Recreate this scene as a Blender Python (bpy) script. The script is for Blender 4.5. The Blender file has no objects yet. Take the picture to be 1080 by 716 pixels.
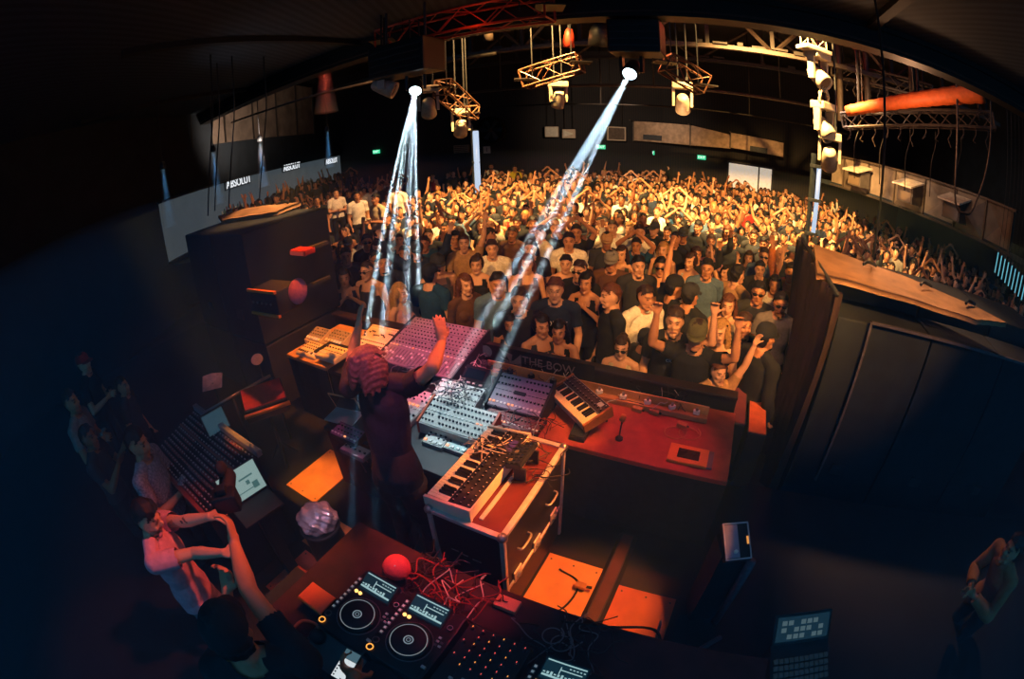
import bpy, bmesh, math, random
import numpy as np
from mathutils import Vector, Matrix, Quaternion

random.seed(7)
RNG = np.random.default_rng(11)
SC = bpy.context.scene
C = SC.collection
PI = math.pi
rad = math.radians

# ------------------------------------------------------------------ camera
CAM_Z = 3.1
PITCH, ROLL, FL = rad(26), rad(-2), 480.0       # 16 mm equisolid fisheye, in pixels of the 1080x716 frame
cd = bpy.data.cameras.new('camera')
cam = bpy.data.objects.new('camera', cd)
C.objects.link(cam)
SC.camera = cam
cd.type = 'PANO'
cd.panorama_type = 'FISHEYE_EQUISOLID'
cd.fisheye_lens = 16.0
cd.fisheye_fov = PI * 1.1
cd.sensor_width = 36.0
cd.sensor_fit = 'HORIZONTAL'
cd.clip_start, cd.clip_end = 0.05, 200
cam.matrix_world = Matrix.Translation((0, 0, CAM_Z)) @ Matrix.Rotation(PI / 2 - PITCH, 4, 'X') @ Matrix.Rotation(ROLL, 4, 'Z')

# ------------------------------------------------------------------ world, exposure
SC.view_settings.view_transform = 'Standard'
SC.view_settings.look = 'None'
SC.view_settings.exposure = 0.0
SC.view_settings.gamma = 1.0
SC.view_settings.use_curve_mapping = False
SC.cycles.use_denoising = True
SC.cycles.max_bounces = 5
SC.cycles.diffuse_bounces = 2
SC.cycles.glossy_bounces = 2
SC.cycles.transmission_bounces = 2
SC.cycles.volume_bounces = 0
SC.cycles.transparent_max_bounces = 6
SC.cycles.sample_clamp_indirect = 4.0
SC.cycles.caustics_reflective = False
SC.cycles.caustics_refractive = False
world = bpy.data.worlds.new('world')
SC.world = world
world.use_nodes = True
bg = world.node_tree.nodes['Background']
bg.inputs[0].default_value = (0.045, 0.33, 0.72, 1)
bg.inputs[1].default_value = 0.48

def aim(o, target):
    d = Vector(target) - o.location
    o.rotation_euler = d.to_track_quat('-Z', 'Y').to_euler()

def spot(name, loc, target, power, col, size, blend=0.5, radius=0.12):
    ld = bpy.data.lights.new(name, 'SPOT')
    ld.energy, ld.color, ld.spot_size, ld.spot_blend, ld.shadow_soft_size = power, col, rad(size), blend, radius
    o = bpy.data.objects.new(name, ld)
    C.objects.link(o)
    o.location = loc
    aim(o, target)
    return o

def point(name, loc, power, col, radius=0.05):
    ld = bpy.data.lights.new(name, 'POINT')
    ld.energy, ld.color, ld.shadow_soft_size = power, col, radius
    o = bpy.data.objects.new(name, ld)
    C.objects.link(o)
    o.location = loc
    return o

AMBER, ORANGE, RED, PINK, COOL = (1, .56, .17), (1, .30, .03), (1, .10, .02), (1, .20, .33), (.62, .86, 1)
UA = rad(-28)                                   # the stage, and the hall with it, is turned 28 degrees from the lens
U = Vector((math.cos(UA), math.sin(UA), 0))
V = Vector((-math.sin(UA), math.cos(UA), 0))
def S(s, n, z=0.0):
    """stage coordinates (along the stage front, towards the crowd, up) to the world"""
    p = U * s + V * n
    return Vector((p.x, p.y, z))

# amber blinders under the stage beam light the audience
spot('audience_wash_key', S(.4, 6.7, 6.6), (7.4, 11.0, .0), 13500, AMBER, 76, .7, .08)
spot('audience_wash_middle', S(-3.3, 6.7, 6.6), (.8, 12.0, .0), 11000, AMBER, 78, .8, .08)
spot('audience_wash_side', S(-3.6, 6.7, 6.4), (-3.8, 11.0, 1.0), 2400, (1, .52, .2), 66, .8, .08)
for s_, t_, pw in ((-2.6, -3.5, 900), (.2, -1.9, 850), (1.6, -.2, 1700), (2.4, .9, 1300)):
    spot('audience_wash_front', S(s_, .3, 4.9), S(t_, 5.7, .9), pw, (1, .44, .10), 36, .8, .07)
# coloured stage heads, with added fill spots among them
spot('orange_head', (-1.1, 3.2, 4.9), (-2.0, 4.15, 1.1), 1700, (1, .25, .02), 25, .5)
spot('pink_head', (.6, 2.9, 4.8), (-.78, 3.8, 1.1), 1100, (1, .15, .26), 22, .6)
spot('white_fill', (-1.0, 4.6, 4.6), (-.42, 2.80, 1.1), 800, COOL, 15, .6)  # added white spot over the synths, doubling the beams there
spot('red_head', (2.4, 3.4, 4.7), (.75, 2.50, 1.0), 430, (1, .05, .07), 24, .8)
spot('keys_head', (1.3, 1.6, 4.8), (.44, 2.70, 1.1), 900, (1, .38, .06), 8, .5)
spot('case_head', (2.3, 1.9, 4.0), (-.04, 1.98, 1.05), 2700, (1, .25, .04), 14, .4)
spot('floor_head', (1.9, 1.2, 4.6), (.44, 1.66, .25), 1500, ORANGE, 13.5, .25)
spot('floor_head_side', (-2.2, 1.4, 4.6), (-1.93, 2.88, .25), 1700, (1, .34, .03), 9.5, .3)
spot('performer_head_red', (1.2, 3.6, 4.7), (-.52, 2.32, 2.05), 1000, (1, .13, .03), 10, .5)
spot('performer_head_side', (-2.6, 3.9, 4.7), (-1.0, 2.3, 2.05), 1100, (1, .16, .03), 12, .5)
spot('performer_head_pink', (.3, .4, 5.0), (-.80, 2.1, 1.85), 480, (1, .12, .30), 10, .6)
spot('near_table_red', (.9, 2.2, 4.8), (-.42, 1.34, 1.1), 800, (1, .06, .10), 14, .8)
spot('foil_fill', (-.6, .9, 4.7), (-1.34, 1.92, .75), 260, (1, .45, .6), 8, .5)  # added pink spot to brighten the foil
spot('near_corner_fill', (.5, 1.9, 4.7), (-1.38, 1.32, .7), 800, (1, .26, .03), 10, .5)  # added orange spot for the box and case by the near table
spot('trough_fill', (1.6, 1.2, 4.8), S(-.75, 3.14, 1.05), 520, (1, .40, .12), 8, .5)  # added to brighten the trough
spot('cabinet_fill', (2.4, .9, 4.7), (2.05, 2.95, .85), 420, (1, .22, .08), 9, .5)  # added spot on the two barrier-end cabinets
spot('violet_fill', (.5, 1.8, 4.8), (.03, 2.88, 1.15), 300, (1, .18, .36), 7, .5)  # added pink spot tinting the violet synth
spot('curtain_fill', S(-.9, 2.6, 4.9), S(.98, 4.5, 1.3), 420, (1, .40, .16), 26, .6)  # added spot so the curtain pleats show
spot('side_wash', (.4, 2.6, 4.6), (-1.95, 1.1, 1.3), 620, (1, .14, .06), 25, .7)
spot('side_monitor_wash', (-1.2, 4.0, 4.8), (-2.42, 3.25, 1.0), 750, (1, .20, .05), 11, .6)
spot('side_speaker_wash', (-1.4, 3.2, 4.8), (-3.0, 3.9, 1.7), 300, (1, .22, .08), 15, .7)
spot('cover_fill', S(-4.4, 4.5, 4.7), S(-5.25, 3.35, 2.47), 1100, (1, .52, .2), 30, .5)  # added spot on the bar-side tan cover
spot('cover_fill_far', S(2.0, 5.6, 4.7), S(2.5, 4.6, 2.1), 520, (1, .52, .25), 56, .8)  # added spot on the far tan cover
spot('back_wall_fill', (3.0, 13.5, 4.0), (5.0, 20.4, 3.2), 700, (1, .72, .48), 74, .8, .2)  # added to lift the wall boxes and duct
spot('bar_roof_fill', (-6.2, 11.0, 3.4), (-8.9, 13.5, 5.2), 1000, (.9, .66, .5), 84, .9, .3)  # added to brighten the pale cladding over the bar
spot('stage_roof_fill', S(-7.0, 3.4, 3.4), S(-6.2, 4.6, 5.2), 26, (.55, .5, .55), 120, .9, .2)  # unseen spot pointing up, added to show the ceiling deck
spot('stage_roof_fill_far', S(5.0, 2.6, 3.4), S(4.6, 4.4, 5.2), 14, (.4, .5, .6), 120, .9, .2)  # second upward spot, added for the deck's far side
# trusses and roof steel over the hall catch a low amber wash
spot('roof_wash', S(-1.0, 8.6, 2.4), S(-1.0, 12.5, 6.2), 260, (1, .52, .22), 120, .9, .3)
spot('roof_wash_side', (6.9, 6.8, 2.4), (9.6, 9.4, 4.6), 330, (1, .55, .25), 100, .9, .3)
# ------------------------------------------------------------------ helpers
STG = 0.25                                      # stage floor height
FZ = -0.25                                      # hall floor height

def ray(px, py):
    x, y = px - 540.0, py - 358.0
    r = math.hypot(x, y) + 1e-9
    th = 2 * math.asin(r / (2 * FL))
    d = Vector((math.sin(th) * x / r, -math.sin(th) * y / r, -math.cos(th)))
    return (cam.matrix_world.to_3x3() @ d).normalized()

def at(px, py, z):
    d = ray(px, py)
    t = (z - CAM_Z) / d.z
    return Vector((d.x * t, d.y * t, z))

def atd(px, py, t):
    return ray(px, py) * t + Vector((0, 0, CAM_Z))

def atn(px, py, n):
    """the point of a line of sight at a depth n in front of the stage's zero line"""
    d = ray(px, py)
    return d * (n / d.dot(V)) + Vector((0, 0, CAM_Z))

def proj(p):
    d = (cam.matrix_world.to_3x3().transposed() @ (Vector(p) - Vector((0, 0, CAM_Z)))).normalized()
    th = math.acos(max(-1, min(1, -d.z)))
    r = 2 * FL * math.sin(th / 2)
    h = math.hypot(d.x, d.y) + 1e-12
    return 540 + r * d.x / h, 358 - r * d.y / h

def lin(h):
    h = h.lstrip('#')
    return tuple(((c / 12.92) if c <= .04045 else ((c + .055) / 1.055) ** 2.4) for c in (int(h[i:i + 2], 16) / 255 for i in (0, 2, 4)))

_M = {}
def mat(name, col, rough=.6, metal=0.0, var=.25, scale=9.0, bump=0.0, emit=None, estr=0.0, spec=.4):
    if name in _M:
        return _M[name]
    if isinstance(col, str):
        col = lin(col)
    m = bpy.data.materials.new(name)
    m.use_nodes = True
    nt = m.node_tree
    b = nt.nodes['Principled BSDF']
    b.inputs['Roughness'].default_value = rough
    b.inputs['Metallic'].default_value = metal
    b.inputs['Specular IOR Level'].default_value = spec
    if var > 0 or bump > 0:
        tc = nt.nodes.new('ShaderNodeTexCoord')
        no = nt.nodes.new('ShaderNodeTexNoise')
        no.inputs['Scale'].default_value = scale
        no.inputs['Detail'].default_value = 4
        nt.links.new(tc.outputs['Object'], no.inputs['Vector'])
        rp = nt.nodes.new('ShaderNodeValToRGB')
        rp.color_ramp.elements[0].position = .3
        rp.color_ramp.elements[1].position = .7
        rp.color_ramp.elements[0].color = (*[c * (1 - var) for c in col], 1)
        rp.color_ramp.elements[1].color = (*[min(1, c * (1 + var)) for c in col], 1)
        nt.links.new(no.outputs['Fac'], rp.inputs['Fac'])
        nt.links.new(rp.outputs['Color'], b.inputs['Base Color'])
        if bump > 0:
            bp = nt.nodes.new('ShaderNodeBump')
            bp.inputs['Strength'].default_value = bump
            bp.inputs['Distance'].default_value = .02
            nt.links.new(no.outputs['Fac'], bp.inputs['Height'])
            nt.links.new(bp.outputs['Normal'], b.inputs['Normal'])
    else:
        b.inputs['Base Color'].default_value = (*col, 1)
    if emit:
        b.inputs['Emission Color'].default_value = (*emit, 1)
        b.inputs['Emission Strength'].default_value = estr
    _M[name] = m
    return m

def striped(name, c0, c1, scale=40.0, axis='X', rough=.7, ratio=.5):
    """planks, pleats and corrugation: two colours in bands along an axis"""
    m = bpy.data.materials.new(name)
    m.use_nodes = True
    nt = m.node_tree
    b = nt.nodes['Principled BSDF']
    b.inputs['Roughness'].default_value = rough
    tc = nt.nodes.new('ShaderNodeTexCoord')
    wv = nt.nodes.new('ShaderNodeTexWave')
    wv.bands_direction = axis
    wv.inputs['Scale'].default_value = scale
    wv.inputs['Distortion'].default_value = .4
    wv.inputs['Detail'].default_value = 2
    nt.links.new(tc.outputs['Object'], wv.inputs['Vector'])
    rp = nt.nodes.new('ShaderNodeValToRGB')
    rp.color_ramp.elements[0].position = ratio - .2
    rp.color_ramp.elements[1].position = ratio + .2
    rp.color_ramp.elements[0].color = (*lin(c0), 1)
    rp.color_ramp.elements[1].color = (*lin(c1), 1)
    nt.links.new(wv.outputs['Fac'], rp.inputs['Fac'])
    nt.links.new(rp.outputs['Color'], b.inputs['Base Color'])
    return m

def glow(name, col, strength):
    return mat(name, (.02, .02, .02), .4, 0, 0, emit=col, estr=strength)

class MB:
    """collects shapes and links them as ONE mesh object"""
    def __init__(s, M=None):
        s.v, s.f, s.mi, s.sm = [], [], [], []
        s.M = M or Matrix()
        s.k = 0
        s.smooth = False
    def add(s, vs, fs):
        b = len(s.v)
        s.v += [tuple(s.M @ Vector(p)) for p in vs]
        s.f += [tuple(b + i for i in f) for f in fs]
        s.mi += [s.k] * len(fs)
        s.sm += [s.smooth] * len(fs)
        return s
    def box(s, c, size, rz=0, R=None, bev=0.0):
        x, y, z = (q / 2 for q in size)
        R = R or Matrix.Rotation(rz, 3, 'Z')
        c = Vector(c)
        if bev <= 0:
            vs = [c + R @ Vector((i * x, j * y, k * z)) for k in (-1, 1) for j in (-1, 1) for i in (-1, 1)]
            return s.add(vs, [(0, 2, 3, 1), (4, 5, 7, 6), (0, 1, 5, 4), (2, 6, 7, 3), (0, 4, 6, 2), (1, 3, 7, 5)])
        bev = min(bev, x * .9, y * .9, z * .9)
        bm = bmesh.new()
        bmesh.ops.create_cube(bm, size=1)
        bmesh.ops.scale(bm, vec=size, verts=bm.verts)
        bmesh.ops.bevel(bm, geom=bm.edges[:], offset=bev, segments=2, affect='EDGES', profile=.6)
        bm.verts.index_update()
        vs = [c + R @ v.co for v in bm.verts]
        fs = [tuple(v.index for v in f.verts) for f in bm.faces]
        bm.free()
        return s.add(vs, fs)
    def prism(s, poly, p0, ax, ay, h):
        """polygon poly in the plane (ax, ay) at p0, extruded by the vector h"""
        p0, ax, ay, h = Vector(p0), Vector(ax), Vector(ay), Vector(h)
        n = len(poly)
        a = [p0 + ax * q[0] + ay * q[1] for q in poly]
        vs = a + [q + h for q in a]
        fs = [tuple(range(n - 1, -1, -1)), tuple(range(n, 2 * n))] + [(i, (i + 1) % n, n + (i + 1) % n, n + i) for i in range(n)]
        return s.add(vs, fs)
    def cyl(s, p0, p1, r0, r1=None, seg=12, cap=True):
        return s.tube([p0, p1], [r0, r0 if r1 is None else r1], seg, cap)
    def tube(s, pts, r, seg=8, cap=True):
        pts = [Vector(p) for p in pts]
        n = len(pts)
        rs = r if isinstance(r, (list, tuple)) else [r] * n
        vs, fs = [], []
        t0 = (pts[1] - pts[0]).normalized()
        up = Vector((0, 0, 1)) if abs(t0.z) < .9 else Vector((1, 0, 0))
        a = t0.cross(up).normalized()
        for i, p in enumerate(pts):
            t = (pts[min(i + 1, n - 1)] - pts[max(i - 1, 0)])
            t = t.normalized() if t.length > 1e-9 else t0
            a = (a - t * a.dot(t))
            a = a.normalized() if a.length > 1e-6 else t.orthogonal().normalized()
            b = t.cross(a)
            for k in range(seg):
                w = 2 * PI * k / seg
                vs.append(p + (a * math.cos(w) + b * math.sin(w)) * rs[i])
        for i in range(n - 1):
            for k in range(seg):
                k2 = (k + 1) % seg
                fs.append((i * seg + k, i * seg + k2, (i + 1) * seg + k2, (i + 1) * seg + k))
        if cap:
            fs.append(tuple(range(seg - 1, -1, -1)))
            fs.append(tuple((n - 1) * seg + k for k in range(seg)))
        return s.add(vs, fs)
    def ball(s, c, r, seg=14, rings=9, R=None):
        c = Vector(c)
        r = r if isinstance(r, (tuple, list)) else (r, r, r)
        R = R or Matrix.Identity(3)
        vs = [c + R @ Vector((0, 0, r[2]))]
        for i in range(1, rings):
            a = PI * i / rings
            for k in range(seg):
                w = 2 * PI * k / seg
                vs.append(c + R @ Vector((r[0] * math.sin(a) * math.cos(w), r[1] * math.sin(a) * math.sin(w), r[2] * math.cos(a))))
        vs.append(c + R @ Vector((0, 0, -r[2])))
        fs = [(0, 1 + k, 1 + (k + 1) % seg) for k in range(seg)]
        for i in range(rings - 2):
            for k in range(seg):
                k2 = (k + 1) % seg
                fs.append((1 + i * seg + k, 1 + (i + 1) * seg + k, 1 + (i + 1) * seg + k2, 1 + i * seg + k2))
        e = len(vs) - 1
        fs += [(e, 1 + (rings - 2) * seg + (k + 1) % seg, 1 + (rings - 2) * seg + k) for k in range(seg)]
        return s.add(vs, fs)
    def lathe(s, prof, c=(0, 0, 0), ax=(0, 0, 1), seg=20):
        """profile [(radius, height)] turned round the axis ax at c"""
        c, ax = Vector(c), Vector(ax).normalized()
        a = ax.orthogonal().normalized()
        b = ax.cross(a)
        vs, fs = [], []
        for r, h in prof:
            for k in range(seg):
                w = 2 * PI * k / seg
                vs.append(c + ax * h + (a * math.cos(w) + b * math.sin(w)) * max(r, 1e-4))
        for i in range(len(prof) - 1):
            for k in range(seg):
                k2 = (k + 1) % seg
                fs.append((i * seg + k, i * seg + k2, (i + 1) * seg + k2, (i + 1) * seg + k))
        return s.add(vs, fs)
    def torus(s, c, R, r, ax=(0, 0, 1), seg=28, sec=6):
        ax = Vector(ax).normalized()
        a = ax.orthogonal().normalized()
        b = ax.cross(a)
        pts = [Vector(c) + (a * math.cos(2 * PI * k / seg) + b * math.sin(2 * PI * k / seg)) * R for k in range(seg + 1)]
        return s.tube(pts, r, sec, False)
    def build(s, name, mats, parent=None, loc=(0, 0, 0), rz=0.0):
        me = bpy.data.meshes.new(name)
        me.from_pydata(s.v, [], s.f)
        for m in (mats if isinstance(mats, (list, tuple)) else [mats]):
            me.materials.append(m)
        me.polygons.foreach_set('material_index', s.mi)
        me.polygons.foreach_set('use_smooth', s.sm)
        me.update()
        o = bpy.data.objects.new(name, me)
        C.objects.link(o)
        o.location = loc
        o.rotation_euler = (0, 0, rz)
        if parent is not None:
            o.parent = parent
        return o

def tag(o, label, cat, group=None, kind=None):
    o['label'] = label
    o['category'] = cat
    if group:
        o['group'] = group
    if kind:
        o['kind'] = kind
    return o

def thing(name, label, cat, loc=(0, 0, 0), rz=0.0, group=None):
    o = bpy.data.objects.new(name, None)
    C.objects.link(o)
    o.empty_display_size = .05
    o.location = loc
    o.rotation_euler = (0, 0, rz)
    return tag(o, label, cat, group)

def struct(o):
    o['kind'] = 'structure'
    return o

def copy_tree(o, parent=None):
    c = o.copy()
    C.objects.link(c)
    if parent is not None:
        c.parent = parent
    for ch in list(o.children):
        copy_tree(ch, c)
    return c

def curve_pts(ctrl, n=8):
    """Catmull-Rom through ctrl"""
    P = [Vector(p) for p in ctrl]
    P = [P[0] * 2 - P[1]] + P + [P[-1] * 2 - P[-2]]
    out = []
    for i in range(1, len(P) - 2):
        for k in range(n):
            t = k / n
            a, b, c, d = P[i - 1], P[i], P[i + 1], P[i + 2]
            out.append(.5 * ((2 * b) + (c - a) * t + (2 * a - 5 * b + 4 * c - d) * t * t + (3 * b - a - 3 * c + d) * t ** 3))
    out.append(P[-2])
    return out

def cable(ctrl, r, m, label, group=None, name='cable', cat='cable', seg=6, n=7):
    mb = MB()
    mb.smooth = True
    mb.tube(curve_pts(ctrl, n), r, seg)
    return tag(mb.build(name, m), label, cat, group)

ORD = ['first', 'second', 'third', 'fourth', 'fifth', 'sixth', 'seventh', 'eighth', 'ninth', 'tenth', 'eleventh', 'twelfth']

# common materials
K_BLACK = mat('black_paint', '#1a2126', .5)
K_DARK = mat('dark_steel', '#2a2e33', .5, .2)
K_CLOTH = mat('black_cloth', '#1b242a', .95, 0, .4, 14, .2)
K_GREY = mat('grey_plastic', '#5a5c60', .5)
K_LIGHT = mat('light_grey_metal', '#b9b9b4', .4, .1, .12)
K_CREAM = mat('cream_plastic', '#d8cfb8', .45, 0, .1)
K_WHITE = mat('white_plastic', '#e8e6df', .4, 0, .06)
K_STEEL = mat('bare_steel', '#9b9a96', .35, .8, .2)
K_ALU = mat('aluminium_edge', '#c9c6bf', .4, .35, .15, 20)
K_WOOD = mat('plywood', '#b58350', .65, 0, .3, 6)
K_RUBBER = mat('black_rubber', '#14181b', .7)
K_KNOB = mat('black_knob', '#101114', .4, 0, 0)
K_RUST = mat('red_brown_laminate', '#7a3022', .5, 0, .25, 8)
# ------------------------------------------------------------------ people
def skin_mat(name, hexcol):
    """skin: one tone, times the colours of brows, eyes, lips and stubble kept in the mesh's own attribute"""
    m = bpy.data.materials.new(name)
    m.use_nodes = True
    nt = m.node_tree
    b = nt.nodes['Principled BSDF']
    b.inputs['Roughness'].default_value = .55
    at_ = nt.nodes.new('ShaderNodeAttribute')
    at_.attribute_name = 'tint'
    mx = nt.nodes.new('ShaderNodeMix')
    mx.data_type = 'RGBA'
    mx.blend_type = 'MULTIPLY'
    mx.inputs[0].default_value = 1
    mx.inputs[6].default_value = (*lin(hexcol), 1)
    nt.links.new(at_.outputs['Color'], mx.inputs[7])
    nt.links.new(mx.outputs[2], b.inputs['Base Color'])
    return m

SKINS = [skin_mat('skin_light', '#dba684'), skin_mat('skin_tan', '#c48a64'), skin_mat('skin_olive', '#b57c58'), skin_mat('skin_brown', '#8f5c3e')]

def default_pose():
    return dict(pel=(0, 0, .93), wai=(0, .005, 1.08), che=(0, .0, 1.28), nek=(0, -.005, 1.47), hd=(0, .02, 1.615), look=(0, 1, 0),
                sh=.185, hipw=.09, armL=((.05, -.02, -.29), (-.01, .09, -.24)), armR=((.05, -.02, -.29), (-.01, .09, -.24)),
                legL=((.03, .03, -.43), (.03, -.03, -.42)), legR=((.03, .03, -.43), (.03, -.03, -.42)), curl=.35, female=False, handL=None, handR=None)

ARMS = {
    'down': ((.06, -.02, -.29), (-.02, .10, -.23)),
    'clap': ((.11, .12, .24), (-.20, .08, .18)),
    'up': ((.10, .07, .28), (.03, .05, .26)),
    'wide': ((.21, .05, .19), (.08, .03, .26)),
    'phone': ((.06, .12, -.24), (-.13, .17, .17)),
    'face': ((.10, .12, -.22), (-.20, .10, .20)),
    'fold': ((.07, .03, -.28), (-.20, .18, .03)),
    'fist': ((.17, .14, .12), (-.02, .04, .27)),
    'forward': ((.06, .24, -.10), (-.04, .25, .08)),
}

def body_parts(P):
    """bones [(region, a, b, ra, rb)] and the closed shapes they are grown from, in the person's own frame (facing +y, feet at z 0)"""
    mb = MB()
    v = lambda q: Vector(q)
    fem = P['female']
    pel, wai, che, nek, hd = (v(P[k]) for k in ('pel', 'wai', 'che', 'nek', 'hd'))
    f = v(P['look']).normalized()
    r = f.cross(Vector((0, 0, 1))).normalized()
    u = r.cross(f).normalized()
    bones = []
    sw = P['sh'] * (.88 if fem else 1)
    side = v(P.get('chestx', (1, 0, 0))).normalized()
    cf = Vector((0, 0, 1)).cross(side)
    # torso: rings lofted along the spine
    rings = [(pel - (pel - wai) * .0 + Vector((0, 0, -.10)), .10, .085), (pel + Vector((0, -.005, -.05)), .165 + .01 * fem, .115), (pel + Vector((0, -.004, .04)), .160 + .01 * fem, .112),
             (wai, .138 - .018 * fem, .098), (wai.lerp(che, .5), .152 - .016 * fem, .106), (che, .162 - .018 * fem, .114 + .010 * fem), (che.lerp(nek, .5), .154 - .016 * fem, .098),
             (che.lerp(nek, .80), .112 - .01 * fem, .076), (nek, .064, .060), (nek + (hd - nek) * .35, .054, .058)]
    seg = 20
    vs, fs = [], []
    for c, rx, ry in rings:
        for k in range(seg):
            w = 2 * PI * k / seg
            vs.append(c + side * (rx * math.cos(w)) + cf * (ry * math.sin(w)))
    for i in range(len(rings) - 1):
        for k in range(seg):
            k2 = (k + 1) % seg
            fs.append((i * seg + k, i * seg + k2, (i + 1) * seg + k2, (i + 1) * seg + k))
    fs.append(tuple(range(seg - 1, -1, -1)))
    fs.append(tuple((len(rings) - 1) * seg + k for k in range(seg)))
    mb.add(vs, fs)
    if fem:
        for s in (-1, 1):
            mb.ball(che + side * (.075 * s) + cf * .085 + Vector((0, 0, -.01)), (.058, .052, .058), 10, 7)
    bones += [('pelvis', pel + Vector((0, 0, -.08)), wai, .15, .13), ('chest', wai, che.lerp(nek, .75), .14, .15), ('neck', nek, nek.lerp(hd, .5), .06, .055)]
    # head
    hs = .95 if fem else 1.0
    sg, rg = 22, 16
    vs = []
    def hp(x, y, z):
        return hd + r * (x * hs) + f * (y * hs) + u * (z * hs)
    prof = []
    vs.append(hp(0, -.01, .118))
    for i in range(1, rg):
        a = PI * i / rg
        for k in range(sg):
            w = 2 * PI * k / sg
            x, y, z = math.sin(a) * math.cos(w), math.sin(a) * math.sin(w), math.cos(a)
            d = max(0, -z)
            X = x * .076 * (1 - .20 * d ** 1.6) * (1 + .03 * (y < 0))
            Y = y * .098 * (1 - (.42 * d if y < 0 else .06 * d)) + .016 * d - .006
            if y > 0 and abs(z) < .45:
                Y *= .965
            vs.append(hp(X, Y, z * .120))
    vs.append(hp(0, .014, -.119))
    fs = [(0, 1 + k, 1 + (k + 1) % sg) for k in range(sg)]
    for i in range(rg - 2):
        for k in range(sg):
            k2 = (k + 1) % sg
            fs.append((1 + i * sg + k, 1 + (i + 1) * sg + k, 1 + (i + 1) * sg + k2, 1 + i * sg + k2))
    e = len(vs) - 1
    fs += [(e, 1 + (rg - 2) * sg + (k + 1) % sg, 1 + (rg - 2) * sg + k) for k in range(sg)]
    mb.add(vs, fs)
    R = Matrix((r, f, u)).transposed()
    for c, q in (((0, .100, -.014), (.015, .020, .026)), ((0, .093, -.026), (.021, .014, .010)), ((0, .083, .030), (.052, .014, .011)), ((0, .070, -.102), (.034, .022, .018)),
                 ((0, .092, -.058), (.026, .011, .012)), ((.076, -.006, -.002), (.009, .020, .031)), ((-.076, -.006, -.002), (.009, .020, .031)),
                 ((.038, .070, -.024), (.022, .020, .020)), ((-.038, .070, -.024), (.022, .020, .020)), ((.040, .045, -.075), (.023, .032, .024)), ((-.040, .045, -.075), (.023, .032, .024))):
        mb.ball(hp(*c), [w * hs for w in q], 10, 7, R)
    bones.append(('head', hd + u * -.03, hd + u * .03, .10, .10))
    # arms
    joints = {}
    for s, nm in ((-1, 'L'), (1, 'R')):
        sh = che.lerp(nek, .66) + side * (sw * s) + cf * -.005
        if 'sh' + nm in P and P['sh' + nm] is not None:
            sh = v(P['sh' + nm])
        a = P['arm' + nm]
        if P.get('abs' + nm):
            el, wr = v(a[0]), v(a[1])
        else:
            m = lambda q: side * (q[0] * s) + cf * q[1] + Vector((0, 0, q[2]))
            el = sh + m(a[0])
            wr = el + m(a[1])
        k = .86 if fem else 1
        mb.smooth = True
        mb.tube([sh + (sh - el).normalized() * .03, sh, sh.lerp(el, .35), sh.lerp(el, .75), el], [.034, .056 * k, .050 * k, .043 * k, .039 * k], 12)
        mb.ball(sh, .057 * k, 12, 8)
        mb.ball(el, .041 * k, 10, 7)
        mb.tube([el, el.lerp(wr, .28), el.lerp(wr, .7), wr], [.040 * k, .043 * k, .033 * k, .026 * k], 12)
        mb.tube([che.lerp(nek, .95) + side * (.05 * s), sh + Vector((0, 0, .004))], [.050, .048 * k], 10)
        d = (wr - el).normalized()
        hdir = P['hand' + nm]
        d2 = v(hdir).normalized() if hdir is not None else d
        n0 = cf - d2 * cf.dot(d2)
        n0 = n0.normalized() if n0.length > .2 else (Vector((0, 0, 1)) - d2 * d2.z).normalized()
        if P.get('palm' + nm) is not None:
            n0 = v(P['palm' + nm])
            n0 = (n0 - d2 * n0.dot(d2)).normalized()
        w0 = d2.cross(n0).normalized()
        th = P.get('thumb' + nm, None)
        sgn = -s if th is None else th                       # the thumb points inwards
        pc = wr + d2 * .048
        Rm = Matrix((w0, d2, n0)).transposed()
        mb.ball(pc, (.040 * k, .052, .017), 12, 8, Rm)
        mb.tube([wr - d2 * .01, wr + d2 * .03], [.026 * k, .028 * k], 10)
        curl = P['curl'] if not isinstance(P['curl'], dict) else P['curl'][nm]
        for i, (off, ln) in enumerate(((-.031, .062), (-.0105, .077), (.0105, .083), (.031, .073))):
            off *= -sgn
            b0 = wr + d2 * .082 + w0 * (off * k)
            dirn = (d2 + w0 * (off * 4.0)).normalized()
            p, a0, pts = b0, 0.0, [b0 - d2 * .03, b0]
            for seg_ in (.42, .32, .26):
                a0 += curl * .9
                q = (dirn * math.cos(a0) + n0 * math.sin(a0)).normalized()
                p = p + q * (ln * seg_)
                pts.append(p)
            mb.tube(pts, [.0100, .0098, .0092, .0086, .0074], 8)
            mb.ball(pts[-1], .0074, 8, 5)
        tb = wr + d2 * .030 + w0 * (sgn * .030 * k)
        t1 = tb + (d2 * .55 + w0 * sgn * .8 + n0 * .25).normalized() * .036
        t2 = t1 + (d2 * .85 + w0 * sgn * .35 + n0 * .35).normalized() * .030
        mb.tube([wr + d2 * .02 + w0 * (sgn * .012), tb, t1, t2], [.014, .0135, .011, .0085], 8)
        mb.ball(t2, .0085, 8, 5)
        bones += [('upper_arm', sh, el, .058, .042), ('forearm', el, wr, .042, .028), ('hand', wr, wr + d2 * .17, .035, .03)]
        joints[nm] = (sh, el, wr, d2, n0, w0)
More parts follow.
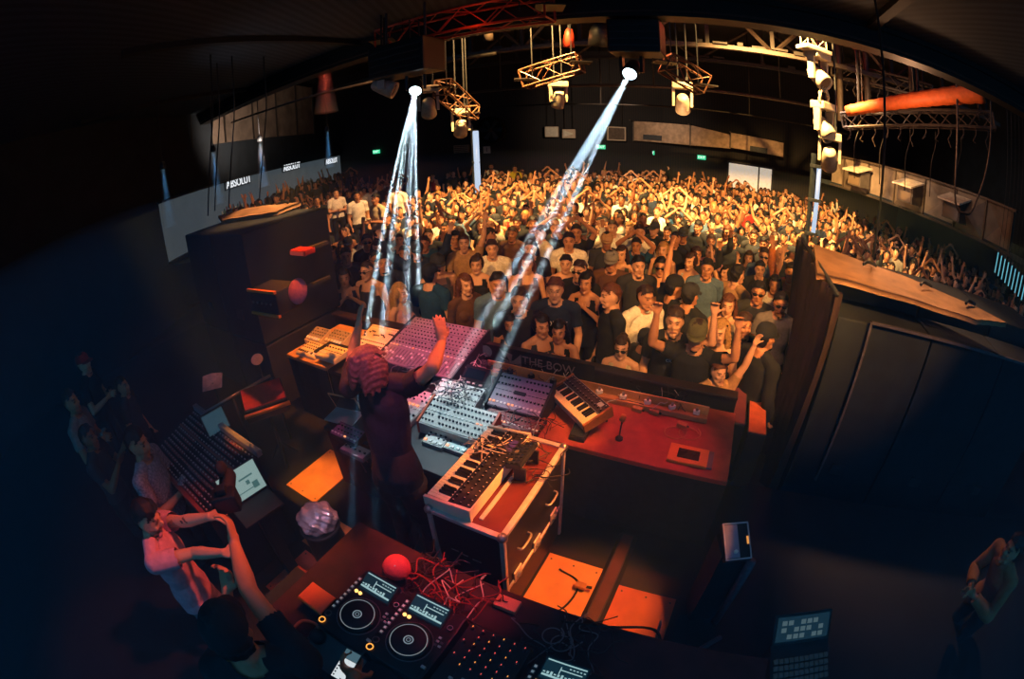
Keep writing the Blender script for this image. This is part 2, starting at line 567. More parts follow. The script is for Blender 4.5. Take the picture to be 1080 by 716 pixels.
    # legs
    for s, nm in ((-1, 'L'), (1, 'R')):
        hip = pel + side * (P['hipw'] * s) + Vector((0, 0, -.04))
        m = lambda q: side * (q[0] * s) + cf * q[1] + Vector((0, 0, q[2]))
        kn = hip + m(P['leg' + nm][0])
        an = kn + m(P['leg' + nm][1])
        mb.tube([hip + Vector((0, 0, .03)), hip, hip.lerp(kn, .4), hip.lerp(kn, .85), kn], [.07, .086, .079, .058, .054], 14)
        mb.ball(kn, .055, 12, 8)
        mb.tube([kn, kn.lerp(an, .3), kn.lerp(an, .75), an], [.053, .056, .040, .036], 12)
        ft = Vector((an.x, an.y, .035))
        mb.tube([an, Vector((an.x, an.y, .04))], [.037, .037], 10)
        fd = (cf + side * (.25 * s)).normalized()
        mb.ball(ft + fd * .06, (.045, .135, .034), 12, 8, Matrix.Rotation(math.atan2(-fd.x, fd.y), 3, 'Z'))
        bones += [('thigh', hip, kn, .085, .055), ('shin', kn, an, .055, .038), ('foot', ft - fd * .05, ft + fd * .17, .045, .035)]
    return mb, bones, dict(hd=hd, r=r, f=f, u=u, hs=hs, arms=joints, che=che, nek=nek, pel=pel, wai=wai, side=side, cf=cf)

def remesh(mb, vox, smooth=2, ratio=None):
    me = bpy.data.meshes.new('tmp')
    me.from_pydata(mb.v, [], mb.f)
    o = bpy.data.objects.new('tmp', me)
    C.objects.link(o)
    m = o.modifiers.new('r', 'REMESH')
    m.mode = 'VOXEL'
    m.voxel_size = vox
    m.use_smooth_shade = True
    if smooth:
        m = o.modifiers.new('s', 'SMOOTH')
        m.factor = .5
        m.iterations = smooth
    if ratio:
        m = o.modifiers.new('d', 'DECIMATE')
        m.ratio = ratio
    dg = bpy.context.evaluated_depsgraph_get()
    out = bpy.data.meshes.new_from_object(o.evaluated_get(dg))
    bpy.data.objects.remove(o)
    bpy.data.meshes.remove(me)
    return out

def mesh_np(me):
    n = len(me.vertices)
    co = np.empty(n * 3, np.float32)
    me.vertices.foreach_get('co', co)
    no = np.empty(n * 3, np.float32)
    me.vertices.foreach_get('normal', no)
    return co.reshape(-1, 3), no.reshape(-1, 3)

def classify(co, bones):
    best = np.full(len(co), 1e9)
    idx = np.zeros(len(co), int)
    tt = np.zeros(len(co))
    for i, (nm, a, b, ra, rb) in enumerate(bones):
        a, b = np.array(a), np.array(b)
        ab = b - a
        t = np.clip(((co - a) @ ab) / (ab @ ab), 0, 1)
        d = np.linalg.norm(co - (a + t[:, None] * ab), axis=1) / (ra + (rb - ra) * t)
        m = d < best
        best[m], idx[m], tt[m] = d[m], i, t[m]
    return idx, tt

def head_local(co, F):
    q = (co - np.array(F['hd'])) / F['hs']
    return np.stack([q @ np.array(F['r']), q @ np.array(F['f']), q @ np.array(F['u'])], 1)

def set_tint(me, co, F, beard=0.0):
    """brows, eyes, lips and stubble: colours of the face itself"""
    h = head_local(co, F)
    x, y, z = np.abs(h[:, 0]), h[:, 1], h[:, 2]
    t = np.ones((len(co), 4), np.float32)
    face = y > .045
    def put(m, c):
        t[m, :3] = c
    if beard > 0:
        m = (y > .02) & (z < -.042) & (z > -.135) & (x < .075)
        t[m, :3] = 1 - beard * np.array([.72, .78, .8])
    put(face & (x < .019) & (np.abs(z + .058) < .0085), (.78, .52, .50))
    put(face & (np.abs(x - .032) < .019) & (np.abs(z - .036) < .0065), (.20, .15, .13))
    put(face & (np.abs(x - .031) < .014) & (np.abs(z - .012) < .008), (.85, .85, .9))
    put(face & (np.abs(x - .031) < .0075) & (np.abs(z - .012) < .008), (.07, .05, .05))
    at_ = me.attributes.get('tint') or me.attributes.new('tint', 'FLOAT_COLOR', 'POINT')
    at_.data.foreach_set('color', t.ravel())

def cut(me, co, no, keep, off, name, wr=0.0, fr=18.0, seed=0):
    """a garment: the faces of the body whose points are all kept, lifted off the skin, with folds"""
    k = np.nonzero(keep)[0]
    new = -np.ones(len(co), int)
    pol = [tuple(p.vertices) for p in me.polygons]
    fs = [p for p in pol if all(keep[i] for i in p)]
    used = sorted({i for p in fs for i in p})
    new[used] = np.arange(len(used))
    c, n = co[used], no[used]
    o = off if np.isscalar(off) else off[used]
    d = np.full(len(used), 1.0) * o
    if wr > 0:
        s = seed * 1.7
        d = d + wr * (np.sin(c[:, 2] * fr * 2.2 + c[:, 0] * fr * .8 + s + 2 * np.sin(c[:, 0] * 9 + s)) * .5 + np.sin(c[:, 0] * fr + c[:, 2] * fr * 1.1 + c[:, 1] * 11 + 2 * s) * .5 + .6)
    c = c + n * d[:, None]
    m = bpy.data.meshes.new(name)
    m.from_pydata(c.tolist(), [], [tuple(int(new[i]) for i in p) for p in fs])
    m.polygons.foreach_set('use_smooth', [True] * len(m.polygons))
    m.update()
    return m

def make_variant(P, vox=.012, ratio=None, beard=0.0, hair='short', top='tee', seed=0, hem=.02):
    mb, bones, F = body_parts(P)
    me = remesh(mb, vox, 2, ratio)
    co, no = mesh_np(me)
    idx, tt = classify(co, bones)
    reg = np.array([b[0] for b in bones])[idx]
    set_tint(me, co, F, beard)
    me.name = 'person_body'
    h = head_local(co, F)
    x, y, z = h[:, 0], h[:, 1], h[:, 2]
    nearh = (np.abs(x) < .10) & (np.abs(y) < .13) & (z > -.14) & (z < .15)
    rel = co - np.array(F['pel'])
    waist = rel[:, 2]
    G = {}
    neckcut = (co - np.array(F['nek']))
    torso = (reg == 'pelvis') | (reg == 'chest') | (reg == 'neck') | (reg == 'thigh')
    up = (waist > hem) & torso
    neckline = np.linalg.norm(neckcut * np.array([1, 1, 1.2]), axis=1)
    if top == 'tee':
        keep = (up & (neckline > .075) & (neckcut[:, 2] < .03)) | ((reg == 'upper_arm') & (tt < .62))
    elif top == 'long':
        keep = (up & (neckline > .072) & (neckcut[:, 2] < .04)) | (reg == 'upper_arm') | ((reg == 'forearm') & (tt < .93))
    elif top == 'tank':
        keep = up & (neckcut[:, 2] < -.035 - .07 * (np.abs(neckcut[:, 0]) < .06)) & ~((np.abs(rel[:, 0]) > .125) & (neckcut[:, 2] > -.16))
    else:
        keep = up & (neckcut[:, 2] < -.16)
    if not P['female']:
        off = .014 + .012 * np.clip((.25 - waist) / .25, 0, 1)
    else:
        off = .009 + .014 * np.clip((hem + .12 - waist) / .12, 0, 1)
    G['shirt'] = cut(me, co, no, keep, off, 'shirt', .007, 16, seed)
    low = ((reg == 'pelvis') & (waist < hem + .018)) | ((reg == 'thigh') & (waist < hem + .018)) | ((reg == 'shin') & (tt < .92))
    G['trousers'] = cut(me, co, no, low, .010, 'trousers', .006, 22, seed + 3)
    lside = np.array([str(b_[0]) for b_ in bones])[idx]
    half = np.arange(len(bones)) >= len(bones) - 3
    fsel = (reg == 'foot') | ((reg == 'shin') & (tt > .95))
    G['shoeL'] = cut(me, co, no, fsel & ~half[idx], .007, 'shoe')
    G['shoeR'] = cut(me, co, no, fsel & half[idx], .007, 'shoe')
    # hair
    rng = np.random.default_rng(seed)
    ph = rng.uniform(0, 6, 6)
    line = np.where(y > .02, .074 + 1.1 * np.clip(y - .068, -.2, 0), np.where(y > -.035, .02 + 1.0 * (y + .035), -.085 + .3 * np.clip(-y - .03, 0, .1)))
    hk = nearh & (z > line) & ((np.abs(x) < .084) | (z > .035)) & ((reg == 'head') | (reg == 'neck'))
    ho = (.012 + .012 * np.clip(z / .1, 0, 1)) + .004 * (np.sin(x * 130 + ph[0]) * np.sin(y * 90 + ph[1]) + np.sin(z * 110 + ph[2] + x * 60))
    if hair == 'crop':
        ho = ho * .35 + .001
    G['hair'] = cut(me, co, no, hk, ho, 'hair')
    if hair in ('long', 'bun', 'shag'):
        hb = MB()
        A = lambda q: F['hd'] + F['r'] * q[0] + F['f'] * q[1] + F['u'] * q[2]
        Rm = Matrix((F['r'], F['f'], F['u'])).transposed()
        hb.ball(A((0, -.016, .022)), (.092, .108, .116), 18, 12, Rm)
        if hair == 'long':
            for sx in (-1, 1):
                hb.tube([A((.062 * sx, -.01, .05)), A((.086 * sx, -.015, -.03)), A((.085 * sx, -.02, -.13)), A((.080 * sx, .01, -.24)), A((.07 * sx, .03, -.33))], [.03, .032, .036, .032, .014], 10)
            hb.tube([A((0, -.07, .02)), A((0, -.085, -.06)), A((0, -.085, -.17)), A((0, -.10, -.28)), A((0, -.10, -.36))], [.08, .078, .072, .06, .03], 14)
        elif hair == 'shag':
            for i in range(26):
                a = rng.uniform(.15 * PI, 1.85 * PI) + PI / 2
                q = (.078 * math.cos(a), -.01 + .09 * math.sin(a))
                z0 = rng.uniform(-.01, .05)
                hb.tube([A((q[0] * .9, q[1] * .9, z0 + .05)), A((q[0] * 1.12, q[1] * 1.12, z0 - .01)), A((q[0] * 1.12, q[1] * 1.14, z0 - .07)), A((q[0] * 1.2, q[1] * 1.2, z0 - .12))], [.026, .026, .020, .006], 7)
        else:
            hb.ball(A((0, -.10, .09)), (.045, .045, .042), 12, 8)
        hm = remesh(hb, .010 if ratio is None else .014, 2, None if ratio is None else .5)
        hc, hn = mesh_np(hm)
        hl = head_local(hc, F)
        # open the face: push the front of the shell back behind the hairline
        fr_ = (hl[:, 1] > .005) & (hl[:, 2] < .072 - .45 * np.clip(hl[:, 1] - .075, -.2, 0)) & (np.abs(hl[:, 0]) < .074)
        kk = ~fr_
        hm2 = cut(hm, hc, hn, kk, .004 * np.sin(hl[:, 2] * 160 + 9 * np.sin(hl[:, 0] * 40)) + .002, 'hair')
        G['hair'] = hm2
    # cap and sunglasses in the same head frame
    A = lambda q: F['hd'] + F['r'] * q[0] + F['f'] * q[1] + F['u'] * q[2]
    Rm = Matrix((F['r'], F['f'], F['u'])).transposed()
    cb = MB()
    cb.smooth = True
    vs, fs, sg = [], [], 18
    rings = [(0.0, .137), (.035, .134), (.066, .119), (.086, .09), (.093, .052), (.094, .035)]
    for rr, zz in rings:
        for k in range(sg):
            w = 2 * PI * k / sg
            vs.append(A((rr * math.cos(w), -.008 + rr * 1.18 * math.sin(w), zz)))
    for i in range(len(rings) - 1):
        for k in range(sg):
            k2 = (k + 1) % sg
            fs.append((i * sg + k, i * sg + k2, (i + 1) * sg + k2, (i + 1) * sg + k))
    cb.add(vs, fs)
    vs, fs = [], []
    for i in range(9):
        a = PI * (.12 + .76 * i / 8)
        for t_, dz in ((0, 0), (0, -.006), (1, -.022), (1, -.016)):
            q = (.090 * math.cos(a), -.008 + .106 * math.sin(a) + t_ * .075 * math.sin(a), .040 + dz)
            vs.append(A(q))
    for i in range(8):
        for k in range(4):
            k2 = (k + 1) % 4
            fs.append((i * 4 + k, i * 4 + k2, i * 4 + 4 + k2, i * 4 + 4 + k))
    cb.add(vs, fs)
    G['_cap'] = cb
    gb = MB()
    for s in (-1, 1):
        gb.ball(A((.033 * s, .096, .010)), (.029, .009, .020), 12, 7, Rm)
        gb.tube([A((.058 * s, .088, .014)), A((.083 * s, .05, .014)), A((.086 * s, -.005, .008))], .004, 6)
    gb.tube([A((-.012, .104, .014)), A((.012, .104, .014))], .004, 6)
    G['_glasses'] = gb
    G['body'] = me
    # one-mesh version's regions (for people a few pixels tall)
    G['_reg'] = dict(keep=keep, low=low, hair=hk, foot=(reg == 'foot'))
    G['_F'] = F
    return G

def cap_mesh(G):
    if isinstance(G['_cap'], MB):
        o = G['_cap'].build('cap', [])
        G['_cap'] = o.data
        bpy.data.objects.remove(o)
    return G['_cap']

def glasses_mesh(G):
    if isinstance(G['_glasses'], MB):
        o = G['_glasses'].build('sunglasses', [])
        G['_glasses'] = o.data
        bpy.data.objects.remove(o)
    return G['_glasses']

def put_part(name, me, m, root):
    o = bpy.data.objects.new(name, me)
    C.objects.link(o)
    o.parent = root
    if not me.materials:
        me.materials.append(None)
    o.material_slots[0].link = 'OBJECT'
    o.material_slots[0].material = m
    return o

def put_person(G, loc, rz, label, skin, shirt, trousers, hairm, group=None, cap=None, glasses=False, scale=1.0, shoes=None, hair=True):
    t = thing('person', label, 'person', loc, rz, group)
    t.scale = (scale,) * 3
    put_part('body', G['body'], skin, t)
    put_part('shirt', G['shirt'], shirt, t)
    put_part('trousers', G['trousers'], trousers, t)
    put_part('shoe', G['shoeL'], shoes or K_RUBBER, t)
    put_part('shoe', G['shoeR'], shoes or K_RUBBER, t)
    if hair:
        put_part('hair', G['hair'], hairm, t)
    if cap:
        put_part('cap', cap_mesh(G), cap, t)
    if glasses:
        put_part('sunglasses', glasses_mesh(G), K_KNOB, t)
    return t

CL = {k: mat('cloth_' + k, c, .9, 0, .18, 30, .1) for k, c in dict(black='#181c20', charcoal='#2e3136', navy='#1d2b42', white='#e9e4da', grey='#7d7a76', tan='#b08a60', olive='#55553a', red='#9c2620', blue='#4f6b88', pink='#c98c92',
      teal='#1b4468', denim='#2a3547', yellow='#d8c23a', orange='#c4713a', cream='#d9c9a4', brown='#5a3c28').items()}
HAIR = {k: mat('hair_' + k, c, .6, 0, .35, 60, .3) for k, c in dict(black='#0e0c0c', brown='#2e1c12', auburn='#57301a', blond='#a07a45').items()}
# ------------------------------------------------------------------ the hall
M_FLOOR = mat('hall_floor', '#1c2226', .5, 0, .3, 3)
M_STAGE = mat('stage_floor_paint', '#12181c', .6, 0, .3, 5)
M_WALL = mat('dark_wall', '#19222a', .8, 0, .3, 2)
M_BRICKY = striped('back_wall_sheet', '#17171a', '#241d1c', 3.0, 'X', .8)
M_DECK = striped('dark_roof_sheet', '#1d2a34', '#2c3a44', 2.2, 'X', .8)
M_ROOF = striped('hall_roof_sheet', '#15161a', '#262220', 2.6, 'Y', .8)

def slab(name, poly, z0, z1, m):
    b = MB()
    b.prism([(p[0], p[1]) for p in poly], (0, 0, z0), (1, 0, 0), (0, 1, 0), (0, 0, z1 - z0))
    return struct(b.build(name, m))

slab('floor', [(-14, -4), (24, -16), (30, 22), (-8, 34), (-16, 26)], FZ - .2, FZ, M_FLOOR)
slab('floor_stage', [S(s, n) for s, n in ((-9, -3.5), (8, -3.5), (8, 3.32), (-9, 3.32))], FZ + .002, STG, M_STAGE)

def wall(name, a, b, z0, z1, th, m):
    a, b = Vector((a[0], a[1], 0)), Vector((b[0], b[1], 0))
    d = (b - a).normalized()
    n = Vector((-d.y, d.x, 0)) * th
    bb = MB()
    bb.prism([(a.x, a.y), (b.x, b.y), (b.x + n.x, b.y + n.y), (a.x + n.x, a.y + n.y)], (0, 0, z0), (1, 0, 0), (0, 1, 0), (0, 0, z1 - z0))
    return struct(bb.build(name, m))

BA, BB, BC = (7.2, 20.4), (-9.3, 23.4), (17.5, 14.6)
wall('wall_back', BA, BB, FZ, 7.2, -.25, M_BRICKY)
wall('wall_back_right', BC, BA, FZ, 7.2, -.25, M_BRICKY)
wall('wall_left', (-9.3, 23.4), (-8.2, -5.0), FZ, 7.2, -.25, M_WALL)
wall('wall_right', (11.5, -5.0), (17.5, 14.6), FZ, 7.2, -.25, M_WALL)
slab('ceiling_hall', [S(s, n) for s, n in ((-20, 6.2), (16, 6.2), (16, 26), (-20, 26))], 7.2, 7.35, M_ROOF)
slab('ceiling', [S(s, n) for s, n in ((-22, -6), (-3.4, -6), (-3.4, 1.4), (6.5, 1.4), (6.5, -6), (15, -6), (15, 6.3), (-22, 6.3))], 5.16, 5.3, M_DECK)
# the long dark edge beam of the stage roof
b = MB()
b.box(S(-2, 6.1, 4.98), (34, .34, .34), UA)
b.box(S(-2, 5.93, 5.12), (34, .12, .07), UA)
b.k = 1
b.box(S(-2, 5.92, 4.88), (34, .02, .025), UA)
struct(b.build('trim_1', [mat('black_beam', '#0d0e10', .6), mat('beam_lip', '#4a3730', .5, .3)]))
b = MB()
for i in range(9):
    b.box(S(-18 + i * 4.0, 3.8, 5.12), (.14, 4.6, .10), UA)
struct(b.build('trim_2', mat('black_joist', '#0f1013', .7)))

# bright doorway with a stair behind it, far right of the back wall
dd = Vector((BC[0] - BA[0], BC[1] - BA[1], 0)).normalized()
dn = Vector((dd.y, -dd.x, 0))
def bw(px, py, off=.0):
    """point on the right-hand part of the back wall"""
    r = ray(px, py)
    A = Vector((BA[0], BA[1], 0))
    nrm = Vector((-dd.y, dd.x, 0))
    t = (A + nrm * -off).dot(nrm) / r.dot(nrm)
    return r * t + Vector((0, 0, CAM_Z))
def bwl(px, py, off=.0):
    A, B = Vector((BA[0], BA[1], 0)), Vector((BB[0], BB[1], 0))
    d = (B - A).normalized()
    nrm = Vector((d.y, -d.x, 0))
    if nrm.y < 0:
        nrm = -nrm
    r = ray(px, py)
    t = (A - nrm * off).dot(nrm) / r.dot(nrm)
    return r * t + Vector((0, 0, CAM_Z)), math.atan2(-d.y, -d.x)
p0, p1, p2 = bw(769, 172, .05), bw(814, 180, .05), bw(814, 196, .05)
DRZ = math.atan2(dd.y, dd.x)
w_ = (Vector((p1.x, p1.y, 0)) - Vector((p0.x, p0.y, 0))).length
b = MB()
c = (p0 + p1) / 2
b.box((c.x, c.y, 1.15), (w_, .06, 2.3), DRZ)
b.k = 1
b.box((c.x, c.y, 2.34), (w_ + .2, .12, .09), DRZ)
b.box(Vector((c.x, c.y, 1.15)) + dd * (w_ * .5 + .05), (.09, .12, 2.3), DRZ)
b.box(Vector((c.x, c.y, 1.15)) - dd * (w_ * .5 + .05), (.09, .12, 2.3), DRZ)
b.box(Vector((c.x, c.y, 1.15)) + dd * (w_ * .2), (.07, .10, 2.3), DRZ)
struct(b.build('door_1', [mat('lit_lobby_beyond_door', '#d8cdb8', .8, emit=(.9, .78, .62), estr=.55), K_DARK]))
struct(slab('floor_riser', [S(s, n) for s, n in ((-13.5, 9.3), (-9.2, 9.3), (-9.2, 16.5), (-13.5, 16.5))], FZ, .32, M_FLOOR))

# bar along the left wall: a long pale lit back panel with signs, counter below
BARX = -8.75
bar = thing('bar', 'long back-lit bar with a blue grey glowing panel along the side wall', 'bar', (BARX, 16.3, 0), 0)
b = MB()
b.box((0, 0, 2.05), (.10, 14.6, 1.55))
b.build('back_panel', mat('backlit_panel', '#39464f', .6, 0, .35, 1.5, emit=(.13, .17, .20), estr=.30), bar)
b = MB()
b.box((.55, 0, .55), (.7, 14.4, 1.1), bev=.02)
b.box((.55, 0, 1.13), (.84, 14.6, .06), bev=.015)
b.build('counter', K_DARK, bar)
b = MB()
b.box((.10, 0, 2.86), (.16, 14.7, .05))
b.box((.10, 0, 1.25), (.16, 14.7, .05))
b.build('panel_frame', K_DARK, bar)
for k, y0 in enumerate((-3.9, -.1, 2.2)):
    b = MB()
    b.box((.16, y0, 1.52), (.16, 1.5, .04))
    sh = b.build('bottle_shelf', K_GREY, bar)

def text_mesh(name, s, size, depth=.004, parent=None, m=None, loc=(0, 0, 0), rot=(0, 0, 0), align='CENTER'):
    cu = bpy.data.curves.new(name, 'FONT')
    cu.body, cu.size, cu.extrude = s, size, depth
    cu.align_x, cu.align_y = align, 'CENTER'
    o = bpy.data.objects.new(name, cu)
    C.objects.link(o)
    dg = bpy.context.evaluated_depsgraph_get()
    me = bpy.data.meshes.new_from_object(o.evaluated_get(dg))
    bpy.data.objects.remove(o)
    me.materials.clear()
    me.materials.append(m)
    r = bpy.data.objects.new(name, me)
    C.objects.link(r)
    r.location, r.rotation_euler = loc, rot
    if parent is not None:
        r.parent = parent
    return r

M_SIGN = glow('lit_sign_letters', (.85, .9, .95), 1.0)
for k, (px, py, wh) in enumerate(((251, 192, 'first'), (307, 176, 'second'), (349, 170, 'third'))):
    r = ray(px, py)
    t = (BARX + .08) / r.x
    p = r * t + Vector((0, 0, CAM_Z))
    sg = thing('bar_sign', ['white lit word sign on the bar panel above the speaker stack', 'white lit word sign on the bar panel above the row of bottles', 'white lit word sign at the far end of the bar panel'][k], 'sign', p, 0, 'lit bar signs')
    b = MB()
    b.box((0, 0, 0), (.03, 1.7, .32), bev=.01)
    b.build('back_plate', mat('sign_plate', '#2b3640', .6), sg)
    text_mesh('lettering', 'ABSOLUT', .37, .01, sg, M_SIGN, (.05, 0, 0), (PI / 2, 0, PI / 2))
# bottles on the lit shelves
gl = [mat('bottle_glass_' + n, c, .15, 0, 0, spec=.6) for n, c in (('clear', '#b7c6c8'), ('green', '#27503a'), ('brown', '#5a3418'))]
bp = MB()
bp.smooth = True
bp.lathe([(0, 0), (.042, 0), (.044, .02), (.044, .19), (.016, .25), (.014, .31), (0, .31)], seg=10)
bottle0 = None
bwords = ['clear', 'green', 'brown']
n = 0
for y0 in (-3.9, -.1, 2.2):
    for k in range(10):
        o = bp.build('bottle', [gl[n % 3]]) if bottle0 is None else bottle0.copy()
        if bottle0 is None:
            bottle0 = o
        else:
            C.objects.link(o)
        o.location = (BARX + .16 + .0, 16.3 + y0 - .62 + k * .138, 1.54)
        o.scale = (1.5, 1.5, 1.6 + .3 * ((k * 7) % 3 - 1) * .5)
        o.material_slots[0].link = 'OBJECT'
        o.material_slots[0].material = gl[n % 3]
        tag(o, f'{bwords[n % 3]} glass bottle, {ORD[k]} on the {["stage-end", "middle", "far-end"][[-3.9, -.1, 2.2].index(y0)]} shelf of the glowing bar', 'bottle', 'bottles on the bar shelves')
        n += 1

# blue downlights above the bar and their short shafts of haze
def haze_mat(name, col, dens, g=.0):
    m = bpy.data.materials.new(name)
    m.use_nodes = True
    nt = m.node_tree
    nt.nodes.remove(nt.nodes['Principled BSDF'])
    v = nt.nodes.new('ShaderNodeVolumeScatter')
    v.inputs['Color'].default_value = (*col, 1)
    v.inputs['Density'].default_value = dens
    v.inputs['Anisotropy'].default_value = g
    nt.links.new(v.outputs[0], nt.nodes['Material Output'].inputs['Volume'])
    return m
M_HAZE = haze_mat('stage_haze', (1, 1, 1), .13, .35)
M_HAZE_THIN = haze_mat('bar_haze', (1, 1, 1), .30, .0)

def haze_shaft(a, b, r0, r1, m, label):
    bb = MB()
    bb.smooth = True
    bb.cyl(a, b, r0, r1, 16)
    o = bb.build('haze', m)
    return tag(o, label, 'haze', None, 'stuff')

for k, (px, py, dist, lab) in enumerate(((225, 160, 11.5, 'small blue downlight over the bar, nearest to the stage'), (274, 149, 13, 'small blue downlight over the middle of the bar'), (345, 138, 16, 'small blue downlight under the red glow over the bar'), (172, 178, 10.5, 'faint small blue downlight beyond the dark speaker stack'))):
    p = atd(px, py, dist)
    l = thing('downlight', lab, 'lamp', p, 0, 'blue downlights over the bar')
    b = MB()
    b.smooth = True
    b.lathe([(0, .16), (.05, .16), (.07, .10), (.08, 0), (.06, 0), (.05, .06), (0, .06)], seg=14)
    b.tube([(0, 0, .16), (0, 0, 7.2 - p.z)], .012, 6)
    b.build('can', K_DARK, l)
    b = MB()
    b.lathe([(0, .02), (.055, .02)], seg=14)
    b.build('lens', glow('blue_lens', (.35, .75, 1), 12), l)
    spot('bar_downlight', p - Vector((0, 0, .01)), p - Vector((0, 0, 3)), (260, 420, 330, 160)[k], (.15, .5, 1), 14, .7, .03)
    haze_shaft(p - Vector((0, 0, .02)), p - Vector((0, 0, 1.3)), .05, .19, M_HAZE_THIN, lab.replace('small blue downlight', 'short blue shaft of haze below the downlight'))

# red glow: a red parcan high over the bar
p = atd(343, 76, 12.5)
l = thing('parcan', 'red glowing parcan lamp hung high over the bar', 'lamp', p)
b = MB()
b.smooth = True
b.lathe([(0, .42), (.12, .42), (.16, .3), (.17, 0), (.15, 0), (.13, .2), (0, .2)], seg=16)
b.build('can', mat('red_can', '#7a1d16', .5), l)
b = MB()
b.tube([(-.2, 0, .2), (-.2, 0, .55), (.2, 0, .55), (.2, 0, .2)], .015, 6)
b.tube([(0, 0, .55), (0, 0, 7.2 - p.z)], .02, 6)
b.build('yoke', K_DARK, l)
b = MB()
b.lathe([(0, .04), (.15, .04)], seg=16)
b.build('lens', glow('red_lens', (1, .10, .04), 14), l)
spot('red_parcan', p - Vector((0, 0, .02)), p - Vector((0, .1, 3)), 120, (1, .12, .05), 26, .9, .05)
haze_shaft(p - Vector((0, 0, .03)), p - Vector((0, .05, 1.15)), .15, .34, M_HAZE_THIN, 'red haze hanging below the red parcan over the bar')
# ------------------------------------------------------------------ roof steel, trusses and lamps
M_RIG = mat('rig_steel', '#4b4038', .5, .35, .25, 12)
M_RIGD = mat('rig_steel_dark', '#2c2723', .55, .35, .25, 12)
M_RED_T = mat('red_canister_lit_truss', '#a5321d', .5, .1, .25, 9)  # red light put into the truss colour; the canister is red itself
M_BEIGE = mat('lamp_housing_beige', '#a69a86', .5, .05, .15, 14)
M_LAMPB = mat('lamp_housing_black', '#0f1114', .5, 0, .1)
M_GLASS = mat('lamp_glass_off', '#6b5a48', .15, .1, 0, spec=.8)

def box_truss(mb, a, b, w=.29, r=.022, rb=.011, bays=None, up=(0, 0, 1)):
    """four chords with zig-zag lacing from a to b"""
    a, b = Vector(a), Vector(b)
    d = (b - a).normalized()
    s = d.cross(Vector(up)).normalized() * (w / 2)
    t = s.cross(d).normalized() * (w / 2)
    n = bays or max(2, round((b - a).length / (w * 1.1)))
    cs = [s + t, s - t, -s - t, -s + t]
    for c in cs:
        mb.cyl(a + c, b + c, r, seg=6)
    for i in range(n):
        p, q = a.lerp(b, i / n), a.lerp(b, (i + 1) / n)
        for k in range(4):
            c0, c1 = cs[k], cs[(k + 1) % 4]
            if i % 2:
                c0, c1 = c1, c0
            mb.cyl(p + c0, q + c1, rb, seg=5)
    for p in (a, b):
        for k in range(4):
            mb.cyl(p + cs[k], p + cs[(k + 1) % 4], r * .8, seg=5)
    return mb

def girder(n, z0, h, s0, s1, label, m0=None, step=1.5):
    t = thing('roof_girder', label, 'girder', S(s0, n, z0), UA, 'steel roof girders')
    L = s1 - s0
    b = MB()
    b.box((L / 2, 0, 0), (L, .16, .10))
    b.build('bottom_chord', m0 or M_RIG, t)
    b = MB()
    b.box((L / 2, 0, h), (L, .16, .10))
    b.build('top_chord', M_RIGD, t)
    k, i = 0.0, 0
    while k < L - .01:
        bb = MB()
        bb.box((k, 0, h / 2), (.09, .09, h))
        bb.build('post', M_RIGD, t)
        if k + step <= L:
            bb = MB()
            a, c = ((k, 0, 0), (k + step, 0, h)) if i % 2 else ((k, 0, h), (k + step, 0, 0))
            bb.cyl(a, c, .05, seg=4)
            bb.build('strut', M_RIG, t)
        k += step
        i += 1
    # purlin ends and cable trays resting on the chord
    bb = MB()
    for j in range(int(L * 2.2)):
        x = j / 2.2 + .2
        if random.random() < .7:
            bb.box((x, random.uniform(-.1, .1), .07 + random.uniform(0, .03)), (random.uniform(.1, .4), .16, random.uniform(.04, .12)))
    bb.build('cable_tray_grating', M_RIGD, t)
    return t

girder(10.5, 5.42, 1.5, -9.5, 7.5, 'steel lattice roof girder just behind the dark stage beam')
girder(14.2, 5.75, 1.4, -11, 6, 'steel lattice roof girder deeper in the hall', M_RIGD, 2.0)

def rail(name, pts, r, m, label, group=None, cat='pipe'):
    b = MB()
    b.smooth = True
    b.tube(pts, r, 8)
    return tag(b.build(name, m), label, cat, group)
rail('lighting_pipe', [S(-8.5, 13, 4.62), S(3.6, 13, 4.62)], .045, M_RIG, 'long rusty pipe slung across the hall below the girders')
rail('lighting_pipe', [S(-9.5, 15.2, 4.2), S(4.0, 15.2, 4.2)], .025, M_RIGD, 'thin pipe slung across the hall above the white wall boxes')
rail('lighting_pipe', [S(-11.9, 6.4, 4.55), S(-6.4, 7.7, 4.62)], .028, M_RIG, 'bright thin pipe slanting over the bar to the beige lamp')
rail('lighting_pipe', [S(-12, 9.5, 5.1), S(-5.2, 9.5, 5.15)], .05, M_RIGD, 'pipe over the bar beneath the stage roof edge')
for k, (s, n, z0, z1) in enumerate(((-5.6, 13, 4.62, 7.2), (-2.2, 13, 4.62, 7.2), (1.4, 13, 4.62, 7.2), (3.3, 13, 4.62, 7.2), (-7.0, 13, 4.62, 7.2), (-4.4, 15.2, 4.2, 7.2), (.6, 15.2, 4.2, 7.2))):
    rail('drop_rod', [S(s, n, z0), S(s, n, z1)], .022, M_RIGD, f'{ORD[k if n < 14 else k - 5]} thin steel rod the {"thin" if n > 14 else "rusty"} pipe hangs from', f'rods holding the {"thin" if n > 14 else "rusty"} pipe', 'rod')

# pale sheeted wall of the roof monitor above the bar
b = MB()
b.box((-8.9, 14.5, 5.3), (.08, 12, 2.3))
b.k = 1
for i in range(7):
    b.box((-8.83, 9 + i * 1.9, 5.3), (.05, .06, 2.3))
o = b.build('wall_left_cladding', [mat('pale_roof_sheet', '#5d5248', .7, 0, .35, 2), M_RIGD])
struct(o)

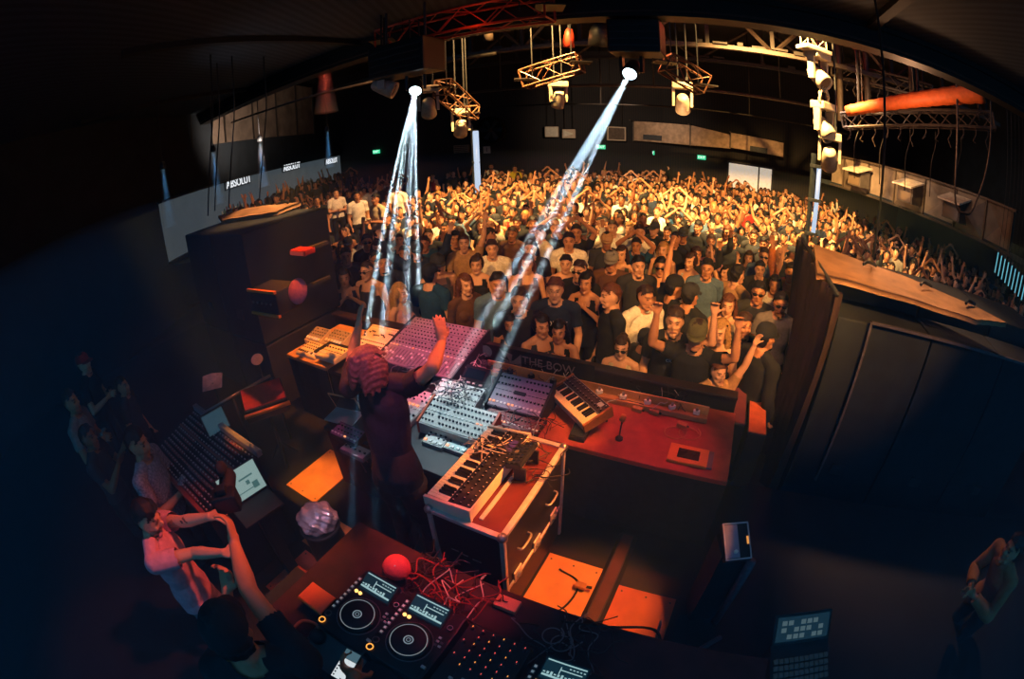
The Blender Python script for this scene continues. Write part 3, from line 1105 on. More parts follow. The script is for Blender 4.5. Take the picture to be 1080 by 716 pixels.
def moving_head(label, loc, rz, tilt, k=1.0, m=None, lit=None, hang=0.0, group='moving head lamps'):
    """base box on top, yoke arms, tilting head with a lens, hanging clamp"""
    m = m or M_BEIGE
    t = thing('moving_head', label, 'stage lamp', loc, rz, group)
    b = MB()
    b.box((0, 0, .0), (.40 * k, .30 * k, .13 * k), bev=.02 * k)
    base = b.build('base', m, t)
    for s in (-1, 1):
        b = MB()
        b.box((s * .09 * k, 0, .12 * k), (.05 * k, .08 * k, .12 * k))
        b.tube([(s * .09 * k, 0, .16 * k), (s * .09 * k, 0, max(.26 * k + hang, (4.97 if Vector(loc).dot(V) < 6.3 else 7.2) - loc[2]))], .018 * k, 8)
        b.build('clamp', M_LAMPB, t)
    for s in (-1, 1):
        b = MB()
        b.prism([(-.07, 0), (.07, 0), (.055, -.36), (-.055, -.36)], (s * .175 * k - .025 * k, 0, -.06 * k), (0, k, 0), (0, 0, k), (.05 * k, 0, 0))
        b.build('yoke_arm', m, t)
    R = Matrix.Translation((0, 0, -.36 * k)) @ Matrix.Rotation(tilt, 4, 'X')
    b = MB(R)
    b.smooth = True
    b.lathe([(0, .20 * k), (.09 * k, .20 * k), (.115 * k, .16 * k), (.135 * k, .02 * k), (.145 * k, -.10 * k), (.15 * k, -.20 * k), (.125 * k, -.20 * k), (.115 * k, -.17 * k)], seg=20)
    hd = b.build('head', m, t)
    b = MB(R)
    b.lathe([(.0, -.175 * k), (.118 * k, -.175 * k)], seg=20)
    b.build('lens', lit or M_GLASS, hd)
    return t, (t.location + Matrix.Rotation(rz, 3, 'Z') @ (R @ Vector((0, 0, -.18 * k))))

def face_cam(p):
    return math.atan2(p.x, -p.y)      # turns the lamp's -y side to the stage

M_BEAMLENS = glow('beam_lens', (.72, .93, 1), 6)

def beam_lamp(label, px, py, dist, targets, power, haze_r, k):
    lens = atd(px, py, dist)
    tgt = sum((Vector(t) for t in targets), Vector()) / len(targets)
    d = (tgt - lens).normalized()
    # place the housing so that its lens sits at the measured point, looking along the beam
    rz = math.atan2(d.x, -d.y)
    tilt = -math.atan2(math.hypot(d.x, d.y), -d.z)
    off = Matrix.Rotation(rz, 3, 'Z') @ ((Matrix.Translation((0, 0, -.36 * k)) @ Matrix.Rotation(tilt, 4, 'X')) @ Vector((0, 0, -.18 * k)))
    root, lp = moving_head(label, lens - off, rz, tilt, k, M_LAMPB, M_BEAMLENS, .3, 'lit moving head lamps')
    for i, t in enumerate(targets):
        t = Vector(t)
        dd_ = (t - lens).normalized()
        L = (t - lens).length
        ld = bpy.data.lights.new('beam', 'AREA')
        ld.shape, ld.size, ld.spread, ld.energy, ld.color = 'DISK', haze_r * 2, rad(.8), power, COOL
        lo = bpy.data.objects.new('beam', ld)
        C.objects.link(lo)
        lo.location = lens + dd_ * .06
        aim(lo, t)
        haze_shaft(lens + dd_ * .09, t, haze_r * 1.05, haze_r * 1.9, M_HAZE, f'pale blue shaft of haze from the {"bar-side lamp" if px < 500 else "mid stage lamp"}, {ORD[i]} of its fan')
    return root

beam_lamp('black moving head over the bar side, throwing a fan of white beams', 438, 96, 6.5, [at(389, 345, 1.62), at(404, 352, 1.62), at(429, 342, 1.62), at(441, 305, 1.75)], 5.5, .022, .72)
beam_lamp('black moving head over mid stage, throwing beams down to the performer', 664, 78, 6.5, [at(372, 585, .25), at(446, 560, .3), at(520, 345, 1.70)], 2.1, .025, .85)
# black battens the lit lamps hang from
for k, (px, py, d, L, lab) in enumerate(((428, 66, 6.6, 1.0, 'black lamp crate hung from the stage beam over the bar-side beams'), (672, 44, 6.5, .72, 'black lamp crate hung from the stage beam over the mid stage beams'))):
    p = atd(px, py, d)
    t = thing('lamp_crate', lab, 'crate', p, UA, 'black lamp crates')
    b = MB()
    b.box((0, 0, .05), (L, .5, .5), bev=.03)
    b.build('body', M_LAMPB, t)
    for s in (-.35, .35):
        b = MB()
        b.tube([(s * L, 0, .3), (s * L, 0, 5.16 - p.z)], .02, 6)
        b.build('hanger', K_DARK, t)
    b = MB()
    for i in range(4):
        b.box((0, -.252, .05 + (i - 1.5) * .1), (L * .9, .02, .02))
    b.build('rib', K_DARK, t)

# unlit beige lamps
def unlit(label, px, py, d, tilt, k, turn=0.0, hang=.5):
    p = atd(px, py, d)
    return moving_head(label, p + Vector((0, 0, .30 * k)), face_cam(p) + turn, tilt, k, None, None, hang)
unlit('beige moving head tilted aside next to the black lamp crate', 405, 88, 6.9, 1.1, .9, 1.3, .6)
unlit('beige moving head hung under the first slanting truss', 452, 110, 8, -.9, .92, 0)
unlit('beige moving head hung at the low end of the first slanting truss', 486, 132, 9, -.9, .92, .1)
unlit('beige moving head hung under the middle truss', 589, 102, 9, -.5, .85, .3)
unlit('beige moving head hung under the truss by the mid stage beams', 720, 106, 9, -.9, 1.0, 0)
# slanting pieces of truss
def truss(label, a, b, w, m, group='short slanting trusses'):
    a, b = Vector(a), Vector(b)
    t = thing('lighting_truss', label, 'truss', a, 0, group)
    mb = MB(Matrix.Translation(-a))
    box_truss(mb, a, b, w, .02, .010)
    mb.build('lattice', m, t)
    for q in (a, b):
        mb = MB(Matrix.Translation(-a))
        mb.box(q, (w * 1.1, w * 1.1, .02))
        mb.build('end_plate', M_RIGD, t)
    for q in (a.lerp(b, .15), a.lerp(b, .85)):
        mb = MB(Matrix.Translation(-a))
        mb.tube([q, Vector((q.x, q.y, 7.2 if q.dot(V) > 6.2 else 5.16))], .012, 5)
        mb.build('hanger', M_LAMPB, t)
    return t
M_RIGW = mat('truss_warm', '#6b4a36', .45, .3, .2, 12)
truss('slanting truss between the two beige lamps over the audience', atd(466, 92, 7.9), atd(497, 119, 9), .30, M_RIGW)
truss('slanting truss over the white wall boxes, hung by the middle lamp', atd(553, 84, 8.6), atd(612, 66, 8.3), .34, mat('truss_orange', '#5e3a24', .45, .3, .2, 12))
truss('slanting truss next to the mid stage beams', atd(702, 66, 7.7), atd(742, 90, 7.9), .34, mat('truss_orange', '#b0683a'))
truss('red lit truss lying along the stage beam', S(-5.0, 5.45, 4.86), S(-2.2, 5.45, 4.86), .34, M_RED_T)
point('red_truss_glow', S(-3.2, 5.1, 4.7), 2.2, (1, .2, .05), .1)
point('red_truss_glow_back', atd(600, 40, 9.6), 8, (1, .3, .08), .1)
point('red_truss_glow_right', atd(690, 62, 7.9), 16, (1, .25, .08), .1)
point('red_roof_glow', atd(815, 30, 9.5), 60, (1, .08, .05), .2)
point('lamp_column_glow', atd(842, 112, 7.3), 6, (1, .62, .35), .1)

# the lamp column hung at the right
colp = [(859, 47), (865, 74), (868, 103), (871, 131), (875, 160)]
P0 = atd(858, 44, 8.6)
t = thing('lamp_hanger', 'short pale truss crown at the top of the hanging lamp column', 'truss', P0)
b = MB()
box_truss(b, Vector((-.22, 0, 0)), Vector((.22, 0, 0)), .22, .018, .01)
b.build('lattice', M_BEIGE, t)
b = MB()
b.box((0, 0, -.16), (.62, .34, .08), bev=.02)
b.build('tray', M_BEIGE, t)
b = MB()
b.tube([(0, 0, .1), (0, 0, 7.2 - P0.z)], .03, 6)
b.build('hanger', K_DARK, t)
for k, (px, py, lab, ti, tu) in enumerate(((863, 74, 'topmost beige lamp of the hanging lamp column, turned aside', .9, .9), (869, 128, 'middle beige lamp of the hanging lamp column, turned aside', .8, .9), (875, 160, 'lowest beige lamp of the hanging lamp column, facing the stage', -.9, 0))):
    p = atd(px, py, 8.6)
    moving_head(lab, p + Vector((0, 0, .28)), face_cam(p) + tu, ti, 1.12, None, None, .1, 'lamps of the hanging column')
p = atd(868, 103, 8.5)
rng_ = random.Random(3)
for k in range(5):
    pts = []
    for j in range(9):
        a = j * .8 + k
        pts.append(p + Vector((math.cos(a) * .11, rng_.uniform(-.08, .02), math.sin(a) * .16 + rng_.uniform(-.05, .05))))
    cable(pts, .013, mat('pale_cable', '#a8987c', .6), 'pale cable coiled between the lamps of the hanging column', 'coiled pale cables in the lamp column')
# mast behind the column and lit tube lamps on poles
def lit_pole(px0, py0, px1, py1, d, lab, r):
    a = atd(px0, py0, d)
    z1 = (atd(px1, py1, d)).z
    t = thing('light_pole', lab, 'pole', (a.x, a.y, 0))
    b = MB()
    b.box((-.12, .06, (a.z + .25 + FZ) / 2), (.08, .08, a.z + .25 - FZ), bev=.01)
    b.build('post', K_BLACK, t)
    b = MB()
    b.smooth = True
    b.cyl((0, 0, z1), (0, 0, a.z), r, seg=10)
    b.build('tube', glow('tube_lamp', (.62, .78, 1), .85), t)
    for z in (z1, (z1 + a.z) / 2, a.z):
        b = MB()
        b.box((-.04, .03, z), (.26, .16, .07), bev=.01)
        b.build('bracket', K_DARK, t)
    return t
lit_pole(501.5, 138, 503.5, 205, 15, 'dark post with a glowing white tube, standing in the audience below the slanting truss', .10)
lit_pole(864, 176, 858.5, 248, 9.5, 'dark post with a glowing white tube, standing under the hanging lamp column', .05)

# back wall: white boxes, duct, drum, exit signs
def on_back(px, py, off=.12):
    p, rz = bwl(px, py, off)
    return p, rz
for k, (px, py, w, h, lab) in enumerate(((582, 139, .62, .5, 'plain pale box speaker high on the back wall, first of the row'), (600, 141, .6, .42, 'pale box speaker with an angled face on the back wall, between two others'), (650, 141, .86, .66, 'pale framed box speaker on the back wall beside the duct'))):
    p, rz = on_back(px, py, .3)
    t = thing('wall_speaker', lab, 'speaker', p, rz, 'pale boxes on the back wall')
    b = MB()
    b.box((0, 0, 0), (w, .36, h), bev=.03)
    b.build('cabinet', mat('pale_box', '#c9b296', .6, 0, .12), t)
    b = MB()
    if k == 2:
        b.box((0, -.185, 0), (w * .84, .02, h * .82), bev=.008)
        b.build('grille', mat('brown_grille', '#5b4a3c', .7), t)
    elif k == 1:
        b.prism([(-w * .4, -h * .4), (w * .4, 0), (-w * .4, h * .4)], (0, -.181, 0), (1, 0, 0), (0, 0, 1), (0, -.10, 0))
        b.build('horn', K_CREAM, t)
    else:
        b.box((0, -.185, 0), (w * .9, .02, h * .88), bev=.008)
        b.build('grille', K_CREAM, t)
    for s in (-.3, .3):
        b = MB()
        b.tube([(s * w, .05, h / 2), (s * w, .05, 7.2 - p.z)], .018, 6)
        b.build('hanger', M_RIGD, t)
M_DUCT = mat('galvanised_duct', '#94785e', .45, .3, .3, 5)
t = thing('air_duct', 'long galvanised air duct stepping down along the back wall', 'duct', (0, 0, 0))
A_ = bw(664, 140, .75)
pts = [bw(x, y, .7) for x, y in ((668, 141), (728, 146), (770, 154), (826, 164))]
hs = [1.0, 1.0, .78, .78]
segs = []
for i in range(3):
    a, c = pts[i], pts[i + 1]
    zc0, zc1 = 3.35, 3.3
    d = Vector((c.x - a.x, c.y - a.y, 0)).normalized()
    b = MB()
    h0, h1 = (1.0, 1.0) if i == 0 else ((1.0, .74) if i == 1 else (.74, .74))
    nn = Vector((-d.y, d.x, 0)) * .7
    L = Vector((c.x - a.x, c.y - a.y, 0)).length
    b.prism([(0, 3.32 - h0 * .42), (L, 3.32 - h1 * .42 - (.0 if i == 0 else .05)), (L, 3.32 + h1 * .5 - (.0 if i == 0 else .1)), (0, 3.32 + h0 * .5)], (a.x, a.y, 0), d, (0, 0, 1), nn)
    b.build('duct_section', M_DUCT, t)
    b = MB()
    b.box((a.x, a.y, 3.34), (.06, .06, h0 * .96), math.atan2(d.y, d.x))
    b.box((a.x, a.y, 3.34 + h0 * .5), (.06, 1.4, .03), math.atan2(d.y, d.x))
    b.build('flange', M_RIG, t)
for x, y, w in ((688, 146, .85), (800, 163, .8)):
    p = bw(x, y, .76)
    b = MB()
    b.box((p.x, p.y, 3.10), (w, .06, .24), DRZ)
    for k in range(5):
        b.box((p.x, p.y - .05, 3.02 + k * .04), (w * .92, .02, .012), DRZ)
    b.build('vent', K_DARK, t)
p, rz = on_back(518, 137, .5)
t = thing('drum_fan', 'large dark drum fan against the back wall beside the light post', 'fan', p, rz)
b = MB()
b.smooth = True
b.lathe([(.62, .35), (.66, .3), (.66, -.3), (.60, -.35), (.56, -.3), (.56, .3)], ax=(0, -1, 0), seg=26)
b.build('drum', mat('fan_drum', '#3a2e2a', .6, .2), t)
b = MB()
for k in range(6):
    a = k * PI / 3
    b.prism([(.08, -.05), (.52, -.12), (.52, .10), (.08, .05)], (0, -.02, 0), (math.cos(a), 0, math.sin(a)), (-math.sin(a), .25, math.cos(a)), (0, .02, 0))
b.build('blades', K_DARK, t)
b = MB()
b.ball((0, -.08, 0), (.10, .08, .10))
b.build('hub', M_RIG, t)
b = MB()
b.tube([(0, 0, .66), (0, 0, 7.2 - p.z)], .03, 6)
b.build('hanger', M_RIGD, t)

M_EXIT = glow('exit_green', (.04, .75, .35), .9)
for k, (px, py, f, lab) in enumerate(((686, 161, bw, 'green exit sign below the duct, nearer to the white boxes'), (740, 166, bw, 'green exit sign below the duct, nearer to the bright doorway'), (634, 155, lambda x, y, o: bwl(x, y, o)[0], 'green exit sign under the framed box speaker'), (397, 160, lambda x, y, o: bwl(x, y, o)[0], 'small green exit sign at the end of the bar'))):
    p = f(px, py, .12)
    rz = DRZ if f is bw else bwl(px, py, .1)[1]
    t = thing('exit_sign', lab, 'sign', p, rz, 'green exit signs')
    b = MB()
    b.box((0, 0, 0), (.40, .06, .2), bev=.012)
    b.build('housing', M_EXIT, t)
    text_mesh('lettering', 'EXIT', .16, .004, t, mat('exit_white', '#f2fff6', .5, emit=(.8, 1, .9), estr=1.2), (0, -.034, 0), (PI / 2, 0, 0))
p, rz = on_back(513.5, 158, .1)
t = thing('number_sign', 'small pale sign with a dark figure by the light post', 'sign', p, rz)
b = MB()
b.box((0, 0, 0), (.34, .04, .34), bev=.01)
b.build('plate', K_CREAM, t)
text_mesh('lettering', '1', .3, .004, t, K_BLACK, (0, -.024, 0), (PI / 2, 0, 0))
p, rz = on_back(487, 157, .1)
t = thing('wall_heater', 'pale ribbed heater box on the back wall below the lamp truss', 'heater', p, rz)
b = MB()
b.box((0, 0, 0), (.75, .22, .38), bev=.02)
b.build('casing', mat('heater_casing', '#8f8468', .6), t)
b = MB()
for k in range(4):
    b.box((0, -.12, -.13 + k * .085), (.66, .03, .03))
b.build('louvre', K_DARK, t)

# right-hand balcony front of folded panels with box lamps on it
FX = 9.5
b = MB()
b.box((FX + 2.6, 7.2, 2.5), (5.2, 8.6, .12))
struct(b.build('floor_balcony', M_WALL))
t = thing('balcony_front', 'balcony front of folded grey triangular panels along the side of the hall', 'balcony front', (FX, 0, 0))
M_FOLD = mat('folded_panel', '#6d5f52', .6, 0, .3, 3)
ys = [10.9, 10.3, 9.2, 8.1, 7.0, 5.95, 5.0, 4.2]
for i in range(len(ys) - 1):
    y0, y1 = ys[i], ys[i + 1]
    b = MB()
    z0, z1 = 2.5, 3.36
    ym, zm = (y0 + y1) / 2, (z0 + z1) / 2
    dpt = -.30 if i % 2 else .10
    vs = [(0, y0, z0), (0, y1, z0), (0, y1, z1), (0, y0, z1), (dpt, ym, zm)]
    vs += [(.12, y0, z0), (.12, y1, z0), (.12, y1, z1), (.12, y0, z1)]
    b.add(vs, [(0, 1, 4), (1, 2, 4), (2, 3, 4), (3, 0, 4), (5, 8, 7, 6), (0, 5, 6, 1), (1, 6, 7, 2), (2, 7, 8, 3), (3, 8, 5, 0)])
    b.build('folded_panel', M_FOLD, t)
    b = MB()
    b.box((-.02, y1, (z0 + z1) / 2), (.05, .04, .9))
    b.build('seam_post', M_RIG, t)
b = MB()
b.box((0, 7.5, 3.38), (.14, 6.8, .05))
b.box((0, 7.5, 2.48), (.14, 6.8, .05))
b.build('edge_rail', M_RIG, t)
for k, (y, lab) in enumerate(((9.3, 'pale hooded box lamp on the balcony front, nearest to the lamp column'), (7.3, 'pale hooded box lamp in the middle of the balcony front'), (5.75, 'pale hooded box lamp on the balcony front, nearest to the stage'))):
    l = thing('hooded_lamp', lab, 'lamp', (FX - .32, y, 3.0), 0, 'hooded lamps on the balcony front')
    b = MB()
    b.prism([(-.2, -.34), (.2, -.34), (.2, .1), (-.2, .1)], (0, -.27, 0), (1, 0, 0), (0, 0, 1), (0, .54, 0))
    b.build('housing', mat('hood_housing', '#4a433d', .6), l)
    b = MB()
    b.prism([(-.38, .02), (.2, .20), (.2, .24), (-.38, .06)], (0, -.34, 0), (1, 0, 0), (0, 0, 1), (0, .68, 0))
    b.build('hood', mat('hood_plate', '#c7b49c', .5), l)
    b = MB()
    b.box((-.205, 0, -.14), (.02, .46, .34))
    b.build('glass', M_GLASS, l)
spot('balcony_wash', (5.5, 6.8, 5.0), (9.4, 6.8, 3.0), 620, (1, .72, .5), 80, .8, .2)

# orange air tube, gantry and steel on the right
TA, TB = atd(893, 117, 9.3), atd(1037, 98, 8.7)
b = MB()
b.smooth = True
n_ = 26
b.tube([TA.lerp(TB, i / n_) for i in range(n_ + 1)], [.10 + .07 * i / n_ + (.012 if i % 2 else 0) for i in range(n_ + 1)], 14)
o = tag(b.build('air_tube', mat('orange_fabric', '#d9642c', .6, 0, .15, 10)), 'long orange fabric air tube hung over the balcony', 'tube')
for q in (.12, .5, .9):
    p = TA.lerp(TB, q)
    rail('tube_strap', [p + Vector((0, 0, .1)), Vector((p.x, p.y, 7.2))], .012, M_RIG, 'thin rope strap holding up the orange air tube', 'rope straps of the air tube', 'strap')
point('air_tube_fill', TA.lerp(TB, .5) + Vector((-.8, -.6, -.5)), 60, (1, .5, .25), .1)  # added point lamp to brighten the tube
def lattice_platform(lab, a, b_, w):
    t = thing('gantry', lab, 'gantry', a)
    mb = MB(Matrix.Translation(-a))
    box_truss(mb, a, b_, w, .03, .014)
    mb.build('lattice', M_RIG, t)
    for q in (a.lerp(b_, .1), a.lerp(b_, .5), a.lerp(b_, .9)):
        mb = MB(Matrix.Translation(-a))
        mb.tube([q, Vector((q.x, q.y, 7.2))], .03, 6)
        mb.build('hanger', M_RIGD, t)
    for i in range(12):
        mb = MB(Matrix.Translation(-a))
        q = a.lerp(b_, (i + .5) / 12) - Vector((0, 0, w / 2))
        mb.tube([q, q + Vector((.03, 0, -.12)), q + Vector((-.02, .05, -.25)), q + Vector((.05, .02, -.18 - .1 * (i % 3)))], .012, 5)
        mb.build('dangling_wire', M_RIG, t)
lattice_platform('rusty lattice gantry below the orange air tube', atd(890, 128, 9.5), atd(1048, 128, 9.2), .28)
lattice_platform('grey lattice gantry behind the hanging lamp column', atd(880, 74, 12), atd(985, 100, 11), .34)
for k, (px0, px1, py0, py1, d) in enumerate(((913, 913, 60, 118, 11.5), (961, 961, 70, 112, 10), (886, 886, 90, 128, 11.5), (900, 925, 48, 92, 12))):
    a, c = atd(px0, py0, d), atd(px1, py1, d)
    c = Vector((a.x, a.y, c.z)) if px0 == px1 else c
    a = Vector((a.x, a.y, 7.2)) if px0 == px1 else a
    rail('steel_post', [a, c], .08, M_RIG, ['pale steel post rising over the middle of the orange air tube', 'pale steel post rising over the thick end of the orange air tube', 'pale steel post rising next to the hanging lamp column', 'pale slanting steel strut above the orange air tube'][(0, 1, 2, 3)[k]], 'steel posts above the balcony', 'post')
# hanging cables and a chain by the balcony
for px, y0, y1, d, lab in ((929.8, 52, 298, 5.0, 'long black cable hanging from the stage roof to the speaker cover'),):
    p = atd(px, 200, d)
    p0 = Vector((p.x, p.y, 5.16))
    cable([p0, Vector((p.x, p.y, 3.6)), Vector((p.x, p.y, 2.25))], .016, K_RUBBER, lab)
p = atd(1045, 150, 8.6)
cable([Vector((p.x, p.y, 7.2)), Vector((p.x, p.y, 4.4)), Vector((p.x - .15, p.y + .2, 3.2)), Vector((p.x - .35, p.y + .3, 2.95)), Vector((p.x - .5, p.y + .5, 3.2)), Vector((p.x - .42, p.y + .55, 5.0)), Vector((p.x - .4, p.y + .55, 7.2))], .022, M_RIG, 'pale rope chain hanging in a loop before the balcony front')
for k in range(5):
    p = atd(905 + 27 * k, 140 + 6 * k, 9.3)
    cable([Vector((p.x, p.y, p.z + .35)), p + Vector((.02, 0, .1)), p + Vector((-.05, .05, -.3)), p + Vector((.05, .1, -.9))], .010, M_RIGD, 'thin loose cable dangling from the gantry to the balcony', 'loose cables under the gantry')
for k, (px, d) in enumerate(((282, 8.5), (248, 8.0), (225, 7.6), (232, 8.3))):
    p = atd(px, 150, d)
    cable([Vector((p.x, p.y, 5.16)), Vector((p.x + .03, p.y, 4.2)), Vector((p.x - .12, p.y, 3.3)), Vector((p.x - .3, p.y, 2.5))], .012, K_RUBBER, 'thin black cable hanging from the stage roof before the bar', 'black cables hanging before the bar')
# lattice rig behind the stage roof over the audience: small dark lamps and boxes
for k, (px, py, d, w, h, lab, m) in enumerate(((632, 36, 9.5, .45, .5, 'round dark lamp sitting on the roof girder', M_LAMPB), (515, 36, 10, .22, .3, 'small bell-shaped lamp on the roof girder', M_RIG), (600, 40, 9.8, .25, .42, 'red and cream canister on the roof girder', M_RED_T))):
    p = atd(px, py, d)
    t = thing('roof_lamp', lab, 'lamp', p)
    b = MB()
    b.smooth = True
    b.lathe([(0, h / 2), (w * .25, h / 2), (w * .45, h * .1), (w * .5, -h / 2), (w * .4, -h / 2), (0, -h * .3)], seg=16, ax=(0, -.4, 1))
    b.build('body', m, t)
    b = MB()
    b.tube([(0, 0, h * .4), (0, 0, 7.2 - p.z)], .02, 6)
    b.build('hanger', K_DARK, t)
# ------------------------------------------------------------------ stage furniture and instruments
M_LITTOP = mat('red_lit_table_top', '#a8483a', .5, 0, .2, 10)  # red of the stage light put into the top's colour
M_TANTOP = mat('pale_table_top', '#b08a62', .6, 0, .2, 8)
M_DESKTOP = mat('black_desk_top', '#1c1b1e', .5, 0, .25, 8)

def table(name, label, s0, s1, n0, n1, ztop, topm, skirt=True, z0=STG, skirtm=None):
    t = thing(name, label, 'table', S(s0, n0, z0), UA)
    w, d, h = s1 - s0, n1 - n0, ztop - z0
    b = MB()
    b.box((w / 2, d / 2, h - .02), (w, d, .04), bev=.006)
    b.build('table_top', topm, t)
    if skirt:
        b = MB()
        nf = int(w * 9)
        vs, fs = [], []
        for i in range(nf + 1):
            x = w * i / nf
            y = .03 + .012 * math.sin(i * 1.9) + .008 * math.sin(i * .7)
            vs += [(x, y - .01, h - .04), (x, y, 0.0)]
        fs = [(2 * i, 2 * i + 1, 2 * i + 3, 2 * i + 2) for i in range(nf)]
        b.add(vs, fs)
        vs = [(0.01, .03, h - .04), (0.01, .03, 0), (0.01, d - .03, 0), (.01, d - .03, h - .04), (w - .01, .03, h - .04), (w - .01, .03, 0), (w - .01, d - .03, 0), (w - .01, d - .03, h - .04)]
        b.add(vs, [(0, 1, 2, 3), (7, 6, 5, 4)])
        b.build('skirt', skirtm or K_CLOTH, t)
    for x in (.06, w - .06):
        for y in (.08, d - .06):
            b = MB()
            b.smooth = True
            b.cyl((x, y, 0), (x, y, h - .04), .018, seg=8)
            b.build('leg', K_STEEL, t)
    return t

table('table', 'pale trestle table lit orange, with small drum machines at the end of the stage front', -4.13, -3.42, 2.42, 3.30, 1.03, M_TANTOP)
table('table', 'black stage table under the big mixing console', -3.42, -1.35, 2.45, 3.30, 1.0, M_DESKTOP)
table('table', 'long table with its top lit red, ending at the framed tablet', -1.35, .33, 2.42, 3.30, 1.0, M_LITTOP)
desk = table('desk', 'black desk of synthesizers in front of the performer', -2.80, -1.02, 1.80, 2.43, .93, M_DESKTOP, True, STG, mat('printed_desk_cloth', '#3a1f24', .8, 0, .35, 6))
# the desk's printed cloth: pale script and a round mark
M_PRINT = mat('faded_print', '#8a5a5c', .8, 0, .2)
b = MB()
for x, z0, z1, w in ((.40, .62, .34, .02), (.46, .60, .48, .016), (.52, .58, .30, .02), (.57, .50, .40, .016)):
    b.tube(curve_pts([(x, 0, z0), (x + .035, 0, z0 - (z0 - z1) * .3), (x - .015, 0, z0 - (z0 - z1) * .6), (x + .02, 0, z1)], 6), w * .3, 5)
b.build('printed_lettering', M_PRINT, desk)
b = MB()
b.lathe([(0, .004), (.05, .004), (.055, 0)], (.62, -.002, .22), (0, -1, 0), 20)
b.build('round_print', M_PRINT, desk)

# stage-front barrier with the printed black banner
t = thing('stage_barrier', 'black barrier along the stage front between the desks and the audience', 'barrier', S(-4.3, 3.36, 0), UA)
b = MB()
b.box((2.31, .03, .43), (4.62, .06, 1.36), bev=.01)
b.build('board', K_BLACK, t)
b = MB()
b.box((2.31, .02, 1.12), (4.62, .12, .03), bev=.01)
b.build('top_rail', mat('rail_dark', '#241c1c', .6, 0, .2), t)
t = tag(MB().box((0, 0, 0), (1.32, .012, .17), bev=.004).build('banner', mat('banner_cloth', '#0d0f13', .8, 0, .2), None, S(-1.62, 3.315, 1.085), UA), 'black banner with a round mark, a bow mark and the words The Bow', 'banner')
M_BPR = mat('banner_print', '#6f6a72', .7, 0, .1)
M_BPR2 = mat('banner_print_teal', '#5d7f86', .7, 0, .1)
text_mesh('lettering', 'THE BOW', .115, .002, t, M_BPR, (.22, -.010, -.005), (PI / 2, 0, 0))
b = MB()
b.lathe([(0, .002), (.062, .002)], (-.42, -.008, .01), (0, -1, 0), 22)
b.build('round_mark', M_BPR2, t)
b = MB()
for q in ([(-.28, .07), (-.19, .02), (-.22, -.02)], [(-.22, .05), (-.14, .03), (-.16, -.07)], [(-.22, -.07), (-.13, -.03), (-.05, -.07)], [(-.13, -.03), (-.05, .05), (-.05, -.07)]):
    b.prism(q, (0, -.007, 0), (1, 0, 0), (0, 0, 1), (0, -.003, 0))
b.build('bow_mark', M_BPR, t)

M_SLOT = mat('fader_slot', '#0b0b0d', .6, 0, 0)

def console(name, label, cat, loc, w, d, h0, h1, ncol, rows, bodym, panelm, tilt=0.0, cheek=None, yaw=UA, knobm=None, group=None, screen=None, capm=None, sections=None):
    """a slanted instrument: body, panel, one child per channel strip with its knobs and faders, side cheeks; local y runs away from the player"""
    t = thing(name, label, cat, loc, yaw, group)
    M = Matrix.Rotation(tilt, 4, 'X')
    b = MB(M)
    b.prism([(0, 0), (d, 0), (d, h1 - .006), (0, h0 - .006)], (-w / 2, -d / 2, 0), (0, 1, 0), (0, 0, 1), (w, 0, 0))
    b.build('body', bodym, t)
    sl = (h1 - h0) / d
    def pz(y):
        return h0 + sl * (y + d / 2)
    b = MB(M)
    e = .008
    b.prism([(0, 0), (d - 2 * e, (d - 2 * e) * sl), (d - 2 * e, (d - 2 * e) * sl + .006), (0, .006)], (-w / 2 + e, -d / 2 + e, pz(-d / 2 + e) - .006), (0, 1, 0), (0, 0, 1), (w - 2 * e, 0, 0))
    b.build('panel', panelm, t)
    if cheek:
        for s in (-1, 1):
            b = MB(M)
            b.prism([(-.005, -.003), (d + .005, -.003), (d + .005, h1 + .012), (-.005, h0 + .012)], (s * (w / 2 + .008) - .009, -d / 2, 0), (0, 1, 0), (0, 0, 1), (.018, 0, 0))
            b.build('side_cheek', cheek, t)
    up = Vector((0, -sl, 1)).normalized()
    yd = Vector((0, 1, sl)).normalized()
    rng = random.Random(int(w * 1000) + ncol)
    for c in range(ncol):
        x = -w / 2 + w * (c + .5) / ncol
        b = MB(M)
        cw = w / ncol
        for kind, fy, sz in rows:
            y = -d / 2 + d * fy
            o = Vector((x, y, pz(y)))
            if kind == 'k':
                if rng.random() < .93:
                    b.k = 0
                    b.cyl(o - up * .002, o + up * sz * 1.3, sz, sz * .8, 8)
                    b.k = 1
                    b.box(o + up * (sz * 1.34) + yd * sz * .4, (sz * .25, sz * .9, sz * .12), R=Matrix((Vector((1, 0, 0)), yd, up)).transposed())
            elif kind == 'f':
                b.k = 2
                b.box(o, (cw * .12, d * sz, .003), R=Matrix((Vector((1, 0, 0)), yd, up)).transposed())
                b.k = 1
                q = o + yd * (d * sz * (rng.random() - .5) * .8)
                b.box(q + up * .008, (cw * .5, d * .035, .016), R=Matrix((Vector((1, 0, 0)), yd, up)).transposed())
            elif kind == 'b':
                b.k = 3 if rng.random() < .25 else 1
                b.box(o + up * .003, (cw * .55, sz, .008), R=Matrix((Vector((1, 0, 0)), yd, up)).transposed())
            elif kind == 'l':
                b.k = 0
                b.box(o, (cw * .8, sz, .002), R=Matrix((Vector((1, 0, 0)), yd, up)).transposed())
        b.build('channel_strip', [knobm or K_KNOB, capm or K_WHITE, M_SLOT, glow('small_led', (1, .35, .15), 1.5)], t)
    if screen:
        x, fy, sw, sh, m = screen
        y = -d / 2 + d * fy
        b = MB(M)
        b.box(Vector((x, y, pz(y))) + up * .004, (sw, sh, .008), R=Matrix((Vector((1, 0, 0)), yd, up)).transposed())
        b.build('display', m, t)
    return t

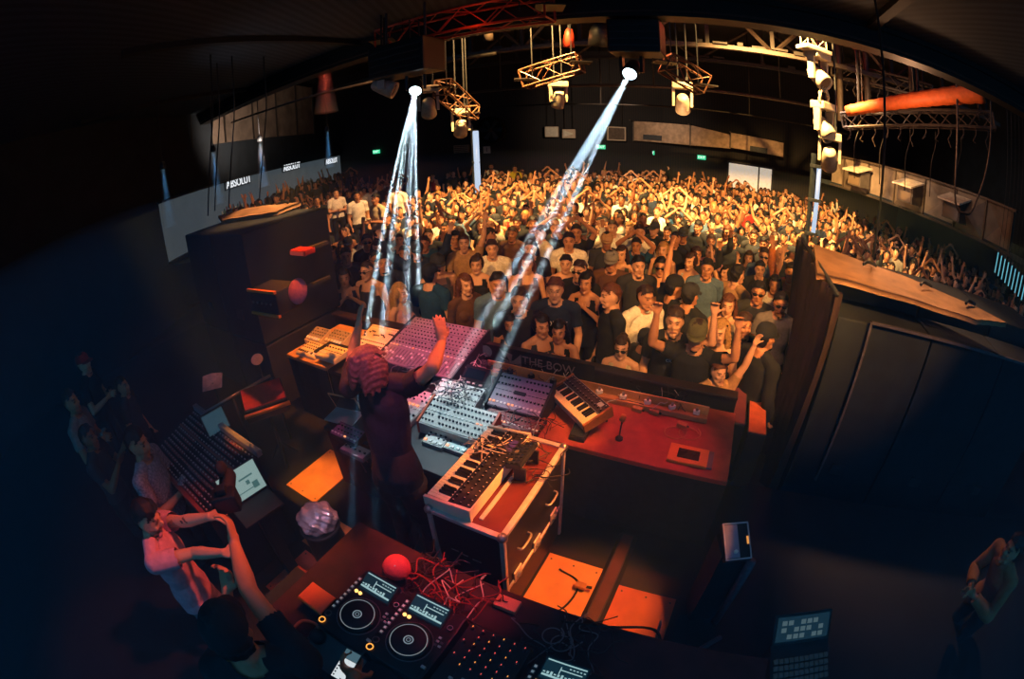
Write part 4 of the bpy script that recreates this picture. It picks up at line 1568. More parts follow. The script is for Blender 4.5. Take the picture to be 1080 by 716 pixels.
FULL = [('k', .95, .008), ('k', .88, .008), ('k', .81, .008), ('l', .765, .004), ('k', .72, .008), ('k', .65, .008), ('k', .58, .008), ('l', .53, .004), ('k', .49, .008), ('k', .42, .008), ('b', .355, .014), ('f', .17, .26)]
SYN = [('k', .86, .010), ('k', .66, .010), ('b', .5, .010), ('k', .36, .010), ('k', .16, .010)]
DRUM = [('k', .85, .008), ('k', .66, .008), ('k', .48, .008), ('b', .2, .03)]
M_PGREY = mat('warm_grey_panel', '#8f8a88', .5, 0, .08)
M_PLGREY = mat('pale_panel', '#cfcbc2', .45, 0, .06)
M_PTEAL = mat('mint_panel', '#b9d3cb', .45, 0, .05)
M_PURP = mat('grey_violet_panel', '#9c93a0', .45, 0, .06)
M_DKPAN = mat('dark_panel', '#222327', .5, 0, .2)
TZ = 1.0
DZ = .93

def ctr(pts, z):
    q = [at(*p, z) for p in pts]
    c = sum(q, Vector()) / len(q)
    return c

console('mixing_console', 'large many-channel mixing console glowing pink, tilted up to the performer', 'mixer', ctr([(414, 384), (435, 341), (495, 353), (477, 395)], 1.12) + Vector((0, 0, -.12)), .92, .70, .06, .24, 22, FULL, K_GREY, M_PGREY, 0, K_DARK)
console('mixing_console', 'flat cream rack mixer with rows of dark sliders, lit orange', 'mixer', ctr([(378, 362), (384, 346), (418, 349), (411, 370)], 1.1) + Vector((0, 0, -.10)), .42, .34, .06, .16, 14, [('f', .62, .45), ('k', .28, .008), ('b', .14, .014), ('k', .90, .006)], K_CREAM, K_CREAM, 0, None, capm=K_KNOB)
console('drum_machine', 'small cream drum machine at the very end of the orange lit table', 'drum machine', ctr([(320, 367), (324, 362), (339, 367), (334, 377)], 1.08) + Vector((0, 0, -.05)), .34, .23, .04, .07, 9, DRUM, K_CREAM, K_CREAM, 0, None, capm=K_KNOB)
console('drum_machine', 'thick cream box synth on a black case, next to the table edge', 'drum machine', ctr([(336, 370), (344, 364), (364, 369), (358, 382)], 1.14) + Vector((0, 0, -.05)), .31, .24, .05, .06, 7, [('k', .75, .01), ('l', .5, .01), ('b', .3, .012)], K_CREAM, K_CREAM, 0, None)
t = thing('gear_case', 'black box case holding up the thick cream box synth', 'case', ctr([(336, 370), (344, 364), (364, 369), (358, 382)], 1.06) + Vector((0, 0, -.03)), UA)
MB().box((0, 0, .025), (.33, .26, .09), bev=.01).build('body', K_BLACK, t)
MB().box((0, -.13, .025), (.30, .012, .06), bev=.003).build('front_panel', K_DARK, t)
console('drum_machine', 'red lit drum machine at the back of the orange lit table, toward its end', 'drum machine', ctr([(324, 355), (330, 346), (345, 350), (340, 360)], 1.12) + Vector((0, 0, -.08)), .26, .22, .05, .12, 6, DRUM, K_CREAM, M_PGREY, 0, None)
console('drum_machine', 'red lit drum machine at the back of the table beside the cream rack mixer', 'drum machine', ctr([(342, 357), (350, 349), (369, 354), (362, 363)], 1.12) + Vector((0, 0, -.08)), .28, .22, .05, .12, 6, DRUM, K_CREAM, M_PGREY, 0, None)
console('synthesizer', 'bright white desktop synth right behind the performer\'s shoulder', 'synthesizer', ctr([(422, 442), (430, 412), (454, 414), (440, 446)], DZ + .06) + Vector((0, 0, -.06)), .22, .40, .05, .09, 5, [('k', .9, .010), ('k', .78, .010), ('k', .66, .010), ('b', .5, .02), ('b', .4, .02), ('k', .2, .012)], K_LIGHT, K_WHITE, 0, None)
console('synthesizer', 'long pale analogue synth with many knobs and orange end cheeks', 'synthesizer', ctr([(448, 438), (457, 422), (520, 442), (510, 463)], DZ + .17) + Vector((0, 0, -.15)), .58, .25, .10, .20, 18, SYN, K_LIGHT, M_PLGREY, 0, mat('orange_cheek', '#c4552c', .5, 0, .15))
console('synthesizer', 'pale modular synth behind the long pale analogue synth, covered with patch leads', 'synthesizer', ctr([(457, 418), (463, 402), (507, 414), (500, 428)], TZ + .12) + Vector((0, 0, -.10)), .42, .22, .06, .14, 13, [('k', .85, .008), ('k', .65, .008), ('k', .4, .007), ('k', .2, .007)], K_LIGHT, M_PLGREY, 0, None)
console('effects_box', 'small pale effects box at the front of the performer\'s desk', 'effects box', ctr([(445, 463), (452, 454), (474, 460), (468, 472)], DZ + .05) + Vector((0, 0, -.05)), .185, .13, .04, .06, 4, [('k', .8, .010), ('k', .55, .010), ('b', .2, .02)], K_LIGHT, M_PLGREY, 0, None, group=None)
console('effects_box', 'small mint effects box at the front of the performer\'s desk', 'effects box', ctr([(469, 471), (476, 460), (498, 466), (490, 477)], DZ + .05) + Vector((0, 0, -.05)), .185, .13, .04, .06, 4, [('k', .8, .010), ('k', .55, .010), ('b', .2, .02)], K_LIGHT, M_PTEAL, 0, None)
console('synthesizer', 'violet desktop synth propped up beside the black banner', 'synthesizer', ctr([(517.7, 416), (527.5, 397.7), (579, 411.7), (571, 430)], 1.17) + Vector((0, 0, -.16)), .46, .28, .07, .22, 14, [('k', .87, .010), ('k', .68, .010), ('l', .5, .006), ('k', .34, .010), ('b', .14, .014)], K_DARK, M_PURP, 0, K_DARK, screen=(0, .5, .1, .03, M_SLOT))
console('patch_bay', 'low red lit patch mixer crossed by cables in front of the violet synth', 'mixer', ctr([(510, 445), (517, 428), (575, 440), (565, 455)], 1.04) + Vector((0, 0, -.04)), .48, .20, .03, .06, 16, [('k', .8, .008), ('k', .5, .008), ('b', .2, .014)], K_DARK, mat('red_brown_panel', '#7d4a42', .5, 0, .1), 0, None)
console('synthesizer', 'dark tilted screen module half hidden behind the patch leads', 'synthesizer', ctr([(487, 400), (495, 385), (515, 395), (506, 415)], 1.10) + Vector((0, 0, -.09)), .24, .16, .05, .16, 4, [('b', .15, .014)], K_BLACK, M_DKPAN, 0, None, screen=(0, .6, .18, .09, mat('dark_screen', '#12303a', .15, 0, 0)))
console('mixing_console', 'narrow pale fader box at the end of the large mixing console', 'mixer', ctr([(476, 366), (482, 353), (500, 357), (494, 372)], 1.12) + Vector((0, 0, -.11)), .24, .26, .06, .16, 8, [('f', .3, .4), ('k', .8, .008), ('k', .65, .008)], K_GREY, M_PURP, 0, None)

# keyboards
def keyboard(label, loc, yaw, w, d, octv, bodym, cheek, tilt=0.0, panelm=None, knobrows=2, panel=.45, screen=None, keym=None, group=None):
    t = thing('keyboard', label, 'keyboard', loc, yaw, group)
    M = Matrix.Rotation(tilt, 4, 'X')
    b = MB(M)
    kd = d * (1 - panel)
    b.prism([(-d / 2, 0), (d / 2, 0), (d / 2, .085), (-d / 2 + kd, .07), (-d / 2 + kd, .045), (-d / 2, .045)], (-w / 2, 0, 0), (0, 1, 0), (0, 0, 1), (w, 0, 0))
    b.build('body', bodym, t)
    for s in (-1, 1):
        b = MB(M)
        b.prism([(-d / 2 - .005, -.002), (d / 2 + .004, -.002), (d / 2 + .004, .095), (-d / 2 + kd, .078), (-d / 2 - .005, .066)], (s * (w / 2 + .01) - .010, 0, 0), (0, 1, 0), (0, 0, 1), (.020, 0, 0))
        b.build('side_cheek', cheek, t)
    nw = octv * 7 + 1
    b = MB(M)
    kw = (w - .02) / nw
    for i in range(nw):
        b.box((-w / 2 + .01 + kw * (i + .5), -d / 2 + kd / 2, .055), (kw * .93, kd * .97, .018), bev=.002)
    b.build('white_key', keym or K_WHITE, t)
    b = MB(M)
    for i in range(nw - 1):
        if i % 7 in (0, 1, 3, 4, 5):
            b.box((-w / 2 + .01 + kw * (i + 1), -d / 2 + kd * .68, .070), (kw * .62, kd * .58, .020), bev=.003)
    b.build('black_key', K_KNOB, t)
    py0 = -d / 2 + kd
    pl = d * panel
    sl = .015 / pl
    b = MB(M)
    b.prism([(.004, .0715), (pl - .006, .0715 + sl * pl), (pl - .006, .0755 + sl * pl), (.004, .0755)], (-w / 2 + .006, py0, 0), (0, 1, 0), (0, 0, 1), (w - .012, 0, 0))
    b.build('panel', panelm or M_DKPAN, t)
    nk = int(w / .038)
    for r_ in range(knobrows):
        b = MB(M)
        y = py0 + pl * (r_ + .6) / (knobrows + .2)
        for i in range(nk):
            x = -w / 2 + w * (i + .5) / nk
            if screen and abs(x - screen[0]) < screen[1] * .6 and r_ == knobrows - 1:
                continue
            b.k = 0
            b.cyl((x, y, .074), (x, y, .094), .0095, .008, 8)
            b.k = 1
            b.box((x, y + .004, .0945), (.003, .008, .002))
        b.build('knob_row', [K_GREY if panelm is None else K_KNOB, K_WHITE], t)
    if screen:
        b = MB(M)
        b.box((screen[0], py0 + pl * .65, .084), (screen[1], pl * .45, .008))
        b.build('display', screen[2], t)
    return t

# the flight case beside the performer and what lies on it
t = thing('flight_case', 'tall black flight case with orange lit metal edges, carrying a keyboard', 'flight case', S(-1.03, 1.73, STG), UA)
CW, CDp, CH = .47, .84, .95
M_CASE = mat('case_black_laminate', '#16171a', .45, 0, .25, 12)
M_CASETOP = mat('case_red_lid', '#5c2420', .5, 0, .2, 8)
MB().box((0, 0, CH / 2 + .03), (CW, CDp, CH - .06), bev=.008).build('body', M_CASE, t)
MB().box((0, 0, CH - .004), (CW - .03, CDp - .03, .012)).build('lid_panel', M_CASETOP, t)
for sx in (-1, 1):
    MB().box((sx * CW / 2, 0, CH), (.035, CDp + .01, .03), bev=.005).build('edge_strip', K_ALU, t)
    MB().box((sx * CW / 2, 0, CH * .42), (.02, CDp + .006, .03), bev=.004).build('edge_strip', K_ALU, t)
    for sy in (-1, 1):
        MB().box((sx * CW / 2, sy * CDp / 2, CH / 2 + .03), (.03, .03, CH - .06), bev=.005).build('corner_strip', K_ALU, t)
        b = MB()
        b.smooth = True
        b.ball((sx * CW / 2, sy * CDp / 2, CH), .032, 10, 7)
        b.build('ball_corner', K_STEEL, t)
        b = MB()
        b.smooth = True
        b.cyl((sx * CW * .38 - .02, sy * CDp * .38, .035), (sx * CW * .38 + .02, sy * CDp * .38, .035), .035, seg=14)
        b.build('caster', K_RUBBER, t)
for sy in (-1, 1):
    MB().box((0, sy * CDp / 2, CH), (CW + .01, .035, .03), bev=.005).build('edge_strip', K_ALU, t)
MB().box((.07, .02, CH + .008), (.025, CDp * .9, .012), bev=.003).build('lid_hinge', K_ALU, t)
for y in (-.28, .0, .27):
    b = MB()
    b.box((CW / 2 + .008, y, CH * .45), (.012, .10, .11), bev=.004)
    b.k = 1
    b.lathe([(0, .02), (.018, .02), (.02, 0)], (CW / 2 + .01, y, CH * .45), (1, 0, 0), 12)
    b.box((CW / 2 + .022, y, CH * .45), (.012, .05, .012))
    b.build('butterfly_latch', [K_ALU, K_STEEL], t)
for y in (-.2, .2):
    b = MB()
    b.smooth = True
    b.tube(curve_pts([(CW / 2 + .005, y - .07, CH * .72), (CW / 2 + .035, y - .055, CH * .72), (CW / 2 + .035, y + .055, CH * .72), (CW / 2 + .005, y + .07, CH * .72)], 5), .009, 8)
    b.build('handle', K_STEEL, t)
b = MB()
for i, (x, z, w) in enumerate(((-.10, .64, .05), (-.03, .63, .04), (.05, .62, .06))):
    b.box((x, -CDp / 2 - .003, z), (w, .004, .008))
b.build('stencil_marking', mat('stencil_paint', '#84807a', .7, 0, .1), t)

keyboard('white keyed synthesizer keyboard lying along the flight case lid', S(-1.145, 1.70, STG + CH + .016), UA - PI / 2, .72, .30, 4, K_CREAM, K_CREAM, 0, M_DKPAN, 3, .52, (-.22, .11, mat('violet_screen', '#3a2b48', .2, 0, 0, emit=(.35, .15, .4), estr=.15)), mat('cream_key', '#efe4cf', .4, 0, .04))
# black pad module on a small stand with a tangle of leads on the case
pm = thing('pad_module', 'black tilted pad module tangled in cables on top of the keyboard', 'module', S(-.93, 1.84, STG + CH + .10), UA - PI / 2)
b = MB(Matrix.Rotation(.35, 4, 'X'))
b.box((0, 0, .03), (.24, .11, .03), bev=.006)
b.build('body', K_BLACK, pm)
b = MB(Matrix.Rotation(.35, 4, 'X'))
for i in range(8):
    for j in range(3):
        b.k = int((i * 3 + j) % 9 == 0)
        b.box((-.098 + i * .028, -.034 + j * .032, .048), (.02, .022, .008), bev=.002)
b.build('pad_grid', [K_DARK, glow('amber_pad', (1, .3, .06), .35)], pm)
for s in (-1, 1):
    MB().box((s * .09, .02, -.04), (.018, .08, .10), bev=.003).build('stand_foot', K_DARK, pm)

keyboard('small yellow lit keyboard propped up at a slant on the red table', ctr([(583, 410), (600, 396), (645, 433), (622.5, 449.4)], 1.16) + Vector((0, 0, -.06)), rad(-66), .52, .25, 3, K_ALU, mat('wood_cheek', '#a4622f', .5, 0, .25, 20), rad(14), mat('dark_red_panel', '#3b2730', .5, 0, .1), 2, .42, (.19, .05, mat('pale_screen', '#b9c2c6', .3, 0, 0)), mat('yellow_cream_key', '#f0dca8', .4, 0, .04))
b = MB()
p = ctr([(583, 410), (600, 396), (645, 433), (622.5, 449.4)], 1.16)
kst = thing('keyboard_stand', 'black stand under the small yellow lit keyboard', 'stand', (p.x, p.y, TZ), rad(-66))
for s in (-1, 1):
    b = MB()
    b.smooth = True
    b.tube([(s * .18, -.13, .012), (s * .18, -.10, .06), (s * .18, .12, .115), (s * .18, .14, .012)], .010, 8)
    b.build('leg', K_BLACK, kst)
MB().tube([(-.18, .13, .06), (.18, .13, .06)], .008, 6).build('crossbar', K_BLACK, kst)

# long trough behind the instruments with clip lamps and plugs
t = thing('cable_trough', 'long shallow wooden cable trough behind the keyboards, lit orange toward its end', 'trough', S(-1.95, 3.12, TZ), UA)
for y, h_ in ((-.055, .035), (.055, .075)):
    MB().box((1.02, y, h_ / 2 + .012), (2.04, .018, h_), bev=.003).build('side_board', K_WOOD, t)
MB().box((1.02, 0, .008), (2.04, .12, .016)).build('bottom_board', K_WOOD, t)
for i in range(10):
    p = S(-1.9 + i * .21, 3.12, TZ + .03)
    b = MB()
    b.box((0, 0, .02), (.055, .035, .035), bev=.004)
    b.k = 1
    b.cyl((.0, 0, .035), (0, 0, .062), .012, seg=8)
    tag(b.build('plug', [K_WHITE if i > 4 else K_DARK, K_STEEL], None, p, UA + (i % 3) * .4), f'small {"white" if i > 4 else "black"} plug in the wooden cable trough, {ORD[i]} from its console end', 'plug', 'plugs in the cable trough')

# framed tablet, adapters, little lamp on the red table
t = thing('tablet', 'tablet in a wide orange frame lying at the end of the red table', 'tablet', ctr([(702, 478), (713, 465), (752, 479), (738, 497)], TZ + .02) + Vector((0, 0, -.02)), UA)
MB().box((0, 0, .012), (.30, .20, .022), bev=.006).build('frame', mat('orange_frame', '#e2913f', .5, 0, .08), t)
MB().box((-.0, 0, .0245), (.165, .105, .004)).build('screen', mat('dark_picture', '#2a2a24', .2, 0, .5, 14), t)
MB().box((.165, 0, .010), (.05, .19, .018), bev=.004).build('cover_flap', mat('grey_flap', '#6b5f66', .6), t)
for k, (px, py, lab) in enumerate(((719, 450, 'orange lit power adapter with looped lead near the framed tablet'), (672, 433, 'small flat adapter by the cable trough, closer to the yellow keyboard'), (690, 436, 'small flat adapter by the cable trough, closer to the framed tablet'))):
    p = at(px, py, TZ)
    a = thing('power_adapter', lab, 'adapter', p, UA - .2)
    MB().box((0, 0, .018), (.085, .05, .035), bev=.006).build('body', mat('adapter_shell', '#c07a4c', .5), a)
    MB().cyl((.042, 0, .018), (.06, 0, .018), .008, seg=8).build('lead_boot', K_RUBBER, a)
for q in ((712, 458, 1), (727, 459, -1)):
    c0 = at(q[0], q[1], TZ + .008)
    pts = [c0 + Vector((math.cos(a) * .085, math.sin(a) * .085, .003 * i)) for i, a in enumerate(np.linspace(0, 2 * PI * 1.05, 12))]
    cable(pts, .005, mat('orange_lead', '#b9754f', .5), 'thin pale lead looped on the red table by the adapter', 'looped leads by the adapter')
p = at(653, 463, TZ)
t = thing('gooseneck_lamp', 'little upright lamp with an orange head at the edge of the red table', 'lamp', p)
MB().lathe([(0, 0), (.03, 0), (.03, .012), (.008, .016), (0, .016)], seg=14).build('foot', K_BLACK, t)
b = MB(); b.smooth = True
b.tube(curve_pts([(0, 0, .012), (.0, .0, .10), (.01, .01, .17)], 5), .006, 7)
b.build('neck', K_BLACK, t)
b = MB(); b.smooth = True
b.lathe([(0, .03), (.02, .03), (.024, 0), (.02, -.02), (0, -.02)], (.01, .01, .18), (.3, .1, 1), 12)
b.build('lamp_head', mat('lamp_orange', '#cf7a3c', .5), t)
t = thing('floor_pedal', 'black wedge pedal at the joint of the desk and the red table', 'pedal', at(612, 458, TZ), UA)
MB().prism([(-.09, 0), (.09, 0), (.09, .08), (-.09, .03)], (-.06, 0, 0), (0, 1, 0), (0, 0, 1), (.12, 0, 0)).build('body', K_BLACK, t)
MB().prism([(-.08, .034), (.08, .08), (.08, .088), (-.08, .042)], (-.05, 0, 0), (0, 1, 0), (0, 0, 1), (.10, 0, 0)).build('treadle', K_DARK, t)

# headphones & items by the left shoulder of the performer: open laptop wedge, purple mixer on the desk end
t = thing('laptop', 'open laptop with a pale glowing lid edge at the end of the performer\'s desk', 'laptop', at(363, 440, DZ), UA + .2)
MB().box((0, 0, .01), (.30, .21, .016), bev=.005).build('keyboard_deck', K_LIGHT, t)
b = MB(Matrix.Translation((0, .10, .016)) @ Matrix.Rotation(rad(20), 4, 'X'))
b.box((0, 0, .10), (.30, .010, .20), bev=.004)
b.build('lid', mat('laptop_lid', '#cfae86', .4, .2, .05), t)
b = MB(Matrix.Translation((0, .10, .016)) @ Matrix.Rotation(rad(20), 4, 'X'))
b.box((0, -.006, .10), (.27, .003, .17))
b.build('screen', mat('laptop_dark', '#2c2a33', .2, 0, 0), t)
console('mixing_console', 'small violet mixer at the end of the performer\'s desk below the laptop', 'mixer', at(368, 462, DZ), .30, .15, .05, .075, 8, [('k', .75, .009), ('k', .45, .009), ('b', .18, .012)], K_DARK, mat('violet_panel', '#8d6a86', .45, 0, .06))
console('effects_box', 'grey rack box hanging over the edge of the performer\'s desk under the violet mixer', 'effects box', at(376, 478, DZ - .03), .26, .12, .04, .04, 5, [('k', .5, .010)], K_GREY, K_LIGHT)

# cable tangles
M_LEADS = [mat('lead_' + n, c, .5, 0, 0) for n, c in (('pale', '#b9b4ac'), ('black', '#16171a'), ('red', '#8a2a22'), ('grey', '#6b6c72'))]
LEADN = ['pale', 'black', 'red', 'grey']
rc = random.Random(5)
def tangle(px0, py0, px1, py1, z, n, where, r=.0030, cols=(0, 1, 2, 3), lift=.06, ln=.28):
    for i in range(n):
        c = cols[i % len(cols)]
        p = at(rc.uniform(px0, px1), rc.uniform(py0, py1), z)
        a = rc.uniform(0, 6.28)
        pts = []
        for k in range(6):
            q = p + Vector((math.cos(a), math.sin(a), 0)) * (ln * (k / 5 - .5)) + Vector((rc.uniform(-.05, .05), rc.uniform(-.05, .05), 0))
            q.z = z + (lift * math.sin(PI * k / 5) * rc.uniform(.2, 1.2)) + .005
            pts.append(q)
        cable(pts, r, M_LEADS[c], f'{LEADN[c]} patch lead {where}', f'{LEADN[c]} patch leads {where}', 'patch_lead', 'cable', 5, 5)
tangle(424, 385, 452, 398, 1.02, 10, 'between the big console and the white synth', cols=(0, 0, 3))
tangle(470, 372, 530, 392, 1.03, 24, 'in the tangle behind the pale modular synth', cols=(0, 3, 1, 0))
tangle(455, 405, 500, 425, 1.15, 20, 'over the pale modular synth', cols=(0, 3, 1), lift=.05, ln=.2)
tangle(512, 432, 590, 456, 1.07, 16, 'across the red lit patch mixer', cols=(2, 1, 0), lift=.04)
tangle(530, 378, 600, 398, 1.02, 14, 'in front of the black banner', cols=(0, 1, 3))
tangle(640, 402, 735, 428, 1.05, 14, 'along the orange lit trough', cols=(1, 1, 0), lift=.03)
tangle(505, 480, 570, 470, 1.30, 12, 'over the keyboard on the flight case', cols=(1, 1, 0), lift=.06, ln=.3)
tangle(555, 440, 605, 470, 1.02, 10, 'at the joint of the desk and the red table', cols=(1, 2))
tangle(545, 482, 585, 520, 1.215, 7, 'hanging over the red case lid', cols=(1,), lift=.02, ln=.3)

# ------------------------------------------------------------------ the players' table close to the camera
DJT = 1.05
dt = table('table', 'dark cloth-covered table of disc players nearest to the camera', -1.68, .75, .22, 1.10, DJT, mat('dark_wine_cloth', '#33181d', .8, 0, .45, 7), True)
M_SCR = mat('player_screen', '#14323c', .2, 0, 0, emit=(.04, .14, .18), estr=.12)
M_SCRL = glow('screen_text', (.5, .85, .9), .6)
M_RING = glow('jog_ring', (.55, .68, .75), .3)
M_AMB = glow('amber_button', (1, .55, .15), 2.2)
M_ORING = glow('play_ring', (1, .38, .06), 1.6)
M_GLED = glow('green_led', (.05, .9, .35), 1.0)
def disc_player(label, loc):
    t = thing('disc_player', label, 'disc player', loc, UA, 'disc players on the near table')
    w, d, h = .318, .42, .10
    MB().box((0, 0, h / 2), (w, d, h), bev=.008).build('body', K_BLACK, t)
    MB().box((0, 0, h), (w - .012, d - .012, .006), bev=.002).build('top_plate', mat('player_plate', '#191a1e', .35, .1, .1), t)
    # jog wheel
    b = MB(); b.smooth = True
    b.lathe([(.104, 0), (.104, .014), (.098, .020), (.090, .022), (0, .022)], (0, -.045, h + .002), (0, 0, 1), 40)
    j = b.build('jog_wheel', mat('jog_black', '#15161a', .4, .1, .1), t)
    b = MB(); b.torus((0, -.045, h + .025), .088, .0022, seg=44)
    b.build('jog_ring', M_RING, j)
    b = MB(); b.torus((0, -.045, h + .025), .022, .0028, seg=24); b.torus((0, -.045, h + .025), .010, .0016, seg=20)
    b.build('centre_mark', mat('centre_print', '#7f98a0', .5, 0, 0, emit=(.3, .45, .5), estr=.5), j)
    b = MB(); b.torus((0, -.045, h + .004), .112, .003, seg=40)
    b.build('jog_bezel', mat('bezel_silver', '#7d7478', .3, .7, .1), j)
    # screen on its raised wedge
    b = MB()
    b.prism([(0, 0), (.115, 0), (.115, .045), (0, .008)], (-.115, .088, h), (0, 1, 0), (0, 0, 1), (.205, 0, 0))
    b.build('screen_wedge', K_BLACK, t)
    Rm = Matrix.Translation((-.0125, .145, h + .030)) @ Matrix.Rotation(math.atan2(.037, .115), 4, 'X')
    b = MB(Rm); b.box((0, 0, 0), (.19, .104, .004))
    sc = b.build('screen', M_SCR, t)
    b = MB(Rm)
    b.box((0, .044, .003), (.18, .006, .002))
    b.box((0, -.032, .003), (.18, .010, .002))
    for i in range(9):
        b.box((-.083 + i * .0165, -.018, .003), (.010, .006 + .006 * (i % 3), .002))
    b.box((.03, .012, .003), (.10, .005, .002))
    b.box((-.02, .008, .003), (.004, .035, .002))
    for i in range(5):
        b.box((.02 + i * .016, .028, .003), (.009, .005, .002))
    b.build('screen_text', M_SCRL, sc)
    b = MB(); b.smooth = True
    b.lathe([(0, .02), (.014, .02), (.016, 0)], (.125, .115, h + .002), (0, 0, 1), 18)
    k_ = b.build('browse_knob', K_KNOB, t)
    b = MB(); b.torus((.125, .115, h + .022), .013, .0018, seg=20)
    b.build('knob_ring', mat('ring_pale', '#9aa2a8', .4), k_)
    for nm, y, m in (('play_button', -.178, M_ORING), ('cue_button', -.128, mat('cue_silver', '#5d5a5e', .4, .4))):
        b = MB(); b.smooth = True
        b.lathe([(0, .008), (.015, .008), (.017, 0)], (-.135, y, h + .002), (0, 0, 1), 18)
        pb = b.build(nm, K_KNOB, t)
        b = MB(); b.torus((-.135, y, h + .010), .0165, .0028, seg=22)
        b.build('button_ring', m, pb)
    for i in range(8):
        b = MB(); b.box((-.142, -.075 + i * .031, h + .005), (.020, .022, .008), bev=.002)
        hc = b.build('hot_cue_button', K_GREY, t)
        b = MB(); b.box((-.142, -.075 + i * .031, h + .0098), (.012, .012, .002))
        b.build('button_print', mat('pale_print', '#aab2b6', .5, 0, 0, emit=(.3, .4, .42), estr=.35), hc)
    for i in range(2):
        b = MB(); b.lathe([(0, .007), (.009, .007), (.010, 0)], (-.108 + i * .026, .072, h + .003), (0, 0, 1), 14)
        b.build('loop_button', M_AMB, t)
    MB().box((.135, -.12, h + .003), (.008, .15, .004)).build('tempo_slot', M_SLOT, t)
    MB().box((.135, -.13, h + .010), (.022, .016, .018), bev=.003).build('tempo_slider', K_LIGHT, t)
    for i in range(5):
        b = MB(); b.box((.110 + .022 * (i % 2), .005 + .022 * (i // 2), h + .005), (.015, .012, .007), bev=.002)
        b.build('side_button', [K_GREY, M_PTEAL, K_LIGHT][i % 3], t)
    for i in range(6):
        b = MB(); b.box((-.085 + i * .034, .205 - .010, h + .004), (.020, .010, .006), bev=.001)
        b.build('rear_button', M_GLED if i == 0 else K_GREY, t)
    return t
def dj_place(s, n):
    return S(s, n, DJT)
JX = at(377, 648, DJT + .12)
def st(p):
    return Vector((p.x, p.y, 0)).dot(U), Vector((p.x, p.y, 0)).dot(V)
s0, n0 = st(JX)
disc_player('disc player nearest to the small orange box, amber ring lit', dj_place(s0, n0 + .045))
s1, n1 = st(at(431, 675, DJT + .12))
disc_player('disc player between the first player and the knobbed mixer', dj_place(s1, n1 + .045))
s3, n3 = st(at(578, 706, DJT + .12))
disc_player('disc player beyond the knobbed mixer, green light on its edge', dj_place(s1 + .70, n1 + .015))

# club mixer
t = thing('club_mixer', 'black four channel club mixer with red glowing knobs between disc players', 'mixer', dj_place(s1 + .345, n1 + .045), UA)
MB().box((0, 0, .05), (.32, .40, .10), bev=.008).build('body', K_BLACK, t)
MB().box((0, 0, .10), (.308, .388, .006), bev=.002).build('top_plate', mat('mixer_plate', '#2a2226', .4, .1, .1), t)
M_KRED = glow('red_knob_led', (1, .12, .10), 1.2)
M_MKNOB = mat('mixer_knob', '#4a2a30', .4, 0, 0)
for c in range(6):
    x = -.132 + c * .0528
    for i in range(6):
        y = .17 - i * .042
        if c in (0, 5) and i % 2:
            continue
        b = MB()
        b.cyl((x, y, .102), (x, y, .122), .0105, .0085, 10)
        b.k = 1
        b.box((x, y + .005, .123), (.0025, .008, .002))
        b.build('knob', [M_MKNOB, M_KRED if (i + c) % 3 else M_ORING], t)
    if 0 < c < 5:
        MB().box((x, -.115, .104), (.006, .08, .003)).build('fader_slot', M_SLOT, t)
        MB().box((x, -.115 + .02 * ((c * 7) % 3 - 1), .112), (.018, .012, .016)).build('fader', K_LIGHT, t)
        MB().torus((x, -.172, .106), .009, .002, seg=14).build('cue_ring', M_ORING, t)
MB().box((0, -.187, .104), (.09, .006, .003)).build('crossfader_slot', M_SLOT, t)
MB().box((.015, -.187, .112), (.014, .016, .016), bev=.002).build('crossfader', K_LIGHT, t)

# things round the players
p = at(419, 600, DJT + .06)
t = thing('ball', 'coral pink foam ball lying on the near table behind the first disc player', 'ball', Vector((p.x, p.y, DJT)))
b = MB(); b.smooth = True
b.ball((0, 0, .075), (.076, .076, .074), 26, 18)
b.build('foam', mat('coral_foam', '#e0605a', .75, 0, .12, 30), t)
b = MB(); b.smooth = True
b.torus((0, 0, .075), .0765, .0018, (.3, .2, 1), 30)
b.build('seam', mat('coral_seam', '#b8443f', .75), t)
b = MB(); b.smooth = True
b.ball((.01, -.035, .140), (.006, .006, .004), 8, 5)
b.build('valve', K_WHITE, t)
t = thing('plastic_box', 'small orange topped black box on the near table beside the first player', 'box', Vector((*at(334, 630, DJT + .1).xy, DJT)), UA)
MB().box((0, 0, .05), (.17, .12, .09), bev=.006).build('body', K_BLACK, t)
MB().box((0, 0, .099), (.175, .125, .012), bev=.004).build('lid', mat('orange_lid', '#d8623a', .55, 0, .1), t)
MB().box((0, -.063, .085), (.175, .008, .03), bev=.002).build('lip', mat('yellow_lip', '#dc9a4a', .5), t)
p = at(535, 636, DJT + .03)
t = thing('junction_box', 'flat salmon plastic junction box on the near table edge', 'box', Vector((p.x, p.y, DJT)), UA)
MB().box((0, 0, .018), (.125, .075, .034), bev=.006).build('body', mat('salmon_plastic', '#d9856a', .5, 0, .06), t)
MB().box((-.07, -.01, .014), (.02, .03, .016), bev=.003).build('cable_gland', K_RUBBER, t)
tangle(425, 597, 470, 620, DJT + .01, 16, 'behind the second player', r=.0042, cols=(1, 1, 2), lift=.05, ln=.34)
tangle(468, 615, 520, 650, DJT + .01, 16, 'beside the salmon junction box', r=.0034, cols=(2, 2, 1, 0), lift=.06, ln=.28)
tangle(555, 668, 640, 690, DJT + .01, 16, 'on the dark end of the near table', r=.0034, cols=(1, 1, 3), lift=.02, ln=.30)
cable([at(592, 655, DJT + .02), at(640, 661, DJT + .02), at(690, 664, DJT + .0), at(700, 690, .9), at(725, 712, .6)], .008, K_RUBBER, 'thick black cable running off the end of the near table')
